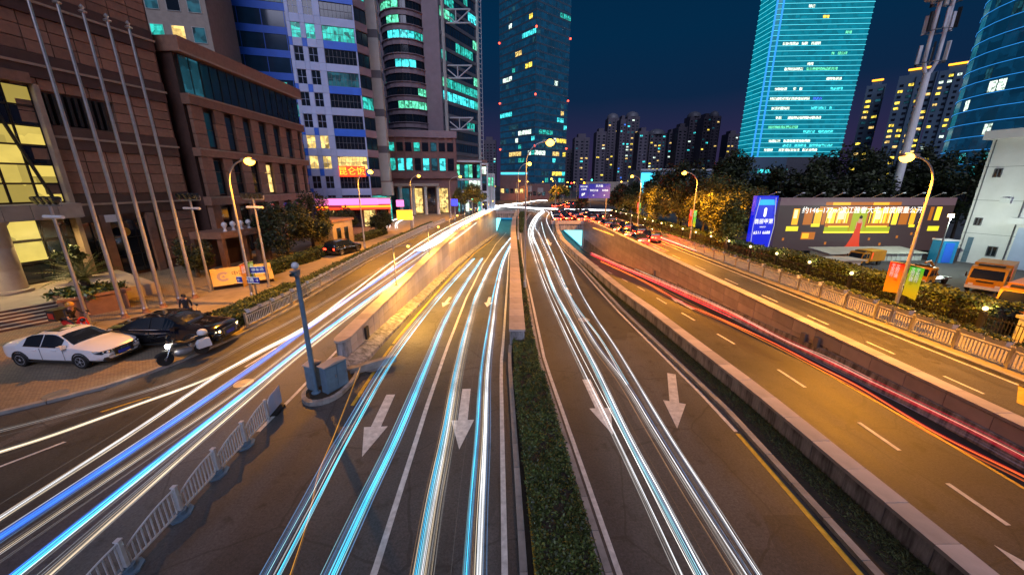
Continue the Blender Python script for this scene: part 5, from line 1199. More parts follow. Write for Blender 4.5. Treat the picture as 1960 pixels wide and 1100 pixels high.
# ================================================================== STREET FURNITURE
# ---- white barrier in the foreground: every section can be lifted away
posts = [(-8.16, 4.5), (-8.22, 5.9), (-8.3, 7.3), (-8.4, 8.64), (-8.46, 9.85), (-8.55, 11.1)]
posts = [(-8.1, 3.1)] + posts
for i in range(len(posts) - 1):
    a, b = Vector(posts[i]), Vector(posts[i + 1]); d = b - a; L = d.length
    t = thing('road_barrier', 'white picket road barrier section with arched top, %s from the picture bottom' % ORD[i], 'road barrier', (a.x, a.y, 0), math.atan2(d.y, d.x), 'white barrier sections on the left road')
    p = MB(); p.box(-.04, .04, -.04, .04, .02, .84); p.box(-.055, .055, -.055, .055, .84, .87); p.build('post', M['white_metal'], t)
    if i == len(posts) - 2: p = MB(); p.box(L - .04, L + .04, -.04, .04, .02, .84); p.build('post', M['white_metal'], t)
    q = MB(); q.prism([(.3 * math.cos(k * math.pi / 4), .22 * math.sin(k * math.pi / 4)) for k in range(8)], 0, .05); q.prism([(.14 * math.cos(k * math.pi / 4), .12 * math.sin(k * math.pi / 4)) for k in range(8)], .05, .16); q.build('foot', M['bluegrey'], t)
    top = lambda x: .52 + .28 * math.sin(math.pi / 2 * min(1, max(0, x / L)) ** .8)
    r_ = MB(); r_.tube([(.04 + (L - .08) * k / 10, 0, top((L) * k / 10)) for k in range(11)], .022, 6); r_.build('top_rail', M['white_metal'], t)
    r_ = MB(); r_.box(.04, L - .04, -.02, .02, .12, .16); r_.build('bottom_rail', M['white_metal'], t)
    nb = 11
    for k in range(nb):
        x = .04 + (L - .08) * (k + .5) / nb; z = MB(); z.box(x - .013, x + .013, -.012, .012, .155, top(x) - .01); z.build('bar', M['white_metal'], t)
t = thing('warning_board', 'dark rounded board closing the far end of the white barrier', 'board', (-8.6, 11.25, 0), R(97)); t.scale = (.8,) * 3
b = MB(); b.prism([(0, .12), (1.1, .12), (1.1, .98), (.35, .92), (.12, .84), (0, .7)], -.03, .03, Matrix.Rotation(R(90), 4, 'X')); b.build('panel', M['white_panel'], t)
b = MB(); b.box(.1, .9, -.25, .25, 0, .1); b.build('foot', M['rubber'], t); b = MB(); b.tube([(0, 0, .12), (0, 0, .7), (.12, 0, .84), (.35, 0, .92), (1.1, 0, .98), (1.1, 0, .12)], .022, 6); b.build('rim', M['steel'], t)
# ---- kerbed island with pole and cabinets
isl = tag(obj('traffic_island', None, None, (-7.45, 13.0, 0)), kind='structure')
for k in range(22):
    a0, a1 = 2 * math.pi * k / 22, 2 * math.pi * (k + .96) / 22
    P = lambda a, r: (r * math.cos(a) * .78 + .45 * (math.sin(a) > 0) * math.sin(a) * .6, r * math.sin(a) * (1.9 if math.sin(a) > 0 else 1.0))
    m_ = MB(); m_.prism([P(a0, 1.05), P(a1, 1.05), P(a1, .86), P(a0, .86)], 0, .17 + rnd.uniform(-.008, .008)); m_.build('kerb_stone', M['kerb'], isl)
m_ = MB(); m_.prism([(P(2 * math.pi * k / 22, .86)) for k in range(22)], 0, .09); m_.build('island_soil', M['soil'], isl)
t = thing('camera_pole', 'blue grey camera pole standing on the kerbed island in the foreground', 'pole', (-7.72, 12.75, .09))
p = MB(); p.lathe([(.17, 0), (.17, .04), (.1, .06), (.095, .5), (.088, 2.5), (.075, 4.6), (.075, 4.75)], 12); p.build('pole', M['bluegrey'], t, smooth=50)
p = MB(); p.box(-.07, .09, -.22, .08, 4.75, 4.92); p.box(-.08, .1, -.27, .1, 4.92, 4.95); p.build('camera', M['bluegrey'], t); p = MB(); p.ball((0.02, -.05, 5.12), .13, 10, 8); p.build('camera_dome', M['plastic_white'], t, smooth=60)
p = MB(); p.lathe([(.06, 0), (.06, .1)], 10, Matrix.Translation((.02, -.28, 4.85)) @ Matrix.Rotation(R(90), 4, 'X')); p.build('lens', M['glass'], t)
def cabinet(label, loc, rz, w, d, h, two=False):
    t = thing('utility_cabinet', label, 'cabinet', loc, rz, 'cabinets on the island')
    b = MB(); b.box(-w / 2, w / 2, -d / 2, d / 2, .02, h); b.build('body', M['bluegrey'], t)
    for k in range(2 if two else 1):
        dw = w / (2 if two else 1); q = MB(); q.box(-w / 2 + k * dw + .02, -w / 2 + (k + 1) * dw - .02, -d / 2 - .02, -d / 2 - .001, .08, h - .06); q.build('door', M['bluegrey'], t)
        q = MB(); q.box(-w / 2 + (k + 1) * dw - .08, -w / 2 + (k + 1) * dw - .05, -d / 2 - .04, -d / 2 - .021, h * .5, h * .6); q.build('handle', M['metal'], t)
    q = MB(); q.prism([(-w / 2 - .05, h), (w / 2 + .05, h), (w / 2 + .05, h + .03), (0, h + .1), (-w / 2 - .05, h + .03)], -d / 2 - .05, d / 2 + .05, Matrix.Rotation(R(90), 4, 'X')); q.build('lid', M['coping'], t)
cabinet('slim grey cabinet left of the camera pole on the island', (-7.95, 13.15, .09), R(68), .5, .3, 1.05)
cabinet('double door grey cabinet right of the camera pole on the island', (-7.1, 13.1, .09), R(62), .95, .34, 1.12, True)
cu = MB(); cu.prism([(0, 0), (2.0, .5), (2.0, .75), (0, .3)], 0, .32); t = thing('kerb_block', 'low grey concrete block joining the island to the rounded wall end', 'block', (-7.0, 14.2, .0), R(25)); cu.build('block', M['kerb'], t)
# ---- flagpoles
for i, (x, y) in enumerate(((240, 608), (280, 598), (313, 588), (345, 578), (374, 570))):
    g_ = G(x, y, .1); t = thing('flagpole', '%s tall silver flagpole counted from the entrance steps' % ORD[i], 'flagpole', g_, 0, 'flagpoles before the granite office')
    p = MB(); p.lathe([(.17, .3), (.12, .45), (.115, 1), (.1, 6), (.085, 11), (.065, 16.8)], 10); p.build('pole', M['steel'], t, smooth=50)
    p = MB(); p.lathe([(.22, 0), (.22, .06), (.16, .1), (.15, .3)], 12); p.build('base', M['granite'], t); p = MB(); p.lathe([(.16, 16.8), (.18, 16.86), (.05, 16.95), (.12, 17.05), (.02, 17.2)], 10); p.build('finial', M['steel'], t)
# ---- floodlight masts
for i, (x, y) in enumerate(((172, 622), (404, 557), (516, 548))):
    g_ = G(x, y, .1); t = thing('floodlight_mast', ['mast with four unlit floodlights by the steps, nearest', 'second floodlight mast, behind the amber sign board', 'third floodlight mast, farthest, before the second granite block'][i], 'floodlight mast', g_, R(-14), 'floodlight masts on the pavement')
    p = MB(); p.tube([(0, 0, 0), (0, 0, 6.9)], [.1, .065], 8); p.build('pole', M['steel'], t, smooth=50); p = MB(); p.lathe([(.2, 0), (.2, .08), (.12, .12)], 10); p.build('base', M['metal'], t)
    c = MB(); c.box(-.9, .9, -.05, .05, 6.75, 6.83); c.build('cross_bar', M['metal'], t); c = MB(); c.lathe([(.09, -.75), (.09, .75)], 8, Matrix.Translation((0, 0, 6.2)) @ Matrix.Rotation(R(90), 4, 'Y')); c.build('ballast_tube', M['plastic_white'], t)
    for k in range(4):
        x0 = -.75 + k * .5; h = MB(); Mx = Matrix.Translation((x0, -.05, 7.1)) @ Matrix.Rotation(R(115), 4, 'X')
        h.lathe([(.06, -.22), (.12, -.16), (.2, .05), (.23, .12), (.23, .15)], 12, Mx); hd = h.build('floodlight', M['plastic_black'], t, smooth=40); q = MB(); q.lathe([(.21, .151), (.01, .16)], 12, Mx); q.build('lens', M['glass'], hd)
        q = MB(); q.tube([(x0 - .25, 0, 7.1), (x0 - .25, 0, 6.8), (x0 + .25, 0, 6.8), (x0 + .25, 0, 7.1)], .018, 5); q.build('bracket', M['metal'], hd)
# ---- amber bank board and small signs
bd = thing('bank_sign_board', 'slanted amber board with a round emblem and dark Chinese lettering', 'sign board', G(420, 556, .1), R(42))
Tb = Matrix.Translation((0, 0, .35)) @ Matrix.Rotation(R(52), 4, 'X')
q = MB(); q.box(-.3, 3.7, 0, 1.5, -.06, 0, Tb); q.build('face', mat('amber_board', (.5, .33, .1), .5, var=.08), bd); q = MB(); q.box(-.3, 3.7, .5, .8, .0, .9); q.build('stand', M['granite_dark'], bd)
ring = MB(); n = 20
pts = []
for k in range(n): 
    a = R(40) + R(280) * k / (n - 1); pts.append((.45 + .42 * math.cos(a), .75 + .42 * math.sin(a), .008)); 
for k in range(n):
    a = R(40) + R(280) * k / (n - 1); pts.append((.45 + .22 * math.cos(a), .75 + .22 * math.sin(a), .008))
ring.add(pts, [(k, k + 1, n + k + 1, n + k) for k in range(n - 1)], Tb); ring.add([(.32, .75, .01), (.45, .62, .01), (.58, .75, .01), (.45, .88, .01)], [(0, 1, 2, 3)], Tb); ring.build('emblem', M['mauve'], bd)
tx = text('lettering', '中国建设银行', .46, 'letter_dark', bd); tx.matrix_local = Tb @ Matrix.Translation((2.35, .9, .008)); tx = text('lettering', 'China Construction Bank', .22, 'letter_dark', bd); tx.matrix_local = Tb @ Matrix.Translation((2.3, .42, .008))
def plate_sign(label, loc, rz, w, h, z, body, m='blue_sign', pole=None, group=None, name='road_sign', ts=.3, lm='letter_white'):
    t = thing(name, label, 'road sign', loc, rz, group)
    p = MB(); p.box(-w / 2, w / 2, -.03, 0, z, z + h); p.build('plate', M[m], t)
    e = MB(); 
    for s in (0, h - .03): e.box(-w / 2 + .04, w / 2 - .04, -.036, -.031, z + s, z + s + .03)
    e.build('border', M['letter_white'], t)
    if body: tx = text('lettering', body, ts, lm, t); tx.matrix_local = Matrix.Translation((0, -.04, z + h / 2)) @ Matrix.Rotation(R(90), 4, 'X')
    if pole is not None:
        q = MB(); q.tube([(pole, .06, 0), (pole, .06, z + h)], .05, 7); q.build('post', M['steel'], t)
    return t
plate_sign('blue street name plate on the nearest left street lamp', (-17.7, 23.75, .1), R(-8), 1.7, .42, 1.5, '← 东方路 →', ts=.3)
plate_sign('small violet blue sign on its own post behind the left lamp', G(505, 577, .1), R(20), .9, .45, 2.05, '停车场', ts=.24, pole=-.35)
# ---- railings with flower boxes
def railing(label, X, Y0, Y1, step, z, h, side, cat='railing', boxm='plastic_white', bars=14):
    root = thing('railing', label, cat, (X(Y0), Y0, z)); y = Y0; i = 0; o = Vector((X(Y0), Y0, z)); boxes = []
    while y < Y1:
        a = Vector((X(y), y, z)) - o; b = Vector((X(y + step), y + step, z)) - o; T = dirM(a, b - a); L = (b - a).length
        if 'p' not in root:
            p = MB(); p.box(-.05, .05, -.05, .05, 0, h + .05); root['p'] = 1; pm = p.mesh('post', M['steel']); q = MB()
            for zz in (.12, h - .16, h - .02): q.box(.05, L - .05, -.02, .02, zz - .025, zz + .025)
            rm = q.mesh('rail', M['white_metal']); r_ = MB()
            for k in range(bars): x = .05 + (L - .1) * (k + .5) / bars; r_.box(x - .022, x + .022, -.012, .012, .14, h - .16)
            bm_ = r_.mesh('pickets', M['white_metal'])
        obj('post', pm, root, M=T); obj('rail', rm, root, M=T); obj('pickets', bm_, root, M=T)['kind'] = 'stuff'
        for f_ in (.28, .74): boxes.append((o + a + (b - a) * f_ + Vector((0, 0, h)), math.atan2((b - a).y, (b - a).x)))
        y += step
    del root['p']
    return boxes
FB = None
def flower_boxes(boxes, lab, group, sc=1):
    global FB
    for i, (p, rz) in enumerate(boxes):
        if i >= 48: break
        if FB is None:
            t = thing('flower_box', 'x', 'flower box', (0, 0, 0)); q = MB()
            q.add([(-.34, -.12, -.02), (.34, -.12, -.02), (.34, .12, -.02), (-.34, .12, -.02), (-.42, -.18, .24), (.42, -.18, .24), (.42, .18, .24), (-.42, .18, .24)], [(0, 3, 2, 1), (4, 5, 6, 7), (0, 1, 5, 4), (1, 2, 6, 5), (2, 3, 7, 6), (3, 0, 4, 7)]); q.build('trough', M['plastic_white'], t)
            g = np.random.default_rng(2); n = 420; pp_ = np.stack([g.uniform(-.4, .4, n), g.uniform(-.16, .16, n), .22 + np.abs(g.normal(.05, .06, n))], 1)
            f_ = obj('foliage', leaf_mesh('foliage', pp_, .12, M['leaf'], 8), t); f_['kind'] = 'stuff'; FB = t; q = t
            t.location = p; t.rotation_euler = (0, 0, rz); t.scale = (sc,) * 3
        else: q = dup(FB, p, rz, None, sc)
        q['label'] = lab % ORD[i]; q['group'] = group
bx = railing('low pale picket railing along the right pavement kerb, flower boxes on top', k0(21.95), 12.6, 92, 2.05, .12, .95, 1)
flower_boxes(bx, '%s white flower box on the right railing, counted from the litter bin', 'flower boxes on the right railing')
bx = railing('low grey picket railing along the left pavement kerb, flower boxes on top', lambda y: fpA(y) - .45, 19.6, 80, 2.1, .1, .8, -1)
flower_boxes(bx, '%s flower box on the left railing, counted from its near tip', 'flower boxes on the left railing', .9)
# ---- iron fence and globe lamps
fr_ = thing('iron_fence', 'black iron fence with upright bars between the right pavement and the hedge', 'fence', (25.3, 10.5, .12))
pm = MB(); pm.box(-.09, .09, -.09, .09, 0, 1.25); pm.box(-.11, .11, -.11, .11, 1.25, 1.3); pmm = pm.mesh('post', M['black_metal']); rl = MB()
for zz in (.15, 1.05): rl.box(-.02, .02, .09, 3.91, zz, zz + .05)
rlm = rl.mesh('rail', M['black_metal']); br = MB()
for k in range(26): br.box(-.012, .012, .16 + k * .145, .184 + k * .145, .02, 1.2)
brm = br.mesh('bars', M['black_metal'])
for i in range(22):
    T = Matrix.Translation((0, i * 4.0, 0)); obj('post', pmm, fr_, M=T); obj('rail', rlm, fr_, M=T); obj('bars', brm, fr_, M=T)['kind'] = 'stuff'
gl = None
for i in range(20):
    y = 18.5 + i * 4.0; loc = (25.3, y, 1.42)
    lab = '%s small globe lamp on the iron fence, counted from the near hedge end' % ORD[i]
    if gl is None:
        gl = thing('globe_lamp', lab, 'lamp', loc, 0, 'globe lamps on the iron fence'); q = MB(); q.ball((0, 0, .18), .11, 10, 8); q.build('globe', M['small_glow'], gl, smooth=60); q = MB(); q.lathe([(.07, 0), (.03, .03), (.03, .1)], 8); q.build('socket', M['black_metal'], gl)
        l_ = bpy.data.lights.new('lamp_light', 'POINT'); l_.energy = 45; l_.color = (1, .72, .35); l_.shadow_soft_size = .1; obj('lamp_light', l_, gl, (0, 0, .42))
    else: dup(gl, loc, None, lab)
gw = thing('garden_wall', 'low pale wall behind the near end of the iron fence', 'wall', (26.6, 11, .1)); block(gw, 'wall_body', I4, 0, .5, 0, 7, 0, 1.15, M['pale']); block(gw, 'coping', I4, -.1, 2.6, 0, 7.1, 1.15, 1.3, M['coping'])
# ---- litter bin and striped post at the right edge
t = thing('litter_bin', 'pale litter bin with a dark slot hood at the right picture edge', 'litter bin', (22.0, 11.6, .12), R(10)); q = MB(); q.box(-.3, .3, -.22, .22, .05, .8); q.build('body', M['plastic_white'], t); q = MB(); q.box(-.34, .34, -.26, .26, .98, 1.05); q.build('hood', M['metal'], t)
for x in (-.28, .24): q = MB(); q.box(x, x + .04, -.2, .2, .8, .98); q.build('hood_post', M['metal'], t)
q = MB(); q.box(-.18, .18, -.235, -.221, .3, .6); q.build('label_plate', M['blue_sign'], t)
t = thing('striped_post', 'short red and white striped post at the railing end', 'post', (21.95, 12.3, .12)); 
for k in range(4): q = MB(); q.lathe([(.07, k * .25), (.07, k * .25 + .25)], 10); q.build('stripe', M['red_paint' if k % 2 else 'plastic_white'], t)
# ---- billboard: its print glows by itself, in place of light from the arm lamps
BW, BH = 20.2, 6.0
bl = thing('billboard', 'wide dark billboard printed with an amber hall and a red gown, white lettering', 'billboard', (30.2, 42.2, .5), R(1))
M['glow_print_dark'] = emit('glow_print_dark', (.05, .03, .032), .75, False); M['glow_print_mauve'] = emit('glow_print_mauve', (.2, .12, .15), .5, False)
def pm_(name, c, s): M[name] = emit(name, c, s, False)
pm_('glow_print_amber', (.9, .38, .015), 1.20); pm_('glow_print_gold', (1, .62, .03), 1.42); pm_('glow_print_brown', (.45, .13, .01), 0.90); pm_('glow_print_pale', (1, .85, .45), 1.0); pm_('glow_print_lime', (.42, .5, .01), .75); pm_('glow_print_red', (.75, .05, .012), .75); pm_('glow_print_skin', (.85, .45, .25), .6); pm_('glow_print_black', (.03, .015, .015), .4); pm_('glow_print_white', (1, .98, .9), 1.3); pm_('glow_print_yellow', (.95, .8, .03), .9)
q = MB(); q.box(0, BW, 0, .4, 0, BH); q.build('board', M['glow_print_dark'], bl)
for x in (1, 5, 9, 13, 17, 19.5): q = MB(); q.tube([(x, .5, -.5), (x, .5, BH)], .1, 6); q.build('leg', M['metal'], bl)
def pr(polys, m, d, name='glow_print_patch'):
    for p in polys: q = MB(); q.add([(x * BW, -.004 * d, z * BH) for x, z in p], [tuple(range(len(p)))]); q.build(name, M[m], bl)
rc = lambda a, b, c, d: [(a, c), (b, c), (b, d), (a, d)]
pr([rc(.0, 1, .86, 1)], 'glow_print_mauve', 1)
pr([rc(.23, .73, .80, .84)], 'glow_print_brown', 2); pr([rc(.26, .69, .86, .92)], 'glow_print_brown', 2); pr([rc(.30, .40, .865, .915), rc(.53, .62, .865, .915)], 'glow_print_amber', 3)
for a, b, m in ((.085, .12, 'glow_print_amber'), (.15, .2, 'glow_print_brown'), (.21, .25, 'glow_print_amber'), (.255, .275, 'glow_print_brown'), (.28, .33, 'glow_print_gold'), (.335, .40, 'glow_print_amber'), (.405, .425, 'glow_print_brown'), (.54, .6, 'glow_print_gold'), (.605, .65, 'glow_print_amber'), (.66, .69, 'glow_print_gold'), (.70, .75, 'glow_print_brown'), (.76, .79, 'glow_print_amber'), (.90, .93, 'glow_print_gold'), (.865, .885, 'glow_print_brown')): pr([rc(a, b, .50 if a < .84 else .58, .80 if a < .84 else .83)], m, 4)
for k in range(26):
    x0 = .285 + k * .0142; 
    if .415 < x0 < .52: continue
    h_ = .03 * math.sin(k * 2.3); pr([rc(x0, x0 + .0055, .51, .735 + h_)], ('glow_print_brown', 'glow_print_pale', 'glow_print_gold')[k % 3], 4.5)
for x0, z0_ in ((.05, .2), (.30, .12), (.62, .1), (.79, .3), (.71, .24), (.93, .2), (.55, .2)): pr([rc(x0, x0 + .012, z0_, z0_ + .05)], 'glow_print_brown', 4)
pr([rc(.285, .31, .62, .74), rc(.345, .38, .6, .76), rc(.56, .59, .6, .76), rc(.09, .11, .62, .78)], 'glow_print_pale', 5)
pr([rc(.28, .425, .46, .53), rc(.515, .65, .46, .53)], 'glow_print_brown', 5); pr([rc(.28, .66, .36, .46)], 'glow_print_lime', 6); pr([rc(.28, .66, .34, .37), rc(.3, .42, .455, .475), rc(.52, .64, .455, .475)], 'glow_print_gold', 7)
pr([rc(.425, .515, .37, .80)], 'glow_print_lime', 5); pr([rc(.418, .427, .36, .8), rc(.51, .52, .36, .8)], 'glow_print_brown', 6)
[pr([r__], 'glow_print_yellow', 6) for r__ in (rc(.06, .13, .38, .47), rc(.88, .945, .38, .47), rc(.765, .8, .45, .5), rc(.2, .25, .46, .52))]; pr([rc(.155, .235, .22, .36)], 'glow_print_brown', 6); pr([rc(.16, .2, .24, .34)], 'glow_print_amber', 7)
pr([[(.39, .005), (.43, .1), (.452, .28), (.462, .45), (.49, .45), (.495, .3), (.505, .12), (.525, .005)]], 'glow_print_red', 8)
pr([[(.455, .45), (.46, .54), (.472, .57), (.485, .57), (.493, .54), (.49, .45)]], 'glow_print_red', 9); pr([rc(.466, .488, .53, .62), rc(.458, .463, .42, .56), rc(.49, .495, .42, .56)], 'glow_print_skin', 10); pr([[(.469, .61), (.467, .65), (.477, .68), (.487, .65), (.485, .61)]], 'glow_print_black', 11)
tx = text('lettering', '约146–177m²滨江雅奢大宅 首度限量公开', .78, 'glow_print_white', bl); tx.matrix_local = Matrix.Translation((.475 * BW, -.06, .765 * BH)) @ Matrix.Rotation(R(90), 4, 'X')
for k in range(9):
    a = thing('billboard_lamp', '%s slim lamp arm along the billboard top, counted from the blue sign' % ORD[k], 'lamp', (30.2 + 1.3 + k * 2.2, 42.2, 6.5), 0, 'lamp arms above the billboard'); q = MB(); q.tube([(0, 0, 0), (.35, -.9, .55)], .03, 5); q.build('arm', M['steel'], a); q = MB(); q.box(.2, .5, -1.0, -.85, .5, .6); q.build('lamp_head', M['plastic_white'], a)
bs = thing('sign_tower', 'upright royal blue sign board with white letters, left of the wide billboard', 'sign board', (27.35, 42.0, .4), R(8))
M['sign_blue_lit'] = emit('sign_blue_lit', (.0, .01, .72), .75, False); q = MB(); q.box(0, 2.7, 0, .5, 0, 6.3); q.build('board', M['sign_blue_lit'], bs)
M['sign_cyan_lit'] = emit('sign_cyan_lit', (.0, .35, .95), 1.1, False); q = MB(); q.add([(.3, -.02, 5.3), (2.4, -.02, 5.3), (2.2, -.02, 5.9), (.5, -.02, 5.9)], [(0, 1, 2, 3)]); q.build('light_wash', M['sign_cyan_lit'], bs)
q = MB(); q.prism([(1.2, 4.1), (1.3, 4.0), (1.4, 4.0), (1.5, 4.1), (1.5, 4.9), (1.4, 5.0), (1.3, 5.0), (1.2, 4.9)], .01, .04, Matrix.Rotation(R(90), 4, 'X')); q.build('emblem', M['glow_print_white'], bs)
for tx_, z, s in (('翡丽甲第', 3.45, .6), ('PERIDOT', 2.85, .2), ('6511 6688', 2.2, .5)): tx = text('lettering', tx_, s, 'glow_print_white', bs); tx.matrix_local = Matrix.Translation((1.35, -.04, z)) @ Matrix.Rotation(R(90), 4, 'X')
q = MB(); q.tube([(.2, -.05, .3), (.05, -.1, 3), (.35, -.1, 6.1)], .025, 5); q.tube([(2.5, -.05, .3), (2.72, -.1, 3), (2.3, -.1, 6.1)], .025, 5); q.build('light_tube', M['letter_white'], bs)
lamp_light(bs, (1.3, -1.3, 6.6), 240, (.7, 1, .8)); lb = MB(); lb.tube([(1.3, 0, 6.3), (1.3, -1.2, 6.75)], .03, 5); lb.box(1.1, 1.5, -1.4, -1.2, 6.68, 6.78); lb.build('lamp_arm', M['steel'], bs)
# ---- aerial mast
ms = thing('aerial_mast', 'tall pale violet mast with aerial panels and round platforms above the billboard', 'mast', (50.6, 50, 0))
q = MB(); q.lathe([(.5, 0), (.42, 14), (.34, 21)], 14); q.build('pole', M['white_wall'], ms, smooth=50)
for sx_ in (-.75, .75): q = MB(); q.tube([(sx_ * .4, 0, 21), (sx_, 0, 22.2), (sx_, 0, 28.6)], .2, 9); q.build('tube_column', M['white_wall'], ms, smooth=50)
q = MB(); q.tube([(0, 0, 28), (0, 0, 35)], [.24, .1], 9); q.build('top_pole', M['pale'], ms, smooth=50)
for x in (-1.3, 1.5): q = MB(); q.lathe([(.3, 0), (1.0, .12), (1.05, .3), (.3, .38)], 14, Matrix.Translation((x, 0, 28.6 + (.5 if x > 0 else 0)))); q.build('platform', M['pale'], ms)
for z in (22, 25.4, 28.3, 31): 
    q = MB(); q.tube([(1.1 * math.cos(k * .52), 1.1 * math.sin(k * .52), z) for k in range(13)], .06, 5); q.build('ring', M['metal'], ms)
    for k in range(6):
        a = R(45) + k * R(60) + z; q = MB(); q.box(-.16, .16, -.1, .1, z, z + 2.0); o = q.build('aerial_panel', M['plastic_white' if k % 2 else 'plastic_black'], ms); o.matrix_local = Matrix.Translation((1.3 * math.cos(a), 1.3 * math.sin(a), 0)) @ Matrix.Rotation(a, 4, 'Z')
# ---- gantry sign, signals, kiosk sign
gs = thing('road_sign', 'large blue two part direction sign over the red traffic queue', 'road sign', (13.6, 76.4, 0))
q = MB(); q.tube([(5.6, .2, 0), (5.6, .2, 8.0)], .13, 8); q.tube([(5.6, .2, 7), (-.2, .2, 7)], .08, 6); q.build('post', M['metal'], gs)
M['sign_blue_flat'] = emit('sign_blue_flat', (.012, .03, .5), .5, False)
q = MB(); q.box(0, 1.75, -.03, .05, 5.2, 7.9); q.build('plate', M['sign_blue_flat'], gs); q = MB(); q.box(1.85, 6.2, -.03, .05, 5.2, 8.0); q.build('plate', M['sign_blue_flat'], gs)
for tx_, x, z, s in (('世纪大道', .88, 7.45, .36), ('人民路', .88, 6.9, .36), ('↱', .88, 5.9, .9), ('东方路', 4.0, 7.55, .5), ('世纪大道', 2.95, 6.7, .42), ('张杨路', 5.2, 6.7, .42), ('←            →', 4.0, 5.75, .5)): tx = text('lettering', tx_, s, 'glow_print_white', gs); tx.matrix_local = Matrix.Translation((x, -.06, z)) @ Matrix.Rotation(R(90), 4, 'X')
def signal(label, loc, col, H=6.2, n=1):
    t = thing('traffic_light', label, 'traffic light', loc, 0, 'traffic lights at the junction'); q = MB(); q.tube([(0, 0, 0), (0, 0, H)], .09, 7); q.build('pole', M['metal'], t)
    for k in range(n):
        q = MB(); q.box(-.22 + k * 1.1, .22 + k * 1.1, -.3, 0, H - 1.3, H); h = q.build('signal_head', M['plastic_black'], t); q = MB(); q.ball((k * 1.1, -.32, H - (.25 if col == 'red_sig' else 1.05)), .26, 10, 8); q.build('signal_lens', M[col], h)
M['red_sig'] = emit('red_signal_lens', (1, .04, .03), 8); M['green_sig'] = emit('green_signal_lens', (.05, .9, .65), 5)
for i, (x, y, c, n_) in enumerate(((-10.4, 98, 'green_sig', 2), (14.6, 128, 'red_sig', 2), (17.4, 130, 'red_sig', 1), (25.5, 122, 'green_sig', 1), (17.0, 140, 'red_sig', 2), (22.6, 145, 'red_sig', 1))):
    signal(['green signals under the left lamp at the junction', 'red signals left of the small round tree', 'single red signal right of the small round tree', 'green signal above the blue road sign', 'upper red signals farther along', 'red signal close to the blue sign'][i], (x, y, 0), c, [5.2, 5.4, 6.4, 10.2, 6.5, 8.5][i], n_)
kk = thing('kiosk_sign', 'yellow lit rectangular sign on a dark post by the shop forecourt', 'sign', (-17.6, 61, .1), R(5)); q = MB(); q.box(-1.25, 1.25, -.2, .2, 3.0, 3.75); q.build('upper_panel', M['yellow_neon'], kk); q = MB(); q.box(-1.25, 1.25, -.2, .2, 2.2, 2.95); q.build('lower_panel', M['orange_strip'] if 0 else M['yellow_neon'], kk); q = MB(); q.tube([(.9, 0.1, 0), (.9, .1, 3.9)], .14, 7); q.build('post', M['metal'], kk)
bsn = thing('shop_sign', 'small square deep blue lit sign on a pole before the mall', 'sign', (-12.9, 84, 0)); q = MB(); q.box(-.7, .7, -.15, .15, 3.3, 4.7); q.build('panel', M['blue_neon'], bsn); q = MB(); q.tube([(0, .2, 0), (0, .2, 4.8)], .12, 6); q.build('post', M['metal'], bsn)
psn = thing('shop_sign', 'small pink lit sign left of the mall columns', 'sign', (-24.5, 82, 0)); q = MB(); q.box(-.8, .8, -.15, .15, 3.2, 4.6); q.build('panel', M['pink_sign'], psn); q = MB(); q.tube([(0, .2, 0), (0, .2, 4.6)], .1, 6); q.build('post', M['metal'], psn)

# ================================================================== VEHICLES
SED = [(-2.37, .46, .72, .82, .66, .54), (-2.3, .33, .86, .96, .80, .66), (-2.0, .28, .93, 1.05, .885, .73), (-1.6, .27, .94, 1.08, .905, .74), (-1.25, .26, .945, 1.24, .91, .68), (-.9, .25, .945, 1.385, .915, .615), (-.3, .24, .935, 1.45, .92, .60), (.25, .24, .925, 1.43, .92, .605),
       (.68, .24, .92, 1.24, .92, .67), (1.08, .25, .905, 1.02, .92, .745), (1.6, .26, .87, .96, .91, .735), (2.0, .27, .80, .885, .885, .70), (2.25, .29, .70, .785, .80, .62), (2.37, .33, .58, .66, .69, .54), (2.41, .40, .50, .56, .60, .46)]
SUV = [(-2.3, .5, .9, 1.1, .74, .62), (-2.22, .36, .98, 1.3, .86, .7), (-2.0, .32, 1.0, 1.55, .9, .68), (-1.7, .3, 1.02, 1.66, .92, .66), (-.9, .3, 1.02, 1.72, .93, .66), (-.2, .3, 1.0, 1.72, .93, .66), (.3, .3, 1.0, 1.66, .93, .67), (.75, .3, 1.0, 1.36, .93, .72), (1.15, .3, 1.0, 1.12, .92, .76), (1.7, .32, .95, 1.04, .9, .74), (2.15, .34, .84, .9, .86, .68), (2.3, .42, .66, .74, .76, .6)]
def densify(S, n=3):
    o = []
    for i in range(len(S) - 1):
        p = [S[max(0, i - 1)], S[i], S[i + 1], S[min(len(S) - 1, i + 2)]]
        for k in range(n):
            t = k / n; o.append(tuple(.5 * (2 * p[1][j] + (p[2][j] - p[0][j]) * t + (2 * p[0][j] - 5 * p[1][j] + 4 * p[2][j] - p[3][j]) * t * t + (3 * p[1][j] - p[0][j] - 3 * p[2][j] + p[3][j]) * t ** 3) for j in range(6)))
    return o + [S[-1]]
def ring_pts(s):
    x, zb_, zl, zt, w, wt = s
    h = [(0, zb_), (w * .84, zb_), (w * .985, zb_ + .12), (w, zb_ + (zl - zb_) * .55), (w * .97, zl), (wt, zt - .03), (wt * .62, zt + .012), (0, zt + .018)]
    return [(x, y, z) for y, z in h] + [(x, -y, z) for y, z in h[-2:0:-1]]
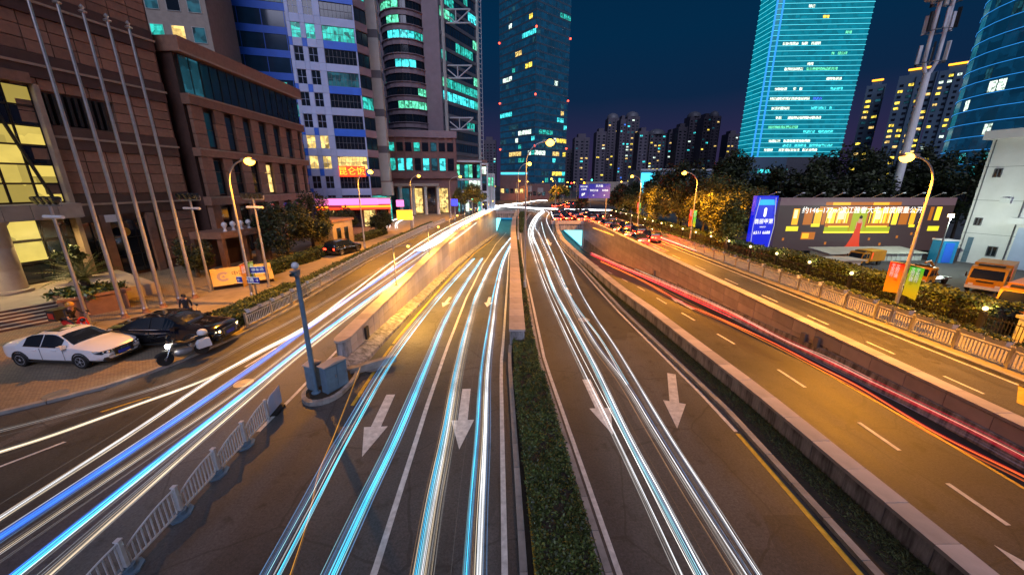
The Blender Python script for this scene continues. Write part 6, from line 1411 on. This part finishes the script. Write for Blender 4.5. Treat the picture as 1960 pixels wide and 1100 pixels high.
def car(label, loc, rz, prof, paint, cat='car', front=None, tail='tail_glow', scale=1.0, detail=True, plate=True, group=None, rimspokes=5, name='parked_car', emblem=0):
    t = thing(name, label, cat, loc, rz, group); t.scale = (scale,) * 3
    prof0 = prof; prof = densify(prof, 3 if detail else 1); DN = 3 if detail else 1
    rings = [ring_pts(s) for s in prof]; n = len(rings[0]); b = MB()
    for r in rings: b.v += [Vector(p) for p in r]
    for i in range(len(rings) - 1):
        for k in range(n): k2 = (k + 1) % n; b.f.append([i * n + k, i * n + k2, (i + 1) * n + k2, (i + 1) * n + k]); b.mi.append(0)
    b.f += [list(range(n)), list(range((len(rings) - 1) * n, len(rings) * n))[::-1]]; b.mi += [0, 0]
    me = b.mesh('body', M[paint]); bm_ = bmesh.new(); bm_.from_mesh(me); bmesh.ops.recalc_face_normals(bm_, faces=bm_.faces); bm_.to_mesh(me); bm_.free(); smooth_mesh(me, 38); obj('body', me, t)
    def glass(idx, i0, i1, nm_, inset=.05):
        # pane over a strip of body faces, slightly proud
        q = MB(); A = []
        for i in range(i0, i1 + 1): A.append([Vector(rings[i][k % n]) for k in idx])
        c = sum((p for r in A for p in r), Vector()) / sum(len(r) for r in A)
        out = [(p + (c - p) * inset) for r in A for p in r]; m = len(idx)
        nr = ((A[0][-1] - A[0][0]).cross(A[-1][0] - A[0][0])).normalized(); ce = Vector((c.x * .8, 0, .6)); 
        if nr.dot(c - ce) < 0: nr = -nr
        q.v = [p + nr * .012 for p in out]
        for i in range(len(A) - 1):
            for k in range(m - 1): q.f.append([i * m + k, i * m + k + 1, (i + 1) * m + k + 1, (i + 1) * m + k]); q.mi.append(0)
        q.build(nm_, M['glass'], t)
    top = [i for i, s in enumerate(prof) if s[3] - s[2] > .38]; i0, i1 = top[0], top[-1]
    glass([5, 6, 7, 8, 9], i1 - (1 if DN > 1 else 0), i1 + (4 if DN > 1 else 2), 'windscreen', .05); glass([5, 6, 7, 8, 9], i0 - (3 if DN > 1 else 2), i0 + (2 if DN > 1 else 0), 'rear_window', .08)
    mid = (i0 + i1) // 2
    for ks in ([4, 5], [10, 9]):
        glass(ks, i0 - 1, mid, 'side_window', .055); glass(ks, mid, i1 + 1, 'side_window', .055)
    W = max(s[4] for s in prof); fx, rx = 1.42, -1.42
    WM = WCACHE.get('wheel')
    if WM is None:
        q = MB(); RX = Matrix.Rotation(R(90), 4, 'X'); q.lathe([(.2, -.1), (.3, -.11), (.325, -.08), (.325, .08), (.3, .11), (.2, .1)], 20, RX); ty = q.mesh('tyre', M['rubber']); smooth_mesh(ty, 40)
        q = MB(); q.lathe([(.215, .06), (.22, .1), (.2, .105), (.19, .06)], 20, RX, False); q.lathe([(.05, .04), (.05, .1), (.01, .105)], 10, RX, False)
        for k in range(rimspokes): a = 2 * math.pi * k / rimspokes; q.box(.03, .2, -.1, -.07, -.028, .028, Matrix.Rotation(a, 4, 'Y'))
        q.lathe([(.2, .03), (.01, .03)], 16, RX, False); rm = q.mesh('rim', M['alloy']); WM = WCACHE['wheel'] = (ty, rm)
    for x in (fx, rx):
        for sy in (1, -1):
            Mx = Matrix.Translation((x, sy * (W - .07), .325)) @ (Matrix.Identity(4) if sy < 0 else Matrix.Rotation(R(180), 4, 'Z'))
            w_ = obj('wheel', WM[0], t, M=Mx)
            if detail: obj('rim', WM[1], w_)
            if detail:
                q = MB(); pts = [(x + .375 * math.cos(a), sy * (W * .99), .33 + .375 * math.sin(a)) for a in [math.pi * k / 10 for k in range(11)]]; q.tube(pts, .035, 5); q.build('wheel_arch', M['plastic_black'], t)
    zh = prof0[-3][2] - .02; xf = prof0[-3][0]
    for sy in (1, -1):
        q = MB(); q.add([(xf + .04, sy * .5, zh - .08), (xf - .12, sy * .83, zh - .02), (xf - .3, sy * .86, zh + .06), (xf - .02, sy * .5, zh + .05), (xf + .16, sy * .5, zh - .1), (xf + .02, sy * .8, zh - .05)], [(0, 1, 2, 3), (0, 4, 5, 1), (3, 2, 5, 4), (1, 5, 2)]); (q.build('headlight', M['plastic_white'] if front is None else M[front], t) if not detail or prof0 is not SED else None)
        xr = prof0[0][0]; q = MB(); zt = prof0[1][2] - .1; q.box(xr - .03, xr + .25, sy * .56 - .16, sy * .56 + .2 * sy * .5 + .1, zt - .12, zt + .06); q.build('tail_light', M[tail], t)
    if detail:
        q = MB(); xg = prof[-1][0]; q.box(xg - .1, xg + .015, -.38, .38, .4, .72 if prof0 is SED else .8); q.build('grille', M['plastic_black'], t)
        q = MB(); q.box(xg - .05, xg + .03, -.24, .24, .44, .58); q.build('number_plate', M['blue_sign'], t)
        for sy in (1, -1):
            q = MB(); q.box(.72, .92, sy * .98 - .1, sy * .98 + .1, .93, 1.06); q.build('mirror', M[paint], t)
            for x in (-.35, .72): q = MB(); q.box(x - .006, x + .006, sy * (W + .001) - .004, sy * (W + .001) + .004, .38, .9); q.build('door_gap', M['plastic_black'], t)
            for x in (-.62, .3): q = MB(); q.box(x - .1, x + .1, sy * W - .02, sy * W + .02, .79, .82); q.build('door_handle', M[paint], t)
            q = MB(); q.box(xg - .28, xg - .02, sy * .62 - .12, sy * .62 + .1, .34, .46); q.build('air_intake', M['plastic_black'], t)
            q = MB(); q.tube([(prof[i][0], sy * (prof[i][4] * .975), prof[i][2] + .012) for i in range(i0 - 1, i1 + 2)], .012, 4); q.build('window_trim', M['chrome'], t)
        q = MB(); q.box(-.55, .1, -.4, .4, 1.462, 1.47) if prof0 is SED else q.box(-.6, .0, -.4, .4, 1.735, 1.742); q.build('sunroof', M['glass'], t)
        for sy in (1, -1):
            q = MB(); q.add([(2.33, sy * .42, .60), (2.335, sy * .42, .72), (2.22, sy * .74, .74), (2.02, sy * .875, .79), (2.08, sy * .885, .70), (2.24, sy * .78, .62), (2.42, sy * .42, .60), (2.40, sy * .42, .70), (2.29, sy * .76, .735), (2.06, sy * .9, .78), (2.11, sy * .905, .69), (2.31, sy * .79, .61)], [(6, 7, 8, 9, 10, 11)] + [(i, (i + 1) % 6, (i + 1) % 6 + 6, i + 6) for i in range(6)]); q.build('headlight_glass', M['glass'], t)
            q = MB(); q.ball((2.36, sy * .56, .66), .055, 8, 6); q.ball((2.29, sy * .7, .675), .045, 8, 6); q.build('headlight_bulb', M['small_glow' if front else 'plastic_white'], t)
        q = MB(); q.tube([(2.43, -.38, .42), (2.44, -.42, .7), (2.42, -.3, .735), (2.42, .3, .735), (2.44, .42, .7), (2.43, .38, .42), (2.43, -.38, .42)], .014, 4); q.build('grille_frame', M['chrome'], t)
        q = MB(); q.box(xg - .18, xg - .02, -.72, .72, .27, .335); q.build('bumper_lip', M['plastic_black'], t)
        for sy in (1, -1): q = MB(); q.box(-1.3, 1.05, sy * .905 - .02, sy * .905 + .02, .24, .3); q.build('sill', M['plastic_black'], t)
        for k in range(emblem): q = MB(); q.tube([(xg + .03, -.12 + k * .08 + .045 * math.cos(a), .66 + .045 * math.sin(a)) for a in [R(30) * j for j in range(13)]], .007, 4); q.build('emblem_ring', M['chrome'], t)
    return t
car('white parked sedan on the brick pavement, nearest car', (-20.45, 15.7, .104), R(-4), SED, 'car_white', scale=1.03, emblem=4)
car('black parked sedan behind the motorcycle', (-17.4, 17.6, .104), R(3), SED, 'car_black', scale=1.12, tail='tail_glow', front='small_glow')
car('dark parked people carrier among the box hedges by the kiosk', (-19.9, 42.8, .1), R(75), SUV, 'car_black', scale=1.0)
# queue of red lit cars
qc = None; Q = []
for k in range(9): Q += [(17.6 + rnd.uniform(-.2, .2), 51 + k * 6.1, 'left lane', k), (20.0 + rnd.uniform(-.2, .2), 53 + k * 5.9, 'right lane', k)]
for k in range(4): Q += [(9.9 + k * .5, 82 + k * 6, 'turning lane by the tunnel roof', k), (12.4 + k * .3, 83.5 + k * 6, 'middle lane above the tunnel', k), (14.9, 81.5 + k * 6.3, 'inner lane above the tunnel', k)]
for k in range(4): Q += [(15 + k * 2.5, 128 + k * 7, 'lanes beyond the junction', k), (19 + k * 2, 126 + k * 8, 'outer lanes beyond the junction', k)]
Q2 = []
M['brake_glow'] = emit('brake_lamp_glass_hot', (1, .06, .012), 60); M['tail_hot'] = emit('tail_lamp_glass_hot', (1, .02, .006), 40)
for i, (x, y, ln, k) in enumerate(Q):
    lab = 'dark car with lit red tail lights, %s in the %s' % (ORD[k], ln)
    if i < 2: q = car(lab, (x, y, 0), R(90), SED if i == 0 else SUV, 'car_dark', tail='brake_glow' if i == 0 else 'tail_hot', detail=False, group='cars queuing with red tail lights', name='queuing_car'); Q2.append(q); l_ = bpy.data.lights.new('tail_lamp_light', 'POINT'); l_.energy = 220; l_.color = (1, .05, .02); l_.shadow_soft_size = .2; obj('tail_lamp_light', l_, q, (-2.75, 0, .75))
    else: dup(Q2[rnd.random() < .4], (x, y, 0), R(90 + rnd.uniform(-2, 2)) if y < 120 else R(70), lab)
# ---- motorcycles
def motorcycle(label, loc, rz, paint, boxes=None, lampm=None, scale=1, top=None, name='motorcycle', scooter=False):
    t = thing(name, label, 'motorcycle' if not scooter else 'scooter', loc, rz); t.scale = (scale,) * 3; RX = Matrix.Rotation(R(90), 4, 'X')
    wr_ = .3 if not scooter else .24
    for x in (.68, -.68):
        q = MB(); q.lathe([(wr_ - .1, -.05), (wr_ - .02, -.065), (wr_, -.03), (wr_, .03), (wr_ - .02, .065), (wr_ - .1, .05)], 18, Matrix.Translation((x, 0, wr_)) @ RX); w_ = q.build('wheel', M['rubber'], t, smooth=40)
        q = MB(); q.lathe([(wr_ - .09, -.03), (wr_ - .09, .03)], 16, Matrix.Translation((x, 0, wr_)) @ RX, False); q.lathe([(.05, -.06), (.05, .06)], 8, Matrix.Translation((x, 0, wr_)) @ RX)
        for k in range(6): a = k * math.pi / 3; q.tube([(x, 0, wr_), (x + (wr_ - .09) * math.cos(a), 0, wr_ + (wr_ - .09) * math.sin(a))], .012, 4)
        q.build('rim', M['chrome'], w_)
    q = MB(); q.tube([(.68 + .03 * math.cos(a), 0, wr_ + (wr_ + .05) * math.sin(a)) if 0 else (.68 + (wr_ + .05) * math.cos(a), 0, wr_ + (wr_ + .05) * math.sin(a)) for a in [R(30) + R(110) * k / 6 for k in range(7)]], .06, 6); q.build('front_mudguard', M[paint], t, smooth=50)
    q = MB()
    for sy in (.08, -.08): q.tube([(.68, sy, wr_), (.42, sy * .9, .85)], .025, 6)
    q.build('fork', M['chrome'], t); q = MB(); q.tube([(.3, .38, .98), (.38, .3, 1.0), (.42, 0, .93), (.38, -.3, 1.0), (.3, -.38, .98)], .018, 6); q.build('handlebar', M['metal'], t)
    def loft(nm_, st, m): 
        q = MB(); k = 10
        for x, z, w, h in st:
            for j in range(k): a = 2 * math.pi * j / k; q.v.append(Vector((x, w * math.cos(a), z + h * math.sin(a))))
        for i in range(len(st) - 1):
            for j in range(k): q.f.append([i * k + j, i * k + (j + 1) % k, (i + 1) * k + (j + 1) % k, (i + 1) * k + j]); q.mi.append(0)
        q.f += [list(range(k))[::-1], list(range((len(st) - 1) * k, len(st) * k))]; q.mi += [0, 0]; q.build(nm_, M[m], t, smooth=60)
    if scooter: loft('body', [(.5, .6, .06, .25), (.42, .6, .22, .4), (.36, .5, .2, .34), (.25, .3, .16, .07), (0, .3, .17, .07), (-.12, .5, .17, .2), (-.5, .56, .2, .2), (-.85, .66, .08, .08)], paint)
    else: loft('fuel_tank', [(.42, .82, .06, .06), (.3, .84, .17, .14), (.05, .83, .19, .14), (-.12, .76, .12, .09)], paint); loft('engine', [(.35, .42, .1, .1), (.2, .42, .2, .18), (-.2, .4, .2, .17), (-.35, .42, .08, .1)], 'metal'); loft('tail', [(-.2, .74, .12, .06), (-.6, .8, .13, .07), (-.95, .86, .06, .04)], paint)
    loft('seat', [(.0, .8, .1, .04), (-.2, .8, .16, .06), (-.5, .84, .16, .05), (-.8, .9, .1, .04)], 'plastic_black')
    if not scooter: q = MB(); q.tube([(.3, -.14, .35), (0, -.2, .22), (-.7, -.22, .3), (-.95, -.22, .34)], [.03, .035, .05, .055], 7); q.build('exhaust', M['chrome'], t, smooth=50)
    q = MB(); q.ball((.5, 0, .84), .1, 10, 8); q.build('headlight', M[lampm] if lampm else M['glass'], t, smooth=60)
    for sy in (.24, -.24): q = MB(); q.tube([(.38, sy, .98), (.36, sy * 1.3, 1.14)], .01, 4); q.ball((.36, sy * 1.35, 1.17), .06, 8, 6); q.build('mirror', M['plastic_black'], t)
    if boxes:
        for sy in (.3, -.3): q = MB(); q.prism([(-.95, .42), (-.42, .42), (-.4, .66), (-.5, .8), (-.9, .82)], -.11, .11, Matrix.Translation((0, sy, 0)) @ RX); q.build('pannier', M[boxes], t)
    if top: q = MB(); q.lathe([(.16, 0), (.2, .05), (.2, .14), (.15, .22), (.06, .26)], 12, Matrix.Translation((-.82, 0, .93))); q.build('top_case', M[top], t, smooth=50)
    if not scooter: q = MB(); q.add([(.5, -.2, .95), (.5, .2, .95), (.34, .16, 1.3), (.34, -.16, 1.3)], [(0, 1, 2, 3)]); q.build('windshield', M['glass'], t)
    return t
mt = motorcycle('white and dark police style motorcycle with its headlamp lit, on the pavement edge', (-15.3, 15.6, .09), R(-118), 'plastic_black', 'plastic_white', 'head_glow', 1.02, 'plastic_white')
l_ = bpy.data.lights.new('headlight_beam', 'SPOT'); l_.energy = 60; l_.color = (1, .93, .8); l_.spot_size = R(70); l_.spot_blend = .6; l_.shadow_soft_size = .06; o = obj('headlight_beam', l_, mt, (.64, 0, .84)); o.rotation_euler = (0, R(-80), 0)
sc1 = motorcycle('red delivery scooter with a black box on its rear, in front of the steps', (-23.3, 18.3, .104), R(-12), 'red_paint', None, None, 1.15, None, 'scooter', True)
bxm = thing('delivery_box', 'black delivery box strapped on the red scooter', 'box', (-24.35, 18.5, .98), R(-12)); q = MB(); q.box(-.3, .3, -.3, .3, 0, .55); q.build('case', M['plastic_black'], bxm); q = MB(); q.box(-.32, .32, -.32, .32, .55, .6); q.build('lid', M['plastic_black'], bxm); q = MB(); q.box(-.2, .2, -.31, -.305, .12, .42); q.build('patch', M['red_paint'], bxm)
motorcycle('dark scooter parked behind the black sedan', (-18.2, 19.3, .104), R(20), 'car_black', None, None, 1.1, None, 'scooter', True)
# ---- yellow works trucks
def truck(label, loc, rz, box=True, scale=1, cab=1, group='yellow works trucks', txt='养护'):
    t = thing('works_truck', label, 'truck', loc, rz, group); t.scale = (scale,) * 3; RX = Matrix.Rotation(R(90), 4, 'X')
    prof = [(.0, .5), (1.8, .5), (1.86, .95), (1.84, 1.25), (1.5, 2.15), (1.3, 2.3), (.0, 2.32)]
    q = MB(); q.prism(prof, -1.05, 1.05, RX); q.build('cab', M['yellow_paint'], t)
    q = MB(); q.add([(1.845, -.95, 1.3), (1.845, .95, 1.3), (1.54, .88, 2.1), (1.54, -.88, 2.1)], [(0, 1, 2, 3)]); q.build('windscreen', M['glass'], t)
    for sy in (1.055, -1.055):
        q = MB(); q.add([(.75, sy, 1.3), (1.65, sy, 1.3), (1.4, sy, 2.05), (.75, sy, 2.05)], [(0, 1, 2, 3)]); q.build('door_window', M['glass'], t); q = MB(); q.add([(.15, sy, 1.3), (.6, sy, 1.3), (.6, sy, 2.05), (.15, sy, 2.05)], [(0, 1, 2, 3)]); q.build('rear_window', M['glass'], t)
        q = MB(); q.box(.67, .69, sy - .005, sy + .005, .6, 2.1); q.build('door_gap', M['plastic_black'], t); q = MB(); q.box(1.7, 1.78, sy * 1.12 - .05, sy * 1.12 + .05, 1.35, 1.8); q.build('mirror', M['plastic_black'], t)
        q = MB(); q.box(1.82, 1.89, sy * .72 - .14, sy * .72 + .14, .68, .84); q.build('headlight', M['plastic_white'], t)
    q = MB(); q.box(1.86, 1.88, -.5, .5, .98, 1.12); q.build('grille', M['plastic_black'], t); q = MB(); q.box(1.78, 1.96, -1.06, 1.06, .4, .64); q.build('bumper', M['white_metal'], t); q = MB(); q.box(.5, .95, -.75, .75, 2.325, 2.48); q.build('beacon_bar', M['plastic_black'], t)
    q = MB(); q.box(-3.6, 0, -.4, .4, .42, .62); q.build('chassis', M['black_metal'], t)
    if box:
        q = MB(); q.box(-3.6, -.15, -1.1, 1.1, .75, 2.5); q.build('box_body', M['yellow_paint'], t); q = MB()
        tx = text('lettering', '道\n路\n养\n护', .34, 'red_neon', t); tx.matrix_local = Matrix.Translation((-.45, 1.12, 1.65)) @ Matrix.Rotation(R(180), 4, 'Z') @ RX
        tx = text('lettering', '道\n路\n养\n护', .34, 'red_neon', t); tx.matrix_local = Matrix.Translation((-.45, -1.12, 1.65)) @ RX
    else:
        for z in (.8,): q = MB(); q.box(-3.6, -.1, -1.1, 1.1, .65, .78); q.build('flat_bed', M['metal'], t)
        q = MB(); q.tube([(-3.2, 0, .78), (-.4, 0, 2.9), (.6, 0, 2.75)], .12, 6); q.build('boom', M['yellow_paint'], t)
    for x in (1.05, -2.6):
        for sy in (.92, -.92): q = MB(); q.lathe([(.25, -.14), (.42, -.14), (.45, -.1), (.45, .1), (.42, .14), (.25, .14)], 18, Matrix.Translation((x, sy, .45)) @ RX); w_ = q.build('wheel', M['rubber'], t, smooth=40); q = MB(); q.lathe([(.25, -.1), (.25, .1)], 14, Matrix.Translation((x, sy, .45)) @ RX); q.build('hub', M['metal'], w_)
    return t
truck('largest yellow truck cab at the right, facing the road by the white building', (36.6, 27.2, .06), R(212), True, .84)
truck('yellow truck with dark windscreen at the right edge, nearest the fence', G(1950, 606, .06), R(205), True, .8)
truck('yellow flat truck with boom in the middle of the yard', (33.9, 29.2, .06), R(200), False, .66)
truck('small yellow truck behind the banners, partly hidden', (35.6, 36.6, .06), R(195), True, .6)
shd = thing('site_container', 'long low shelter with a pale sloping sheet roof under the billboard', 'container', (33.6, 38.2, .06), R(3)); block(shd, 'wall', I4, 0, 10.5, 0, 2.4, 0, .8, M['sheet']); q = MB(); q.add([(-.2, -.3, .86), (10.7, -.3, .86), (10.7, 2.6, 1.12), (-.2, 2.6, 1.12), (-.2, -.3, .81), (10.7, -.3, .81), (10.7, 2.6, 1.07), (-.2, 2.6, 1.07)], [(0, 1, 2, 3), (4, 7, 6, 5), (0, 4, 5, 1), (1, 5, 6, 2), (2, 6, 7, 3), (3, 7, 4, 0)]); q.build('roof', M['sheet'], shd)
for i in range(20): block(shd, 'wall_rib', I4, .3 + i * .52, .42 + i * .52, -.04, 0, .05, .78, M['sheet'])
shd = thing('site_container', 'low pale site hut left of the banners', 'container', (31.0, 34.4, .06), R(3)); block(shd, 'wall', I4, 0, 2.6, 0, 1.6, 0, .85, M['sheet']); block(shd, 'roof', I4, -.2, 3.0, -.2, 1.8, .85, .93, M['sheet']); window(shd, I4, 1.3, .3, .7, .4, 'glass', (0, 0), -.03)
pb = thing('portable_cabin', 'bright blue plastic cabin between the billboard and the white building', 'cabin', (44.4, 37.4, .06), R(-10)); block(pb, 'wall', I4, 0, 1.3, 0, 1.3, 0, 2.3, mat('blue_plastic', (.02, .25, .5), .4, var=.1)); block(pb, 'roof', I4, -.06, 1.36, -.06, 1.36, 2.3, 2.42, M['plastic_white']); block(pb, 'door', I4, .2, .95, -.05, -.005, .1, 2.1, M['blue_panel'])
fl = thing('yard_floodlight', 'yard floodlight on a pole beside the white building', 'floodlight', (41.6, 35.2, .06)); q = MB(); q.tube([(0, 0, 0), (0, 0, 5)], .06, 6); q.build('pole', M['metal'], fl); q = MB(); q.box(-.2, .2, -.1, .1, 4.9, 5.2); q.build('lamp_head', M['small_glow'], fl); l_ = bpy.data.lights.new('lamp_light', 'POINT'); l_.energy = 900; l_.color = (.8, 1, .85); l_.shadow_soft_size = .15; obj('lamp_light', l_, fl, (.3, -.3, 4.8))

# ================================================================== PEOPLE
PEOPLE = []
def person(label, loc, rz, J, shirt, trousers, hair='cloth_dark', hat=None, scale=1.0):
    t = thing('person', label, 'person', loc, rz); t.scale = (scale,) * 3
    E = [('hip', 'chest', .145, .15), ('chest', 'neck', None, .055), ('neck', 'head', None, .085), ('head', 'crown', None, .075)]
    names = list(J); me = bpy.data.meshes.new('body'); idx = {k: i for i, k in enumerate(names)}
    ed = [('hip', 'waist'), ('waist', 'chest'), ('chest', 'neck'), ('neck', 'head'), ('head', 'crown')]
    for s in 'lr': ed += [('chest', s + 'sh'), (s + 'sh', s + 'el'), (s + 'el', s + 'wr'), (s + 'wr', s + 'ha'), ('hip', s + 'th'), (s + 'th', s + 'kn'), (s + 'kn', s + 'an'), (s + 'an', s + 'to')]
    for s in 'lr':
        h = Vector(J[s + 'ha']); d = (h - Vector(J[s + 'wr'])).normalized(); sd = d.cross(Vector((0, 0, 1))); sd = sd.normalized() if sd.length > .1 else Vector((0, 1, 0))
        for k, (o_, l) in enumerate(((-.03, .07), (-.01, .085), (.01, .08), (.03, .065), (.05, .03))): J['%sf%d' % (s, k)] = tuple(h + sd * o_ + d * l); ed.append((s + 'ha', '%sf%d' % (s, k)))
    names = list(J); idx = {k: i for i, k in enumerate(names)}
    me.from_pydata([J[k] for k in names], [(idx[a], idx[b]) for a, b in ed], [])
    o = obj('body', me, t); md = o.modifiers.new('skin', 'SKIN'); md.use_smooth_shade = True
    rad = {'hip': (.15, .12), 'waist': (.135, .105), 'chest': (.17, .12), 'neck': (.055, .055), 'head': (.085, .095), 'crown': (.07, .075), 'sh': .065, 'el': .045, 'wr': .032, 'ha': .034, 'th': .088, 'kn': .06, 'an': .042, 'to': .04}
    for k in names:
        r = rad.get(k) or rad.get(k[1:]) or .011
        me.skin_vertices[0].data[idx[k]].radius = r if isinstance(r, tuple) else (r, r); me.skin_vertices[0].data[idx[k]].use_root = (k == 'hip')
    o.modifiers.new('sub', 'SUBSURF').levels = 1; o.modifiers['sub'].render_levels = 1
    PEOPLE.append((o, {k: Vector(v) for k, v in J.items()}, shirt, trousers))
    hd = Vector(J['head']); h = MB(); f_ = Vector((.0, 0, .02))
    if hat: h.lathe([(.135, -.03), (.14, .03), (.12, .1), (.06, .15), (.01, .16)], 14, Matrix.Translation(hd + Vector((-.01, 0, .03)))); h.build('helmet', M[hat], t, smooth=60)
    else: h.lathe([(.1, -.02), (.108, .04), (.09, .1), (.04, .135), (.01, .14)], 14, Matrix.Translation(hd + Vector((-.02, 0, .02)))); h.build('hair', M[hair], t, smooth=60)
    q = MB(); q.ball(hd + Vector((.105, 0, -.01)), .018, 6, 5); q.build('nose', M['skin'], t)
    for sy in (.035, -.035): q = MB(); q.ball(hd + Vector((.088, sy, .02)), .012, 6, 5); q.build('eye', M['plastic_black'], t)
    q = MB(); q.box(.083, .094, -.022, .022, -.055, -.047); q = MB(); q.add([tuple(hd + Vector((.092, y, z))) for y, z in ((-.025, -.05), (.025, -.05), (.02, -.058), (-.02, -.058))], [(0, 1, 2, 3)]); q.build('mouth', M['red_stone'], t)
    return t
def stand(step=.0, arm=.0):
    J = {'hip': (0, 0, .92), 'waist': (0, 0, 1.08), 'chest': (.01, 0, 1.32), 'neck': (.02, 0, 1.47), 'head': (.04, 0, 1.6), 'crown': (.03, 0, 1.68)}
    for s, y in (('l', 1), ('r', -1)):
        st_ = step * y
        J.update({s + 'sh': (.0, .19 * y, 1.4), s + 'el': (-.04 - st_ * .3, .24 * y, 1.13), s + 'wr': (.06 - st_ * .6, .24 * y, .9), s + 'ha': (.09 - st_ * .6, .235 * y, .82),
                  s + 'th': (0, .1 * y, .84), s + 'kn': (.05 + st_ * .7, .1 * y, .48), s + 'an': (-.02 + st_, .1 * y, .08), s + 'to': (.13 + st_, .11 * y, .04)})
    return J
def ride():
    J = {'hip': (-.25, 0, .84), 'waist': (-.22, 0, .98), 'chest': (-.1, 0, 1.22), 'neck': (-.04, 0, 1.36), 'head': (.0, 0, 1.49), 'crown': (-.01, 0, 1.57)}
    for s, y in (('l', 1), ('r', -1)):
        J.update({s + 'sh': (-.1, .19 * y, 1.29), s + 'el': (.08, .27 * y, 1.08), s + 'wr': (.27, .33 * y, 1.02), s + 'ha': (.33, .34 * y, 1.0), s + 'th': (-.18, .11 * y, .8), s + 'kn': (.22, .17 * y, .72), s + 'an': (.16, .16 * y, .4), s + 'to': (.32, .17 * y, .36)})
    return J
person('delivery rider in an orange helmet and dark jacket sitting on the red scooter', (-23.3, 18.3, .12), R(-12), ride(), 'cloth_dark', 'cloth_dark', hat='helmet', scale=1.15)
person('pedestrian in dark clothes standing behind the black sedan', (-18.9, 20.1, .1), R(-60), stand(.16), 'cloth_dark', 'cloth_jean', scale=1.05)

# ================================================================== letters become plain meshes
bpy.context.view_layer.update(); dg = bpy.context.evaluated_depsgraph_get()
for o in [q for q in SC.objects if q.type == 'FONT']:
    me = bpy.data.meshes.new_from_object(o.evaluated_get(dg)); n = bpy.data.objects.new(o.name.split('.')[0], me); COL.objects.link(n)
    n.parent = o.parent; n.matrix_local = o.matrix_local.copy()
    for k in ('label', 'category', 'group', 'kind'):
        if k in o: n[k] = o[k]
    nm_ = o.name.split('.')[0]; bpy.data.objects.remove(o); n.name = nm_
for o, J, shirt, trou in PEOPLE:
    me = bpy.data.meshes.new_from_object(o.evaluated_get(dg)); n = bpy.data.objects.new('body', me); COL.objects.link(n); n.parent = o.parent
    me.materials.clear(); [me.materials.append(M[k]) for k in (shirt, trou, 'skin', 'plastic_black')]
    hipz = J['hip'].z
    for p in me.polygons:
        c = p.center; near = min(J, key=lambda k: (J[k] - c).length); k2 = near[1:]
        p.material_index = 2 if near in ('head', 'crown', 'neck') or k2 in ('ha', 'wr') or (len(near) == 3 and near[1] == 'f') else 3 if k2 in ('to',) else 1 if k2 in ('th', 'kn', 'an') or near == 'hip' else 0
        p.use_smooth = True
    bpy.data.objects.remove(o); n.name = 'body'
